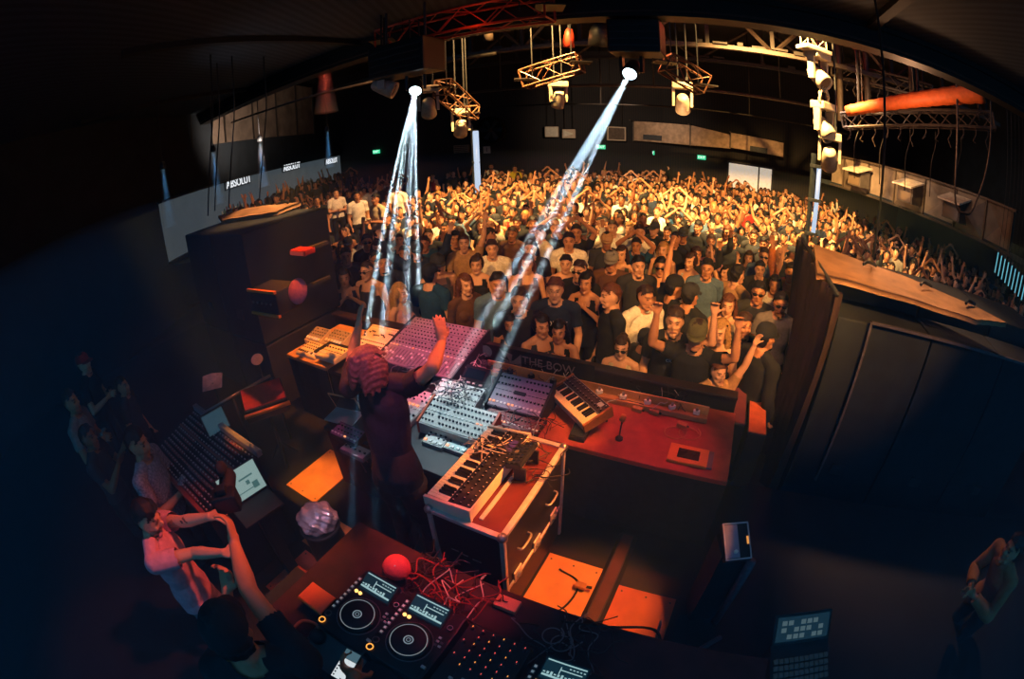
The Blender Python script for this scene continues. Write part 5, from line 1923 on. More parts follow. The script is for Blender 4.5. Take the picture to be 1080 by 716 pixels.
for q in ((583, 672), (592, 680)):
    c0 = at(*q, DJT + .012)
    cable([c0 + Vector((math.cos(a) * .05, math.sin(a) * .05, .004 * i)) for i, a in enumerate(np.linspace(0, 2 * PI * 1.1, 12))], .0035, M_LEADS[3], 'thin grey lead looped on the dark end of the near table', 'looped grey leads on the near table')
# grey slate, headphones
t = thing('laptop', 'closed grey laptop under the black headphones on the near table', 'laptop', Vector((*at(352, 688, DJT + .01).xy, DJT)), UA + .1)
MB().box((0, 0, .010), (.34, .24, .018), bev=.006).build('lid', mat('slate_lid', '#5d6266', .5, .2, .1), t)
MB().lathe([(0, .001), (.018, .001)], (0, 0, .019), (0, 0, 1), 16).build('lid_mark', K_GREY, t)
p = at(325, 673, DJT + .05)
t = thing('headphones', 'black headphones with a thin orange band resting on the grey laptop', 'headphones', Vector((p.x, p.y, DJT + .02)), .5)
for s in (-1, 1):
    b = MB(); b.smooth = True
    b.lathe([(0, .05), (.035, .05), (.045, .03), (.045, .012), (.03, 0), (0, 0)], (s * .045, 0, .0), (s * .25, 0, 1), 18)
    b.build('ear_cup', K_BLACK, t)
b = MB(); b.smooth = True
b.tube(curve_pts([(-.06, 0, .03), (-.07, .06, .04), (0, .105, .045), (.07, .06, .04), (.06, 0, .03)], 6), .009, 8)
b.build('headband', mat('orange_headband', '#b9603a', .5), t)
# ------------------------------------------------------------------ people on the stage
def ik(px, py, joint, L, far=True):
    """the point on the line of sight through a pixel that lies L from a joint (or the nearest to it)"""
    d = ray(px, py)
    o = Vector((0, 0, CAM_Z)) - Vector(joint)
    b = o.dot(d)
    c = o.dot(o) - L * L
    q = b * b - c
    t = -b + (math.sqrt(q) if far else -math.sqrt(q)) if q > 0 else -b
    p = Vector((0, 0, CAM_Z)) + d * t
    if q <= 0:
        p = Vector(joint) + (p - Vector(joint)).normalized() * L
    return p

def to_local(loc, rz, p, sc=1.0):
    return tuple(Matrix.Rotation(-rz, 3, 'Z') @ (Vector(p) - Vector(loc)) / sc)

# the performer, both arms up, seen from behind
DJ = Vector((-.80, 2.13, STG))
DJR = UA + rad(-4)
P = default_pose()
hdw = at(390, 388, STG + 1.66)
shl = at(369, 408, STG + 1.47)
shr = at(433, 407, STG + 1.47)
mid = (shl + shr) / 2
DJ = Vector((mid.x - .01, mid.y - .03, STG))
L = lambda p: to_local(DJ, DJR, p)
P['shL'], P['shR'] = L(shl), L(shr)
P['hd'] = L(hdw)
P['nek'] = L(mid + Vector((0, 0, .055)))
P['look'] = tuple(Vector((.25, 1, -.10)))
P['che'] = L(mid + Vector((0, 0, -.17)))
P['wai'] = L(at(412, 470, STG + 1.07))
P['pel'] = L(at(420, 500, STG + .92))
elR = ik(456, 388, shr, .30, False)
wrR = ik(466, 361, elR, .27, True)
elL = ik(372, 374, shl, .29, True)
wrL = ik(378, 345, elL, .26, True)
for nm, e, w in (('L', elL, wrL), ('R', elR, wrR)):
    P['arm' + nm] = (L(e), L(w))
    P['abs' + nm] = True
P['handR'] = tuple(Matrix.Rotation(-DJR, 3, 'Z') @ Vector((-.02, .25, .95)))
P['palmR'] = tuple(Matrix.Rotation(-DJR, 3, 'Z') @ Vector((-.75, .75, -.1)))
P['handL'] = tuple(Matrix.Rotation(-DJR, 3, 'Z') @ Vector((.15, .35, .9)))
P['palmL'] = tuple(Matrix.Rotation(-DJR, 3, 'Z') @ Vector((.8, .6, -.1)))
P['curl'] = .12
P['legL'] = ((.03, .02, -.43), (.02, -.02, -.40))
P['legR'] = ((.04, .05, -.43), (.02, -.06, -.40))
G = make_variant(P, .0075, None, 0, 'shag', 'tee', 4, -.04)
M_DJTEE = mat('dark_plum_tee', '#1f2430', .9, 0, .25, 40, .15)
put_person(G, DJ, DJR, 'performer at the synthesizers in a dark T-shirt, seen from behind with both arms raised', SKINS[0], M_DJTEE, mat('dark_jeans', '#1e1c26', .85, 0, .25, 30), mat('hair_ash_brown', '#6b4f4a', .6, 0, .35, 60, .3))

# man in a pink T-shirt at the stage side reaching forward with both arms
def side_person(hx, hy, t, ztop, rz, pose_fn, **kw):
    hw = atd(hx, hy, t)
    return hw

def build_at(head_w, rz, sc, P, arms, G_kw, put_kw, label, feet_z=FZ):
    """head_w: the head's centre; arms: {side: (elbow, wrist, hand direction, palm)} in the world"""
    loc = Vector((head_w.x, head_w.y, feet_z))
    f = Matrix.Rotation(rz, 3, 'Z') @ Vector((0, 1, 0))
    loc -= f * P['hd'][1] * sc
    Ll = lambda p: to_local(loc, rz, p, sc)
    for nm, a in arms.items():
        P['arm' + nm] = (Ll(a[0]), Ll(a[1]))
        P['abs' + nm] = True
        if len(a) > 2 and a[2] is not None:
            P['hand' + nm] = tuple(Matrix.Rotation(-rz, 3, 'Z') @ Vector(a[2]))
        if len(a) > 3 and a[3] is not None:
            P['palm' + nm] = tuple(Matrix.Rotation(-rz, 3, 'Z') @ Vector(a[3]))
    G = make_variant(P, **G_kw)
    return put_person(G, loc, rz, label, scale=sc, **put_kw), loc

hw = atd(155, 546, 3.05)
sc = (hw.z - FZ) / 1.60
rz = rad(-62)
f = Matrix.Rotation(rz, 3, 'Z') @ Vector((0, 1, 0))
r_ = Matrix.Rotation(rz, 3, 'Z') @ Vector((1, 0, 0))
shL_ = hw - r_ * .17 + Vector((0, 0, -.19)) + f * .0
shR_ = hw + r_ * .17 + Vector((0, 0, -.19)) + f * .0
eL = ik(193, 550, shL_, .27, False)
wL = ik(219, 545, eL, .25, False)
eR = ik(205, 583, shR_, .26, False)
wR = ik(234, 583, eR, .25, False)
P = default_pose()
P['look'] = (.15, 1, -.45)
P['hd'] = (0, .05, 1.60)
P['che'] = (0, .02, 1.28)
P['curl'] = .5
M_PINK = mat('pink_tee', '#d79aa8', .9, 0, .15, 30, .1)
build_at(hw, rz, sc, P, {'L': (eL, wL, wL - eL, (0, 0, -1)), 'R': (eR, wR, wR - eR, (0, 0, 1))}, dict(vox=.0075, beard=.75, hair='short', top='tee', seed=12, hem=-.06),
         dict(skin=SKINS[0], shirt=M_PINK, trousers=mat('greyish_print_shorts', '#77717f', .85, 0, .5, 18), hairm=HAIR['black']), 'bearded person in a pink T-shirt at the stage side, reaching out with both arms')

# dark-clothed person filming: only an arm and the camera catch the light
hw = at(243, 668, 1.62)
rz = rad(25)
P = default_pose()
P['look'] = (-.1, 1, -.1)
f = Matrix.Rotation(rz, 3, 'Z') @ Vector((0, 1, 0))
r_ = Matrix.Rotation(rz, 3, 'Z') @ Vector((1, 0, 0))
shR_ = hw + r_ * .18 + Vector((0, 0, -.19))
shL_ = hw - r_ * .18 + Vector((0, 0, -.19))
eR = ik(262, 622, shR_, .30, True)
wR = ik(247, 572, eR, .27, True)
camp = ik(238, 528, wR, .18, True)
eL = shL_ + f * .20 - Vector((0, 0, .16))
wL = eL + (camp - eL).normalized() * .25
P['curl'] = .7
build_at(hw, rz, (hw.z - FZ) / 1.615, P, {'L': (eL, wL, None, (0, 0, 1)), 'R': (eR, wR, camp - wR, r_ * -1.0)}, dict(vox=.0085, hair='short', top='tee', seed=9), dict(skin=SKINS[1], shirt=CL['black'], trousers=CL['black'], hairm=HAIR['black'], cap=CL['black']),
         'dark-clothed person in a black cap filming with one arm stretched towards the glowing laptop')
t = thing('camera', 'black video camera held up in front of the glowing laptop', 'camera', camp + f * .03, rz)
MB().box((0, 0, 0), (.13, .09, .10), bev=.012).build('body', K_BLACK, t)
b = MB(); b.smooth = True
b.lathe([(0, .16), (.040, .16), (.046, .15), (.043, .05), (.043, 0)], (0, .03, 0), (0, 1, .05), 20)
b.build('lens', K_RUBBER, t)
MB().box((0, .0, .065), (.05, .05, .035), bev=.006).build('viewfinder', K_BLACK, t)
b = MB(); b.smooth = True
b.ball((.0, .13, .09), (.032, .05, .032), 12, 8)
b.build('microphone_fur', K_CLOTH, t)

# grey shirt, standing behind the mixing desk of the stage side
hw = atd(143, 468, 3.75)
P = default_pose()
P['armL'] = P['armR'] = ARMS['fold']
P['look'] = (.1, 1, -.2)
G = make_variant(P, .010, None, .4, 'short', 'tee', 21)
put_person(G, Vector((hw.x, hw.y, FZ)), rad(-70), 'person in a speckled grey shirt standing at the corner of the stage-side desk', SKINS[1], mat('speckled_grey', '#8b8790', .9, 0, .5, 60), CL['black'], HAIR['black'], scale=min(1.1, (hw.z - FZ) / 1.615))
# dim figures farther along the dark side
for k, (px, py, dd_, cap_, sh, lab, arm) in enumerate(((87, 384, 6.2, CL['red'], CL['black'], 'dim person in a red cap at the dark edge of the stage', 'fold'), (128, 408, 5.6, None, CL['charcoal'], 'dim bare-headed person in charcoal beside the one in the red cap', 'down'),
        (74, 425, 5.2, None, CL['grey'], 'dim person in a grey top in front of the one in the red cap', 'fold'), (92, 462, 4.6, None, CL['charcoal'], 'dim person in dark clothes just behind the speckled grey shirt', 'phone'))):
    hw = atd(px, py, dd_)
    P = default_pose()
    P['armL'] = P['armR'] = ARMS[arm]
    P['look'] = (.2, 1, 0)
    G = make_variant(P, .012, None, .3, 'short', 'tee', 30 + k)
    put_person(G, Vector((hw.x, hw.y, FZ)), rad(-60), lab, SKINS[k % 4], sh, CL['black'], HAIR['brown'], cap=cap_, scale=max(.85, min(1.12, (hw.z - FZ) / 1.615)))

# hand with a phone from below: a person standing right under the camera
wr = at(372, 712, 1.28)
ph = at(357, 688, 1.32)
hw = Vector((-.42, .10, 1.76))
rz = rad(28)
P = default_pose()
P['look'] = (0, 1, -.5)
r_ = Matrix.Rotation(rz, 3, 'Z') @ Vector((1, 0, 0))
shL_ = hw - r_ * .18 + Vector((0, 0, -.19))
wr = ik(374, 713, shL_, .50, True)
el = (shL_ + wr) / 2 + Vector((0, 0, -.10)) - r_ * .06
P['curl'] = .8
build_at(hw, rz, 1.07, P, {'L': (el, wr, ph - wr, (.5, .3, .8))}, dict(vox=.0085, hair='short', top='long', seed=15), dict(skin=SKINS[3], shirt=CL['black'], trousers=CL['black'], hairm=HAIR['black']), 'person in black at the near table, holding a phone with a bright screen', STG - .22)
d2 = (ph - wr).normalized()
t = thing('smartphone', 'smartphone with a bright white screen held over the grey laptop', 'phone', wr + d2 * .12 + Vector((0, 0, .03)), UA + .12)
b = MB(Matrix.Rotation(.15, 4, 'X'))
b.box((0, 0, 0), (.070, .142, .008), bev=.003)
b.build('case', K_BLACK, t)
b = MB(Matrix.Rotation(.15, 4, 'X'))
b.box((0, -.022, .005), (.062, .092, .002))
b.build('screen', glow('phone_screen', (.85, .95, 1), .75), t)
b = MB(Matrix.Rotation(.15, 4, 'X'))
b.box((0, .045, .005), (.062, .038, .002))
b.build('picture', glow('phone_picture', (.10, .20, .25), .6), t)
b = MB(Matrix.Rotation(.15, 4, 'X'))
for i in range(5):
    b.box((-.024, -.058 + i * .014, .0065), (.006, .007, .001))
b.build('icon', K_BLACK, t)
# ------------------------------------------------------------------ the audience
VAR = {}
def variant(arm, fem, hair, top, beard=0.0, lod='near', look=0.0):
    key = (arm, fem, hair, top, beard, lod, look)
    if key not in VAR:
        P = default_pose()
        a = arm.split('+')
        P['armL'], P['armR'] = ARMS[a[0]], ARMS[a[-1]]
        P['female'] = fem
        P['look'] = (math.sin(look), math.cos(look), -.08)
        P['curl'] = .25 if 'up' in arm or 'clap' in arm or 'wide' in arm else .55
        G = make_variant(P, .0105 if lod == 'near' else .016, None if lod == 'near' else .32, beard, hair, top, len(VAR) + 40)
        if lod == 'far':
            me = G['body'].copy()
            R = G['_reg']
            cap = np.zeros(len(me.vertices), int)
            cap[R['keep']] = 1
            cap[R['low']] = 2
            cap[R['hair']] = 3
            cap[R['foot']] = 2
            co, no = mesh_np(me)
            off = np.where(cap == 1, .010, np.where(cap == 3, .016, np.where(cap == 2, .006, 0)))
            me.vertices.foreach_set('co', (co + no * off[:, None]).ravel())
            mi = []
            for p in me.polygons:
                q = [cap[i] for i in p.vertices]
                mi.append(max(set(q), key=q.count))
            for _ in range(4):
                me.materials.append(None)
            me.polygons.foreach_set('material_index', mi)
            if hair == 'long':
                hm = G['hair']
                bm = bmesh.new()
                bm.from_mesh(me)
                n0 = len(bm.faces)
                bm.from_mesh(hm)
                bm.faces.ensure_lookup_table()
                for f in bm.faces[n0:]:
                    f.material_index = 3
                    f.smooth = True
                bm.to_mesh(me)
                bm.free()
            me.name = 'person_body'
            me.update()
            G['far'] = me
        VAR[key] = G
    return VAR[key]

STAGE_FOCUS = Vector((-.6, 1.6, 0))
def facing(p, j=0.0):
    d = STAGE_FOCUS - Vector((p.x, p.y, 0))
    return math.atan2(-d.x, d.y) + j

PLACED = []
ALLP = []
COLN = dict(black='black', charcoal='charcoal', navy='navy', white='white', grey='grey', tan='tan', olive='olive', red='red', blue='blue-grey', pink='pink', teal='teal', denim='denim', yellow='yellow', orange='orange', cream='cream', brown='brown')
TOPN = dict(tee='T-shirt', long='sweater', tank='tank top', tube='strapless top')
ARMN = dict(down='arms down', clap='clapping overhead', up='both arms up', wide='arms spread', phone='hands at chest', face='hands at mouth', fold='hands folded')
def armn(a):
    if '+' in a:
        return 'one arm raised'
    return {'forward': 'arms reaching forward', 'fist': 'both fists up'}.get(a, ARMN.get(a, a))

# those at the front, one by one as they stand: head pixel, top, colour, arms, woman, hair, extras
FRONT = [
 # px, py, colour, top, arms, fem, hair, haircol, skin, turn, opt, label
 (525, 299, 'blue', 'tee', 'down', 0, 'short', 'black', 1, .25, {}, 'person in a blue-grey T-shirt looking down, above the violet synth'),
 (548, 316, 'black', 'tee', 'down', 0, 'short', 'brown', 0, .1, {}, 'smiling person in a black T-shirt behind the curly-haired woman at the banner'),
 (586, 305, 'navy', 'tee', 'down', 0, 'short', 'auburn', 0, .15, {'print': 'ROUTE'}, 'person in a navy T-shirt with arched white letters on the chest'),
 (539, 341, 'black', 'tank', 'down', 1, 'long', 'black', 1, .1, {}, 'woman in a black tank top with long dark hair behind the round banner mark'),
 (570, 343, 'charcoal', 'tank', 'phone', 1, 'bun', 'black', 1, .7, {}, 'person in a charcoal tank top side-on above the bow mark of the banner'),
 (590, 349, 'black', 'tank', 'face', 1, 'long', 'black', 2, .1, {}, 'dark-haired woman with hands at the mouth above the banner lettering'),
 (619, 298, 'black', 'tank', 'face', 1, 'bun', 'black', 1, -.1, {}, 'person in a black tank top with hands at the mouth beside the navy lettered T-shirt'),
 (646, 312, 'black', 'tee', 'down', 0, 'short', 'auburn', 0, -.9, {}, 'person in a black T-shirt seen side-on, reddish hair, by the white T-shirt'),
 (680, 313, 'white', 'tee', 'down', 0, 'short', 'brown', 1, .9, {}, 'person in a white T-shirt seen side-on near the front'),
 (656, 366, 'cream', 'tank', 'fold', 1, 'bun', 'brown', 0, .25, {'glasses': 1}, 'woman in sunglasses and a cream tank top leaning at the barrier'),
 (679, 367, 'charcoal', 'tee', 'down', 0, 'short', 'black', 1, 2.6, {'cap': 'black'}, 'person in a black cap facing away, next to the woman in sunglasses'),
 (712, 338, 'black', 'tee', 'fist+down', 0, 'short', 'brown', 0, .35, {'print': 'ck'}, 'person in a black T-shirt with small white letters, fist by the chest'),
 (735, 352, 'black', 'tee', 'fist', 0, 'short', 'brown', 1, .4, {'cap': 'olive'}, 'person in an olive cap with both fists up at the barrier'),
 (760, 350, 'black', 'tank', 'down', 1, 'long', 'blond', 0, .1, {}, 'smiling woman with long fair hair beside the olive cap'),
 (757, 391, 'tan', 'tee', 'up+down', 0, 'short', 'auburn', 0, 1.0, {}, 'person pressed to the barrier corner side-on with one arm up'),
 (768, 322, 'cream', 'tank', 'down', 1, 'long', 'auburn', 0, .3, {}, 'woman in a cream tank top, head tilted, behind the fair-haired woman'),
 (784, 342, 'black', 'tee', 'down', 0, 'short', 'brown', 1, .8, {}, 'person in a black T-shirt looking down by the pleated curtain'),
 (806, 356, 'black', 'long', 'down', 0, 'crop', 'black', 2, 2.9, {'cap': 'black'}, 'guard in black with a black cap facing away at the pleated curtain'),
 (800, 308, 'charcoal', 'tee', 'down', 0, 'short', 'black', 1, .3, {'glasses': 1}, 'person in a charcoal T-shirt and sunglasses near the pleated curtain'),
 (777, 290, 'tan', 'tee', 'down', 0, 'short', 'black', 0, 2.7, {}, 'person in a tan T-shirt with black hair, facing away'),
 (823, 320, 'grey', 'tee', 'down', 0, 'short', 'black', 1, .5, {'glasses': 1, 'beard': .8}, 'bearded person in sunglasses and a grey T-shirt against the pleated curtain'),
 (834, 287, 'orange', 'long', 'up', 0, 'short', 'black', 1, .3, {}, 'person in an orange shirt with both arms up at the top of the pleated curtain'),
 (710, 303, 'black', 'tee', 'up+down', 0, 'short', 'black', 1, 2.4, {'cap': 'black'}, 'person in black with a cap facing away, one arm raised, mid front'),
 (727, 312, 'black', 'tee', 'down', 0, 'short', 'black', 1, 2.9, {'cap': 'charcoal'}, 'person in black with a charcoal cap facing away, mid front'),
 (673, 280, 'charcoal', 'tee', 'down', 0, 'short', 'black', 0, .5, {}, 'person in a charcoal T-shirt with thick black hair above the white T-shirt'),
 (697, 281, 'black', 'tank', 'down', 0, 'short', 'black', 1, .2, {'glasses': 1}, 'person in a black tank top and sunglasses above the white T-shirt'),
 (746, 283, 'blue', 'tee', 'down', 0, 'short', 'black', 1, .2, {}, 'person in a blue-grey T-shirt facing the stage, right of the capped pair'),
 (729, 276, 'white', 'tank', 'down', 1, 'bun', 'brown', 0, -.3, {}, 'woman in a white tank top between the capped pair and the far crowd'),
 (806, 270, 'blue', 'long', 'down', 0, 'short', 'brown', 0, .2, {'glasses': 1}, 'person in a pale blue shirt and sunglasses beside the bald head'),
 (822, 268, 'black', 'tee', 'down', 0, 'none', 'black', 1, .7, {}, 'bald person in a black T-shirt near the top of the pleated curtain'),
 (817, 300, 'white', 'tee', 'phone', 1, 'long', 'black', 1, .3, {}, 'woman in a white T-shirt with long dark hair near the pleated curtain'),
 (790, 272, 'brown', 'tee', 'face', 1, 'long', 'brown', 0, .1, {}, 'woman in a brown top with a hand at the mouth behind the tan T-shirt'),
 (597, 278, 'cream', 'tank', 'down', 1, 'short', 'black', 0, .1, {}, 'person in a cream tank top above the navy lettered T-shirt'),
 (612, 285, 'black', 'tee', 'down', 0, 'short', 'brown', 0, -.2, {'glasses': 1}, 'person in a black T-shirt and sunglasses above the navy lettered T-shirt'),
 (645, 275, 'brown', 'tee', 'down', 0, 'short', 'black', 1, .1, {'cap': 'grey'}, 'person in a grey cap and brown T-shirt mid front'),
 (656, 268, 'olive', 'tank', 'down', 1, 'long', 'brown', 0, -.1, {}, 'woman in an olive tank top beside the grey cap'),
 (640, 254, 'charcoal', 'tee', 'down', 0, 'short', 'black', 1, .2, {'cap': 'tan', 'beard': .7}, 'bearded person in a tan cap and charcoal T-shirt mid crowd'),
 (608, 245, 'black', 'tee', 'clap', 0, 'short', 'black', 1, .1, {}, 'person clapping overhead in black below the mid stage beams'),
 (713, 252, 'black', 'long', 'down', 0, 'crop', 'black', 2, -.3, {}, 'short-cropped person in a black long-sleeved top mid crowd'),
 (675, 245, 'white', 'tee', 'down', 0, 'short', 'brown', 0, .15, {}, 'person in a white T-shirt mid crowd, facing the stage'),
 (646, 240, 'white', 'tee', 'down', 0, 'short', 'brown', 0, .15, {}, 'person in a white T-shirt above the tan cap'),
 # left half
 (453, 290, 'teal', 'tee', 'down', 0, 'short', 'black', 0, 2.6, {'cap': 'black'}, 'person in a teal T-shirt and black cap facing away from the stage, under the beams'),
 (461, 278, 'grey', 'tank', 'down', 0, 'short', 'black', 0, .4, {'cap': 'charcoal'}, 'person in a charcoal cap and grey tank top behind the teal T-shirt'),
 (421, 309, 'pink', 'tank', 'down', 1, 'long', 'blond', 0, .9, {}, 'fair-haired woman in a pink top side-on at the barrier under the beams'),
 (490, 300, 'brown', 'long', 'down', 1, 'long', 'auburn', 0, .6, {}, 'woman in a brown top with reddish hair beside the blue-grey T-shirt'),
 (503, 279, 'black', 'tank', 'down', 1, 'bun', 'brown', 0, -.1, {}, 'woman in a black tank top above the reddish-haired one in brown'),
 (519, 262, 'white', 'tee', 'down', 0, 'short', 'brown', 0, .1, {}, 'person in a white T-shirt directly behind the woman in the black tank top'),
 (440, 264, 'navy', 'long', 'wide', 0, 'short', 'black', 0, .0, {'cap': 'charcoal'}, 'person in navy with arms spread high inside the blue beams'),
 (404, 277, 'black', 'long', 'down', 0, 'short', 'black', 1, .1, {}, 'dark-haired person in a black long-sleeved top under the beams'),
 (387, 255, 'black', 'tee', 'down', 0, 'short', 'black', 1, .1, {'glasses': 1}, 'person in a black T-shirt and sunglasses beside the beams'),
 (365, 270, 'charcoal', 'tee', 'down', 0, 'short', 'black', 1, .0, {}, 'person in a charcoal T-shirt near the dark speaker stack'),
 (341, 272, 'black', 'tee', 'fold', 0, 'short', 'black', 1, -.2, {}, 'person in black with folded hands next to the dark speaker stack'),
 (363, 293, 'black', 'tank', 'face', 1, 'long', 'black', 1, .0, {}, 'woman in a black tank top with both hands at the face by the barrier'),
 (388, 285, 'charcoal', 'tank', 'down', 0, 'crop', 'brown', 0, -.7, {'glasses': 1}, 'person in a charcoal tank top turned aside beside the woman with hands at the face'),
 (397, 262, 'cream', 'tank', 'down', 1, 'long', 'brown', 0, .2, {}, 'woman in a cream tank top inside the edge of the beams'),
 (480, 252, 'black', 'tee', 'down', 0, 'short', 'black', 1, .1, {}, 'person in a black T-shirt right of the beams, facing the stage'),
 (489, 256, 'tan', 'tee', 'up+down', 0, 'short', 'brown', 0, .1, {}, 'person in a tan T-shirt with one arm raised by the beams'),
 (560, 262, 'black', 'tee', 'down', 0, 'short', 'brown', 0, .0, {'beard': .6}, 'bearded person in a black T-shirt crossed by the mid stage beams'),
 (572, 246, 'white', 'tee', 'down', 0, 'short', 'brown', 0, -1.0, {}, 'person in a white T-shirt turned aside by the mid stage beams'),
 (556, 278, 'brown', 'tank', 'down', 1, 'long', 'auburn', 0, .2, {}, 'woman in a brown tank top just above the smiling black T-shirt'),
]
def px_scale(py):
    return 1.0
for px, py, col, top, arm, fem, hair, hc, sk, turn, opt, lab in FRONT:
    lod = 'near'
    p = at(px, py, FZ + 1.615 * (1.02 if fem else 1.06))
    p.z = FZ
    n_ = p.dot(V)
    lim = 3.66 + (.10 if len(PLACED) % 2 else 0)
    if n_ < lim:
        p = Vector((p.x * lim / n_, p.y * lim / n_, FZ))
    clear = lambda q: all(math.hypot(q.x - w.x, q.y - w.y) > .36 for w in PLACED)
    if not clear(p):
        for dd_ in (.10, .20, .30, .40, .50):
            q2 = p + Vector((p.x, p.y, 0)).normalized() * dd_
            q2.z = FZ
            if clear(q2):
                p = q2
                break
    zneed = CAM_Z + (ray(px, py).z / math.hypot(ray(px, py).x, ray(px, py).y)) * math.hypot(p.x, p.y)
    sc = max(.84, min(1.16, (zneed - FZ) / 1.615))
    G = variant(arm, bool(fem), 'short' if hair == 'none' else hair, top, opt.get('beard', 0.0), lod)
    o = put_person(G, p, facing(p, turn), lab, SKINS[sk], CL[col], CL['denim'] if len(PLACED) % 2 else CL['black'], HAIR[hc], 'audience at the front', CL[opt['cap']] if opt.get('cap') else None, bool(opt.get('glasses')), sc, None, hair != 'none')
    if opt.get('print'):
        F = G['_F']
        tm = text_mesh('shirt_print', opt['print'], .085 if len(opt['print']) > 2 else .06, .001, o, mat('shirt_print_white', '#e9e6de', .8), tuple(F['che'] + F['cf'] * .155 + Vector((0, 0, .02))), (PI / 2, 0, PI))
    PLACED.append(p)
    ALLP.append((p, lab))

# a raised platform at the back near the bar: people standing higher
RISE = [
 (354, 204, 'white', 'tee', 'fold', 'person in a white T-shirt standing high with hands folded beside the bar end'),
 (376, 207, 'white', 'tee', 'down', 'person in a white T-shirt standing high, second from the bar end'),
 (334, 212, 'black', 'tee', 'down', 'person in a black T-shirt standing high nearest to the speaker cover'),
 (322, 222, 'black', 'tank', 'down', 'woman in a black top standing at the tip of the speaker cover'),
 (397, 210, 'cream', 'tee', 'fold', 'person in a cream T-shirt turned aside beside the beams'),
 (419, 198, 'white', 'tee', 'down', 'person in a white T-shirt with the blue beams crossing, back turned'),
 (457, 186, 'red', 'tank', 'down', 'person in a red top by the post with the glowing tube'),
 (473, 183, 'white', 'long', 'down', 'person in a white long-sleeved top by the post with the glowing tube'),
]
for k, (px, py, col, top, arm, lab) in enumerate(RISE):
    fem = 'woman' in lab
    G = variant(arm, fem, 'long' if fem else 'short', top, 0.0, 'near')
    fz = .32 if px < 430 else FZ
    r0 = ray(px, py)
    tt = (fz + 1.615 - CAM_Z) / r0.z
    p = Vector((r0.x * tt, r0.y * tt, fz))
    sc = 1.0
    turn = {397: -1.0, 419: 2.7, 473: 1.2, 457: -.8}.get(px, .2)
    put_person(G, p, facing(p, turn), lab, SKINS[k % 3], CL[col], CL['black'], HAIR['black'], 'people on the raised side floor', None, False, sc)
    PLACED.append(Vector((p.x, p.y, 0)))
    ALLP.append((p, lab))
RISER_PLACED = [(p, l) for p, l in ALLP[-8:]]
for k, (px, py, col, lab) in enumerate(((518, 176, 'white', 'person in a white shirt standing against the back wall beside the light post'), (543, 178, 'yellow', 'steward in a yellow jacket standing against the back wall'))):
    r0 = ray(px, py)
    p = r0 * (20.2 if k == 0 else 19.8)
    zc = CAM_Z + p.z
    p = Vector((p.x, p.y, FZ))
    G = variant('down' if k == 0 else 'fold', False, 'short', 'long', 0.0, 'near')
    put_person(G, p, facing(p), lab, SKINS[2], CL[col], CL['black'], HAIR['black'], None, None, False, max(.9, min(1.2, (zc - FZ) / 1.615)))
    ALLP.append((p, lab))

# everyone else: spread evenly over the floor
ZONES = [((-6.2, 3.5), (1.0, 24))]
def allowed(x, y):
    s = x * U.x + y * U.y
    n = x * V.x + y * V.y
    r = math.hypot(x, y)
    if n < 3.75 or y > 20.6:
        return False
    if s > .75 and n < 6.2 and s < 4.6:
        return False                       # the speaker block
    if s < -4.0 and n < 4.2:
        return False
    if s < -9.2 and n > 9.0 and n < 16.6:
        return s < -13.6
    if x < -7.7 or x > 13.5:
        return False
    if x > 7.2 and y > 20.4 - (x - 7.2) * .56 - .6:
        return False
    if s < -7.0 and n > 19.0:
        return False
    return True
cand = []
rg = np.random.default_rng(23)
pts = []
grid = {}
def near_ok(x, y, d):
    gx, gy = int(x // .6), int(y // .6)
    for i in range(gx - 1, gx + 2):
        for j in range(gy - 1, gy + 2):
            for q in grid.get((i, j), ()):
                if (q[0] - x) ** 2 + (q[1] - y) ** 2 < d * d:
                    return False
    return True
for p in PLACED:
    grid.setdefault((int(p.x // .6), int(p.y // .6)), []).append((p.x, p.y))
for _ in range(60000):
    x, y = rg.uniform(-8, 13.5), rg.uniform(3, 21.5)
    if not allowed(x, y):
        continue
    r = math.hypot(x, y)
    px, py = proj((x, y, FZ + 1.62))
    if r < 6.6 and not (330 < px < 850 and py < 262):
        continue
    if not (300 < px < 1080):
        continue
    d = .47 if r < 9 else .45
    if px < 400 and r > 9:
        d = .75
    if near_ok(x, y, d):
        grid.setdefault((int(x // .6), int(y // .6)), []).append((x, y))
        pts.append((r, x, y, px, py))
pts.sort()
N_IND = 300 - len(ALLP)
shirts = ['black'] * 28 + ['charcoal'] * 8 + ['white'] * 6 + ['grey'] * 2 + ['navy'] * 3 + ['tan', 'olive', 'red', 'blue', 'cream', 'cream', 'brown', 'pink', 'teal']
FARV = [('down', False, 'short', 'tee'), ('clap', False, 'short', 'tee'), ('up+down', False, 'short', 'tee'), ('down', True, 'long', 'tank'), ('phone', True, 'long', 'tee'), ('fist+down', False, 'short', 'long'),
        ('up', True, 'long', 'tank'), ('down', False, 'short', 'long'), ('wide', False, 'short', 'tee'), ('down', False, 'crop', 'tank'), ('face', True, 'long', 'tank'), ('clap', True, 'bun', 'tank')]
FARW = [10, 1.6, 2, 5, 4, 1.5, .8, 5, .6, 3, 3, .8]
rr = random.Random(99)
used_labels = {}
LAND = [(352, 214, 'the bar end'), (432, 230, 'the bar-side beams'), (502, 190, 'the drum fan post'), (582, 200, 'the pale wall boxes'), (610, 195, 'the mid stage beams'), (650, 188, 'the framed wall box'), (690, 190, 'the first duct exit sign'), (742, 192, 'the second duct exit sign'),
        (793, 190, 'the bright doorway'), (858, 225, 'the lamp column post'), (835, 262, 'the curtain top'), (905, 262, 'the speaker cover edge'), (980, 300, 'the speaker cover tip'), (450, 262, 'the spread navy arms'), (525, 262, 'the white T-shirt centre front'), (575, 262, 'the crossing beam'),
        (640, 250, 'the tan cap'), (700, 262, 'the capless sunglasses'), (760, 262, 'the blue-grey T-shirt')]
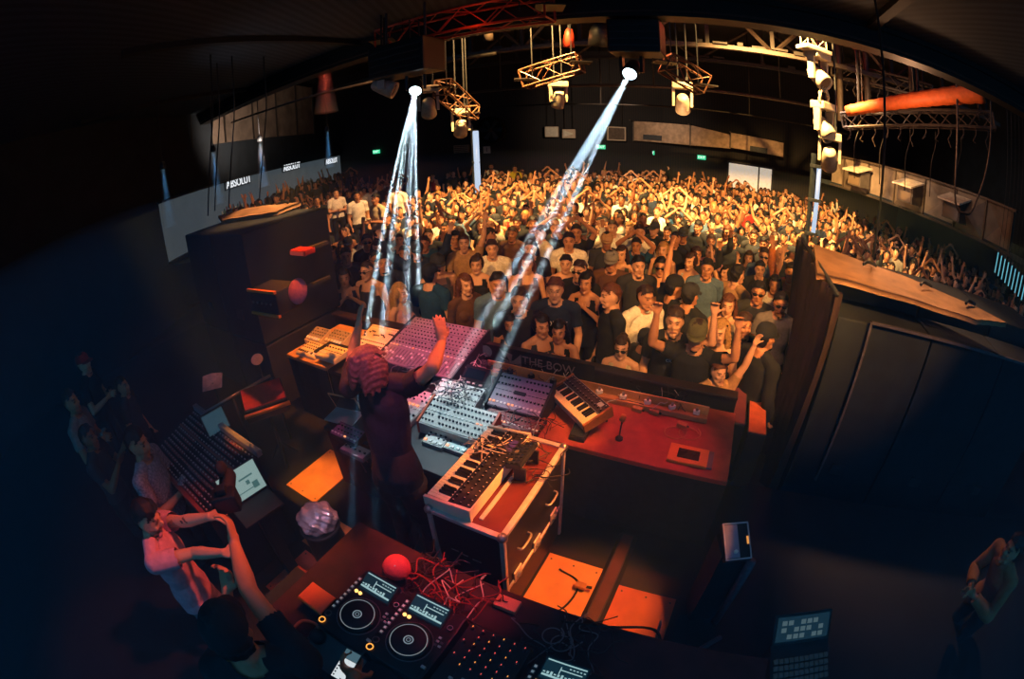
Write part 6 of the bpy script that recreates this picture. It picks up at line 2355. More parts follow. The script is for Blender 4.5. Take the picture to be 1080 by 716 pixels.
LAND = [(a, b_, c.replace('post by the drum fan', 'light post by the drum fan').replace('post under the lamp column', 'light post under the lamp column')) for a, b_, c in LAND]
ordn = ['first', 'second', 'third', 'fourth', 'fifth', 'sixth', 'seventh', 'eighth', 'ninth', 'tenth', 'eleventh', 'twelfth']
IND, REST = [], []
for i, (r, x, y, px, py) in enumerate(pts):
    k = rr.choices(range(len(FARV)), FARW)[0]
    arm, fem, hair, top = FARV[k]
    zb = FZ
    e = dict(r=r, x=x, y=y, px=px, py=py, k=k, col=rr.choice(shirts), skin=rr.choices(range(4), (4, 5, 4, 1))[0], hair=rr.choices(['black', 'brown', 'auburn', 'blond'], (6, 5, 1, 1))[0], turn=rr.gauss(0, .3) if rr.random() < .9 else rr.uniform(-2.6, 2.6), sc=rr.gauss(1.0 if not fem else .95, .035), zb=zb,
             cap=rr.random() < .08, gl=rr.random() < .10)
    (IND if len(IND) < N_IND else REST).append(e)
# labels: look first, then the nearest landmark, then an ordinal counted out from it
buckets = {}
for e in IND:
    arm, fem, hair, top = FARV[e['k']]
    lm = min(LAND, key=lambda q: (q[0] - e['px']) ** 2 + ((q[1] - e['py']) * 1.6) ** 2)
    near = 9.2 > e['r']
    head = 'capped person' if (e['cap'] and near) else ('person in sunglasses' if (e['gl'] and near) else 'person')
    look_ = f"{head} in {'an' if e['col'] == 'olive' else 'a'} {COLN[e['col']]} {TOPN[top]}, {armn(arm)}"
    buckets.setdefault((look_, lm[2]), []).append((math.hypot(lm[0] - e['px'], lm[1] - e['py']), e))
for (look_, lm), es in buckets.items():
    es.sort(key=lambda q: q[0])
    for j, (_, e) in enumerate(es):
        e['label'] = f'{look_}, near {lm}' if len(es) == 1 else f'{look_}, {ordn[min(j, 11)]} from {lm}'
for e in IND:
    arm, fem, hair, top = FARV[e['k']]
    p = Vector((e['x'], e['y'], e['zb']))
    if e['r'] < 9.2:
        G = variant(arm, fem, hair, top, 0.0, 'near')
        put_person(G, p, facing(p, e['turn']), e['label'], SKINS[e['skin']], CL[e['col']], CL['black'], HAIR[e['hair']], 'audience', CL['charcoal'] if e['cap'] else None, e['gl'], e['sc'])
    else:
        G = variant(arm, fem, hair, top, 0.0, 'far')
        o = bpy.data.objects.new('person', G['far'])
        C.objects.link(o)
        o.location, o.rotation_euler, o.scale = p, (0, 0, facing(p, e['turn'])), (e['sc'],) * 3
        for s_, m_ in zip(o.material_slots, (SKINS[e['skin']], CL[e['col']], CL['black'], HAIR[e['hair']])):
            s_.link = 'OBJECT'
            s_.material = m_
        tag(o, e['label'], 'person', 'audience')
print('AUDIENCE', len(ALLP), len(IND), len(REST), 'variants', len(VAR))

# the far rest of the audience, beyond the three hundred: one mass
cols = list(dict.fromkeys(shirts))
pal = SKINS + [CL[c] for c in cols] + [HAIR[h] for h in ('black', 'brown', 'auburn', 'blond')]
pi_skin = lambda s: s
pi_col = lambda c: 4 + cols.index(c)
pi_hair = lambda h: 4 + len(cols) + ['black', 'brown', 'auburn', 'blond'].index(h)
# the dark row along the bar and under the balcony belongs to it too
for k in range(56):
    y = rg.uniform(10.5, 21.0)
    x = rg.uniform(-8.0, -7.2)
    REST.append(dict(r=0, x=x, y=y, px=0, py=0, k=rr.choices(range(len(FARV)), FARW)[0], col=rr.choice(['black', 'charcoal', 'navy', 'black']), skin=2, hair='black', turn=rr.uniform(-3, 3), sc=1.0, zb=.30))
for k in range(26):
    REST.append(dict(r=0, x=rg.uniform(-7.4, -4.6), y=rg.uniform(14.5, 20.5), px=0, py=0, k=rr.choices(range(len(FARV)), FARW)[0], col=rr.choice(['black', 'charcoal', 'navy', 'white']), skin=1, hair='black', turn=rr.uniform(-1, 1), sc=1.0, zb=FZ))
cache = {}
vs, loops, lt, mi, tint = [], [], [], [], []
base = 0
for e in REST:
    arm, fem, hair, top = FARV[e['k']]
    me = variant(arm, fem, hair, top, 0.0, 'far')['far']
    if me.name not in cache:
        co, _ = mesh_np(me)
        lp = np.empty(len(me.loops), np.int32)
        me.loops.foreach_get('vertex_index', lp)
        tot = np.empty(len(me.polygons), np.int32)
        me.polygons.foreach_get('loop_total', tot)
        m_ = np.empty(len(me.polygons), np.int32)
        me.polygons.foreach_get('material_index', m_)
        tn = np.ones(len(me.vertices) * 4, np.float32)
        a_ = me.attributes.get('tint')
        if a_:
            a_.data.foreach_get('color', tn)
        tn = tn.reshape(-1, 4)
        tn[tn[:, :3].sum(1) < .01] = 1
        cache[me.name] = (co, lp, tot, m_, tn)
    co, lp, tot, m_, tn = cache[me.name]
    p = Vector((e['x'], e['y'], e['zb']))
    a = facing(p, e['turn'])
    R = np.array([[math.cos(a), -math.sin(a), 0], [math.sin(a), math.cos(a), 0], [0, 0, 1]]) * e['sc']
    vs.append(co @ R.T + np.array(p))
    loops.append(lp + base)
    lt.append(tot)
    mp = np.array([pi_skin(e['skin']), pi_col(e['col']), pi_col('black'), pi_hair(e['hair'])])
    mi.append(mp[m_])
    tint.append(tn)
    base += len(co)
vs, loops, lt, mi, tint = (np.concatenate(q) for q in (vs, loops, lt, mi, tint))
me = bpy.data.meshes.new('crowd')
me.vertices.add(len(vs))
me.vertices.foreach_set('co', vs.astype(np.float32).ravel())
me.loops.add(len(loops))
me.loops.foreach_set('vertex_index', loops.astype(np.int32))
me.polygons.add(len(lt))
me.polygons.foreach_set('loop_start', np.concatenate([[0], np.cumsum(lt)[:-1]]).astype(np.int32))
me.polygons.foreach_set('loop_total', lt.astype(np.int32))
me.polygons.foreach_set('material_index', mi.astype(np.int32))
me.polygons.foreach_set('use_smooth', np.ones(len(lt), bool))
for m_ in pal:
    me.materials.append(m_)
a_ = me.attributes.new('tint', 'FLOAT_COLOR', 'POINT')
a_.data.foreach_set('color', tint.astype(np.float32).ravel())
me.update(calc_edges=True)
o = bpy.data.objects.new('crowd', me)
C.objects.link(o)
tag(o, 'far rows of the packed audience filling the back of the hall', 'crowd', None, 'stuff')
# ------------------------------------------------------------------ loudspeakers and the rest of the stage
M_PA = mat('black_speaker_cloth', '#182026', .8, 0, .35, 5)
M_COVER = mat('tan_tarpaulin', '#8f6c4c', .7, 0, .3, 4, .3)
M_PLEAT = striped('pleated_black_skirt', '#141213', '#4a3028', 5.5, 'Y', .85)

FLOORED = FZ
def speaker_stack(label, s0, s1, n0, n1, ztop, rows, cols, face_n):
    t = thing('speaker_stack', label, 'speaker', S(s0, n0, 0), UA, 'main speaker stacks')
    w, d = s1 - s0, n1 - n0
    z0 = FZ
    for i in range(cols):
        for j in range(rows):
            b = MB()
            b.box((w * (i + .5) / cols, d / 2, z0 + (ztop - z0) * (j + .5) / rows), (w / cols - .02, d - .02, (ztop - z0) / rows - .02), bev=.02)
            c = b.build('cabinet', M_PA, t)
            b = MB()
            b.box((w * (i + .5) / cols, d - .0, z0 + (ztop - z0) * (j + .5) / rows), (w / cols - .10, .02, (ztop - z0) / rows - .10), bev=.005)
            b.build('grille', K_DARK, c)
            b = MB()
            b.box((w * (i + .5) / cols, .0, z0 + (ztop - z0) * (j + .25) / rows), (.16, .02, .12), bev=.006)
            b.build('handle', K_DARK, c)
    return t
speaker_stack('dark speaker stack at the bar side of the stage', -6.3, -4.45, 2.35, 3.65, 2.42, 2, 2, 0)
# its sagging tan cover
def cover(label, corners, sag, m):
    """a tarpaulin stretched over four corners, with a hem"""
    b = MB()
    b.smooth = True
    n = 14
    A, B, Cc, D = (Vector(q) for q in corners)
    vs, fs = [], []
    for i in range(n + 1):
        for j in range(n + 1):
            u_, v_ = i / n, j / n
            p = (A * (1 - u_) + B * u_) * (1 - v_) + (D * (1 - u_) + Cc * u_) * v_
            z = -sag * math.sin(PI * u_) * math.sin(PI * v_) + .004 * math.sin(u_ * 17 + v_ * 5) + .003 * math.sin(v_ * 23)
            vs.append(p + Vector((0, 0, z)))
    for i in range(n):
        for j in range(n):
            fs.append((i * (n + 1) + j, (i + 1) * (n + 1) + j, (i + 1) * (n + 1) + j + 1, i * (n + 1) + j + 1))
    k = len(vs)
    vs2 = [p - Vector((0, 0, .05)) for p in vs]
    fs2 = [tuple(reversed([q + k for q in f])) for f in fs]
    edge = [i * (n + 1) for i in range(n + 1)] + [n * (n + 1) + j for j in range(1, n + 1)] + [i * (n + 1) + n for i in range(n - 1, -1, -1)] + [j for j in range(n - 1, 0, -1)]
    fs3 = [(edge[i], edge[(i + 1) % len(edge)], edge[(i + 1) % len(edge)] + k, edge[i] + k) for i in range(len(edge))]
    b.add(vs + vs2, fs + fs2 + fs3)
    t = thing('speaker_cover', label, 'cover')
    b.build('sheet', m, t)
    for q in (.25, .55, .8):
        b = MB()
        p = A.lerp(B, q).lerp(D.lerp(Cc, q), .3)
        b.tube(curve_pts([p + Vector((0, 0, .03)), p + Vector((.10, .03, .05)), p + Vector((.2, -.02, .03))], 4), .018, 6)
        b.build('strap', K_BLACK, t)
    return t
zt = 2.47
cover('tan sheet over the dark speaker stack at the bar side', [at(230, 227.5, zt + .03), at(317, 212.5, zt + .03), at(292, 223, zt), at(234, 232, zt)], -.06, M_COVER)
speaker_stack('dark speaker block standing behind the pleated curtain', 1.12, 4.4, 3.75, 4.35, 1.86, 1, 3, 0)
speaker_stack('dark speaker row behind the dark block, under the long tan cover', 1.12, 4.6, 4.4, 5.4, 2.05, 1, 3, 0)
cover('long tan sheet over the dark speaker row near the balcony', [at(858, 258, 2.16), at(1062, 340, 2.16), at(1030, 337, 2.14), at(862, 288, 2.14)], .03, M_COVER)
# thin pale line of the block's rear edge
t = thing('edge_trim', 'thin worn metal edge round the rear of the dark speaker block', 'trim', S(1.46, 3.72, 0), UA)
MB().box((1.3, 0, 1.875), (2.6, .03, .025)).build('top_edge', mat('worn_edge', '#5a5458', .5, .4, .3, 20), t)
MB().box((0, 0, 1.0), (.025, .03, 1.75)).build('side_edge', mat('worn_edge', '#5a5458'), t)
# pleated curtain on the audience side of the speaker block
a, c_ = S(.98, 5.55), S(.98, 3.42)
b = MB()
b.smooth = True
nn = 64
vs, fs = [], []
d_ = (c_ - a)
nr = Vector((-d_.y, d_.x, 0)).normalized()
for j, z in enumerate((FZ + .02, .6, 1.2, 1.75, 2.12)):
    for i in range(nn + 1):
        u_ = i / nn
        off = .06 * math.sin(i * 1.15 + j * .3) + .03 * math.sin(i * .37 + j)
        vs.append(a + d_ * u_ + nr * off + Vector((0, 0, z)))
for j in range(4):
    for i in range(nn):
        q = j * (nn + 1) + i
        fs.append((q, q + 1, q + nn + 2, q + nn + 1))
b.add(vs, fs)
cu = thing('curtain', 'pleated dark curtain hung along the speaker block beside the audience', 'curtain')
b.build('cloth', mat('curtain_brown', '#33221d', .85, 0, .3, 6), cu)
b = MB()
b.smooth = True
b.cyl(a + Vector((0, 0, 2.13)), c_ + Vector((0, 0, 2.13)), .02, seg=8)
b.build('rod', K_DARK, cu)

# red and orange lit cabinets at the barrier's end
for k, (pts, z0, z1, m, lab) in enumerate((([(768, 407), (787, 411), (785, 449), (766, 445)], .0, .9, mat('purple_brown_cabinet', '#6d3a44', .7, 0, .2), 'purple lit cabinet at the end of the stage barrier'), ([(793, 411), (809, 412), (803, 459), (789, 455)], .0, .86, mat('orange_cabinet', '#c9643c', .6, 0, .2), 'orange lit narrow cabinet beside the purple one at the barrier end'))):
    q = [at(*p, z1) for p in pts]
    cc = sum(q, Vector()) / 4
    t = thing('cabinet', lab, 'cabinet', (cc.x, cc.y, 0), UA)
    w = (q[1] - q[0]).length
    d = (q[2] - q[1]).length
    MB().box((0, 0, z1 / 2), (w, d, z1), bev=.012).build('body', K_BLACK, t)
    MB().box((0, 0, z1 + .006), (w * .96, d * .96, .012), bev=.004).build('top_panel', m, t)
    b = MB()
    for sx in (-1, 1):
        b.box((sx * w * .5, 0, z1), (.012, d, .02))
    b.build('edge', K_DARK, t)

# pools of light on the stage floor built as pale boards, dark ramp between
M_PLY = mat('ply_lit_orange', '#c98a52', .6, 0, .25, 3)
M_PLYR = mat('ply_lit_red', '#a8553c', .6, 0, .25, 3)
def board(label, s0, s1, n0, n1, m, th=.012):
    t = thing('floor_light_board', label, 'board', S((s0 + s1) / 2, (n0 + n1) / 2, STG), UA)
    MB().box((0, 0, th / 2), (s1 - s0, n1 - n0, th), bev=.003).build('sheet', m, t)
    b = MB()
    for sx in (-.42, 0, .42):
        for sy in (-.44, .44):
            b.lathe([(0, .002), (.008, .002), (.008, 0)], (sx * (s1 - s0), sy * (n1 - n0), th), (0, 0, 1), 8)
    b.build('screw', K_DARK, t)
board('pool of orange light beside the flight case, built as a plywood board', -.79, -.36, 1.10, 1.98, M_PLY)
board('pool of red light past the dark cable ramp, built as a plywood board', -.20, .24, 1.10, 1.88, M_PLYR)
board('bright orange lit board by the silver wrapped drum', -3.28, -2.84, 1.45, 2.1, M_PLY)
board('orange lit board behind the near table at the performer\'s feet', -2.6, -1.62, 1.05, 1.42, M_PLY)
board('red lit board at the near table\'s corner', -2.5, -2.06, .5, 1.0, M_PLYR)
t = thing('cable_ramp', 'dark cable ramp running between the two pools of floor light', 'ramp', S(-.28, 1.62, STG), UA)
MB().prism([(-.08, 0), (.08, 0), (.05, .035), (-.05, .035)], (0, -.55, 0), (1, 0, 0), (0, 0, 1), (0, 1.3, 0)).build('body', K_DARK, t)
MB().box((0, .1, .037), (.08, 1.26, .006)).build('lid', mat('ramp_lid', '#4a2a28', .6, 0, .2), t)
p = at(612, 622, STG)
t = thing('stage_plug', 'brass coloured multi-plug lying on the dark cable ramp', 'plug', Vector((p.x, p.y, STG + .04)), UA)
MB().box((0, 0, .02), (.08, .05, .035), bev=.006).build('body', mat('brass', '#b58a4a', .35, .6, .2), t)
MB().cyl((.03, 0, .02), (.08, .01, .02), .012, seg=8).build('lead_boot', K_RUBBER, t)
cable([at(590, 600, STG + .02), at(610, 615, STG + .02), at(595, 640, STG + .02), at(560, 655, STG + .02)], .008, K_RUBBER, 'black cable curving over the bright orange pool of floor light')

# stage-side mixing desk with laptop
t = thing('mixing_desk', 'large stage-side mixing desk seen across its grid of strips', 'mixing desk', S(-3.24, .74, 0), UA)
W_, D_ = 1.15, .60
MB().prism([(-D_ / 2, 0), (D_ / 2, 0), (D_ / 2, 1.18), (-D_ / 2, 1.04)], (-W_ / 2, 0, 0), (0, 1, 0), (0, 0, 1), (W_, 0, 0)).build('body', K_BLACK, t)
sl = .14 / D_
rq = random.Random(4)
M_STRIP = [mat('strip_violet', '#6a5560', .5, 0, .1), mat('strip_red', '#8c4a48', .5, 0, .1), mat('strip_dark', '#2b2730', .5, 0, .1)]
for c in range(24):
    x = -W_ / 2 + W_ * (c + .5) / 24
    b = MB()
    for r in range(12):
        y = -D_ / 2 + D_ * (r + .6) / 12.2
        z = 1.04 + (y + D_ / 2) * sl
        b.k = 0
        b.box((x, y, z + .002), (W_ / 24 * .86, D_ / 12 * .62, .006))
        b.k = 1
        b.cyl((x, y, z), (x, y, z + .016), .007, .006, 6)
    b.build('channel_strip', [M_STRIP[(c // 4) % 3], K_LIGHT], t)
for y in (-.12, .10):
    z = 1.04 + (y + D_ / 2) * sl
    MB().box((0, y, z + .008), (W_, .018, .012)).build('divider', mat('divider_copper', '#94655c', .4, .3, .1), t)
b = MB()
b.box((0, -D_ / 2 - .01, 1.03), (W_ + .04, .04, .05), bev=.01)
b.build('arm_rest', mat('arm_rest_red', '#8c4238', .5, 0, .2), t)
b = MB()
b.box((0, D_ / 2 + .02, 1.2), (W_ + .04, .05, .06), bev=.01)
b.build('meter_bridge', mat('meter_bridge_grey', '#8d8a92', .4, .3, .1), t)
lp = thing('laptop', 'open laptop with a pale glowing screen at the end of the stage-side desk', 'laptop', Vector((*at(262, 520, 1.12).xy, 0)), rad(55))
MB().box((0, -.06, 1.02), (.34, .24, .016), bev=.004).build('keyboard_deck', K_DARK, lp)
b = MB(Matrix.Translation((0, .06, 1.03)) @ Matrix.Rotation(rad(-18), 4, 'X'))
b.box((0, 0, .12), (.36, .012, .25), bev=.004)
b.build('lid', K_DARK, lp)
b = MB(Matrix.Translation((0, .06, 1.03)) @ Matrix.Rotation(rad(-18), 4, 'X'))
b.box((0, -.008, .125), (.335, .003, .22))
sc_ = b.build('screen', glow('laptop_screen', (.36, .55, .54), .6), lp)
b = MB(Matrix.Translation((0, .06, 1.03)) @ Matrix.Rotation(rad(-18), 4, 'X'))
for x, z, w, h in ((-.08, .17, .05, .04), (.05, .15, .12, .012), (.05, .11, .03, .03), (-.02, .06, .2, .006), (.1, .07, .05, .05), (-.11, .09, .02, .05)):
    b.box((x, -.011, z), (w, .002, h))
b.build('screen_window', glow('screen_dark', (.08, .2, .2), .6), sc_)
MB().box((0, -.06, .5), (.10, .10, 1.0), bev=.01).build('stand', K_BLACK, lp)
MB().box((0, -.06, .02), (.4, .4, .03), bev=.01).build('stand_foot', K_BLACK, lp)
p = at(231, 452, 1.2)
t = thing('small_screen', 'small dark tilted screen on the far end of the stage-side desk', 'screen', Vector((p.x, p.y, 1.14)), rad(55))
b = MB(Matrix.Rotation(rad(-20), 4, 'X'))
b.box((0, 0, .12), (.24, .02, .20), bev=.005)
b.build('bezel', K_BLACK, t)
b = MB(Matrix.Rotation(rad(-20), 4, 'X'))
b.box((0, -.012, .12), (.21, .004, .17))
b.build('display', mat('dull_display', '#2d4a58', .3, 0, .2, emit=(.05, .12, .16), estr=.4), t)
MB().box((0, .02, .01), (.14, .12, .02), bev=.004).build('foot', K_BLACK, t)
# long pale rail beyond the desk
rail('hand_rail', [at(208, 440, 1.05), at(245, 418, 1.05), at(285, 396, 1.05)], .016, K_STEEL, 'thin pale hand rail beyond the stage-side desk')
for q in ((208, 440), (245, 418), (285, 396)):
    p = at(*q, 1.05)
    rail('rail_post', [Vector((p.x, p.y, 0)), p], .015, K_DARK, 'dark post under the thin pale hand rail', 'posts of the hand rail', 'post')
# wedge monitor on its tripod
mw = ctr([(255, 420), (293, 407), (311, 424), (262, 452)], .95)
t = thing('stage_monitor', 'red topped stage monitor on a tripod, its lower rail lit orange', 'speaker', Vector((mw.x, mw.y, 0)), rad(35))
M_MON = mat('monitor_red_cloth', '#9c3024', .7, 0, .2, 20)
b = MB(Matrix.Translation((0, 0, .98)) @ Matrix.Rotation(rad(12), 4, 'X'))
b.box((0, 0, 0), (.46, .34, .16), bev=.02)
b.build('cabinet', K_BLACK, t)
b = MB(Matrix.Translation((0, 0, .98)) @ Matrix.Rotation(rad(12), 4, 'X'))
b.box((0, 0, .083), (.43, .31, .012), bev=.005)
b.build('grille', M_MON, t)
b = MB(Matrix.Translation((0, 0, .98)) @ Matrix.Rotation(rad(12), 4, 'X'))
b.smooth = True
b.cyl((-.24, -.18, .03), (.24, -.18, .03), .022, seg=10)
b.build('front_rail', mat('rail_lit_orange', '#e08a3c', .4, .1, .1), t)  # orange light put into the rail's colour
b = MB(); b.smooth = True
b.cyl((0, 0, .35), (0, 0, .9), .02, seg=10)
b.build('pole', K_DARK, t)
for k in range(3):
    a = k * 2.1 + .4
    b = MB(); b.smooth = True
    b.cyl((0, 0, .5), (.32 * math.cos(a), .32 * math.sin(a), .02), .012, seg=8)
    lg = b.build('leg', K_DARK, t)
    b = MB()
    b.box((.27 * math.cos(a), .27 * math.sin(a), .10), (.05, .05, .10))
    b.build('tape_band', mat('pink_tape', '#c98a7a', .6), lg)
# small side monitor with round pink disc
p = atn(290, 313, 2.1)
MZ = p.z - 1.15
t = thing('stage_monitor', 'small black monitor with orange lit edges beside the dark speaker stack', 'speaker', Vector((p.x, p.y, MZ)), UA + .1)
MB().box((0, 0, 1.15), (.42, .30, .22), bev=.015).build('cabinet', K_BLACK, t)
MB().box((0, -.15, 1.26), (.43, .03, .025)).build('edge_bar', mat('rail_lit_orange', '#e08a3c'), t)
MB().box((0, -.15, 1.04), (.43, .03, .025)).build('edge_bar', mat('rail_lit_orange', '#e08a3c'), t)
for k in range(5):
    MB().cyl((-.15 + k * .07, -.155, 1.15), (-.15 + k * .07, -.165, 1.15), .012, seg=10).build('socket', K_STEEL, t)
MB().box((0, .24, 1.15), (.06, .22, .05)).build('bracket', K_DARK, t)
p = atn(314, 307, 2.1)
DZ_ = p.z
t = thing('gong_disc', 'round pink disc on a bracket beside the small orange edged monitor', 'disc', Vector((p.x, p.y, 0)), UA)
b = MB(); b.smooth = True
b.lathe([(0, .012), (.10, .012), (.112, .004), (.112, -.004), (0, -.012)], (0, 0, DZ_), (.2, -1, .4), 24)
b.build('disc', mat('pink_disc', '#c76a78', .6, 0, .15, 30), t)
MB().box((0, .19, DZ_), (.04, .36, .03)).build('bracket', K_DARK, t)
b = MB(); b.smooth = True
p = atn(319, 265, 2.2)
t = thing('red_lamp', 'small red lamp box glowing at the front corner of the dark speaker stack', 'lamp', Vector((p.x, p.y, p.z)), UA)
MB().box((0, 0, 0), (.22, .12, .05), bev=.012).build('housing', mat('red_shell', '#a02a24', .5), t)
MB().box((0, -.064, 0), (.19, .010, .03)).build('lens', glow('red_lens_soft', (1, .1, .06), .25), t)
MB().box((0, .16, 0), (.05, .24, .03)).build('bracket', K_DARK, t)
for k, (px, py, w, h, lab) in enumerate(((224, 403, .28, .2, 'crumpled pale paper note pinned in the dark beside the hand rail'), (271, 379, .16, .10, 'small pale oval label in the dark beyond the hand rail'))):
    p = at(px, py, .9)
    t = thing('stand', lab, 'note', Vector((p.x, p.y, 0)), rad(20))
    b = MB(Matrix.Translation((0, 0, .9)) @ Matrix.Rotation(rad(35), 4, 'X'))
    if k == 0:
        b.add([(-w / 2, -h / 2, 0), (w / 2, -h / 2, .02), (w / 2, h / 2, 0), (0, h / 2, .03), (-w / 2, h / 2, 0), (0, 0, -.01)], [(0, 1, 5), (1, 2, 5), (2, 3, 5), (3, 4, 5), (4, 0, 5)])
    else:
        b.lathe([(w / 2, 0), (w / 2, .004), (0, .004)], (0, 0, 0), (0, 0, 1), 20)
    b.build('sheet', mat('pale_paper', '#8f858c', .8, 0, .3, 12), t)
    t.name = 'paper_note'
    MB().cyl((0, 0, 0), (0, 0, .89), .012, seg=8).build('stand', K_DARK, t)

q = at(303, 628, .92)
t = thing('wooden_case', 'dark red wooden case with a worn orange top edge beside the near table', 'case', Vector((q.x, q.y, STG)), UA)
MB().box((0, 0, .32), (.30, .46, .62), bev=.01).build('body', mat('case_wine', '#5a2a26', .6, 0, .3, 8), t)
MB().box((.14, 0, .64), (.03, .47, .03), bev=.005).build('top_edge', mat('worn_orange_edge', '#c47a3c', .6, 0, .3, 30), t)
MB().box((-.02, 0, .635), (.24, .42, .012), bev=.003).build('lid', K_CLOTH, t)
# silver wrapped drum and the tilted orange board
p = at(333, 545, .72)
t = thing('wrapped_drum', 'dark drum topped with crumpled silver foil lit pink', 'drum', Vector((p.x, p.y, 0)))
b = MB(); b.smooth = True
b.lathe([(0, STG), (.15, STG), (.16, .3), (.15, .6), (.14, .64), (0, .64)], seg=22)
b.build('barrel', K_BLACK, t)
bm = bmesh.new()
bmesh.ops.create_icosphere(bm, subdivisions=4, radius=1)
rg2 = np.random.default_rng(2)
dirs = rg2.normal(size=(26, 3))
dirs /= np.linalg.norm(dirs, axis=1)[:, None]
b = MB()
vs = []
for v in bm.verts:
    c = np.array(v.co)
    k = 1 + .10 * math.sin(7 * c[0] + 3 * c[1]) * math.sin(6 * c[2] + 2) - .07 * abs(math.sin(11 * c[1] + 5 * c[2] + c[0] * 4))
    vs.append((c[0] * .165 * k, c[1] * .15 * k, .70 + c[2] * .12 * k))
b.add(vs, [tuple(v.index for v in f.verts) for f in bm.faces])
bm.free()
b.build('foil', mat('silver_foil', '#e6d6dc', .25, .45, .15, 20, .4), t)
b = MB(); b.smooth = True
b.torus((0, 0, .62), .153, .014, seg=26)
b.build('hoop', K_DARK, t)

# right side: little rack stand, panels, device with a blue glow
p = at(776, 572, 1.05)
t = thing('control_box', 'pale framed control box on a dark stand at the open side of the stage', 'control box', Vector((p.x, p.y, STG)), UA + .35)
b = MB(Matrix.Translation((0, 0, .80)) @ Matrix.Rotation(rad(20), 4, 'X'))
b.box((0, 0, 0), (.17, .24, .05), bev=.006)
b.build('case', K_BLACK, t)
b = MB(Matrix.Translation((0, 0, .80)) @ Matrix.Rotation(rad(20), 4, 'X'))
b.box((-.035, 0, .027), (.085, .21, .006))
b.build('pale_panel', mat('lilac_panel', '#a193a6', .5, 0, .1), t)
b = MB(Matrix.Translation((0, 0, .80)) @ Matrix.Rotation(rad(20), 4, 'X'))
for q in (((0, .115, .026), (.17, .008, .008)), ((0, -.115, .026), (.17, .008, .008)), ((.081, 0, .026), (.008, .23, .008)), ((-.081, 0, .026), (.008, .23, .008))):
    b.box(*q)
b.build('frame', mat('frame_pale', '#c9bcc0', .5), t)
b = MB(Matrix.Translation((0, 0, .80)) @ Matrix.Rotation(rad(20), 4, 'X'))
b.cyl((-.02, -.07, .03), (-.02, -.07, .045), .012, seg=10)
b.k = 1
b.box((.068, .0, .031), (.012, .05, .004))
b.build('switch', [K_WHITE, glow('amber_line', (1, .4, .08), .8)], t)
b = MB()
b.prism([(-.10, -.08), (.10, -.08), (.10, .10), (-.10, .10)], (0, 0, 0), (1, 0, 0), (0, 1, 0), (0, 0, .77))
b.build('stand', M_PA, t)
q0, q1 = at(790, 597, .95), at(779, 664, .35)
rail('side_pole', [Vector((q0.x, q0.y, 1.0)), Vector((q0.x, q0.y, STG))], .03, mat('violet_grey_pole', '#5b4a58', .6, 0, .3, 30), 'grey-violet pole standing beside the control box', None, 'pole')
rail('floor_pipe', [at(760, 672, .4), at(697, 706, .4)], .018, mat('violet_grey_pole', '#5b4a58'), 'dull pipe slanting past the end of the near table', None, 'pipe')
cable([at(697, 655, .9), at(692, 680, .7), at(705, 700, .55), at(740, 712, .5), at(760, 714, .5)], .008, mat('lead_violet', '#8a7884', .5), 'pale cable looping down beside the near table end')
# lit device at the bottom edge
p = at(851, 690, .75)
t = thing('lighting_desk', 'dim blue lit lighting desk with a tilted display', 'lighting desk', Vector((p.x, p.y, STG)), UA + .25)
b = MB()
b.prism([(-.16, .38), (.12, .44), (.12, .0), (-.16, .0)], (-.21, 0, 0), (0, 1, 0), (0, 0, 1), (.42, 0, 0))
b.build('body', K_BLACK, t)
b = MB()
for i in range(11):
    for j in range(4):
        b.box((-.18 + i * .036, -.13 + j * .045, .395 + (j * .045 + .03) * .21), (.028, .034, .012), bev=.003)
b.build('key_block', mat('dim_keys', '#33454e', .5, 0, .2, emit=(.03, .08, .11), estr=.10), t)
b = MB(Matrix.Translation((0, .12, .44)) @ Matrix.Rotation(rad(-55), 4, 'X'))
b.box((0, 0, .10), (.42, .015, .2), bev=.004)
b.build('display_lid', K_BLACK, t)
b = MB(Matrix.Translation((0, .12, .44)) @ Matrix.Rotation(rad(-55), 4, 'X'))
b.box((0, -.009, .10), (.38, .004, .16))
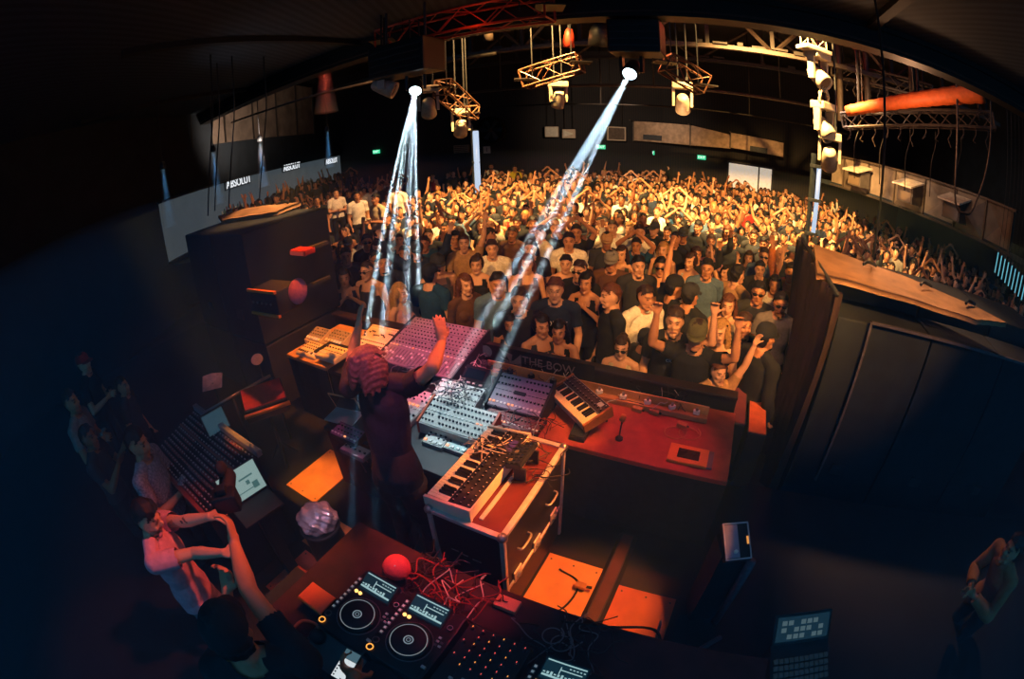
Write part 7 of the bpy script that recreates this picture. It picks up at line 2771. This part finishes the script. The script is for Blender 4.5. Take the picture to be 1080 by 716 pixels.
sd = b.build('display', mat('desk_display', '#1d3842', .2, 0, 0, emit=(.05, .14, .19), estr=.12), t)
b = MB(Matrix.Translation((0, .12, .44)) @ Matrix.Rotation(rad(-55), 4, 'X'))
for i in range(7):
    for j in range(3):
        if (i * 3 + j) % 4:
            b.box((-.14 + i * .045, -.012, .05 + j * .045), (.034, .002, .03))
b.build('display_cell', glow('desk_cells', (.35, .6, .7), .16), sd)
# person in a brown jacket and dark trousers at the far side
hw = atd(1150, 480, 3.5)
P = default_pose()
P['armL'] = P['armR'] = ARMS['fold']
P['pel'], P['wai'], P['che'], P['nek'], P['hd'] = (0, -.10, .93), (0, -.06, 1.06), (0, .06, 1.24), (0, .14, 1.40), (0, .20, 1.53)
G = make_variant(P, .010, None, 0, 'short', 'long', 77, -.08)
put_person(G, Vector((hw.x + .12, hw.y + .1, FZ)), rad(70), 'person in a brown jacket leaning at the dark far side of the stage', SKINS[1], mat('brown_jacket', '#a06c48', .8, 0, .25, 8), CL['black'], HAIR['brown'], scale=.98)
# bright blue lamps under the balcony corner
for k in range(9):
    p = atd(1052 + 3.6 * k, 272 + 3.5 * k, 9.0 - .05 * k)
    t = thing('tube_lamp', f'thin pale blue tube lamp under the balcony corner, {ORD[k]} from the audience side', 'lamp', p, 0, 'blue tubes under the balcony corner')
    b = MB(); b.smooth = True
    b.cyl((0, 0, -.26), (0, 0, .1), .012, seg=8)
    b.build('tube', glow('blue_tube', (.15, .55, .7), .8), t)
    b = MB()
    b.box((0, 0, .13), (.04, .04, .06), bev=.005)
    b.build('cap', K_DARK, t)
    b = MB()
    b.tube([(0, 0, .15), (0, 0, 7.2 - p.z)], .006, 5)
    b.build('cord', K_DARK, t)

# blue veil volume added over the stage to lift blacks to navy
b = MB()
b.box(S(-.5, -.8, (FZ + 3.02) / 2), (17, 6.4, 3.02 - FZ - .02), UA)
tag(b.build('haze', haze_mat('navy_veil', (.30, .66, 1), .026, 0)), 'thin blue veil added over the stage to lift its blacks', 'haze', None, 'stuff')
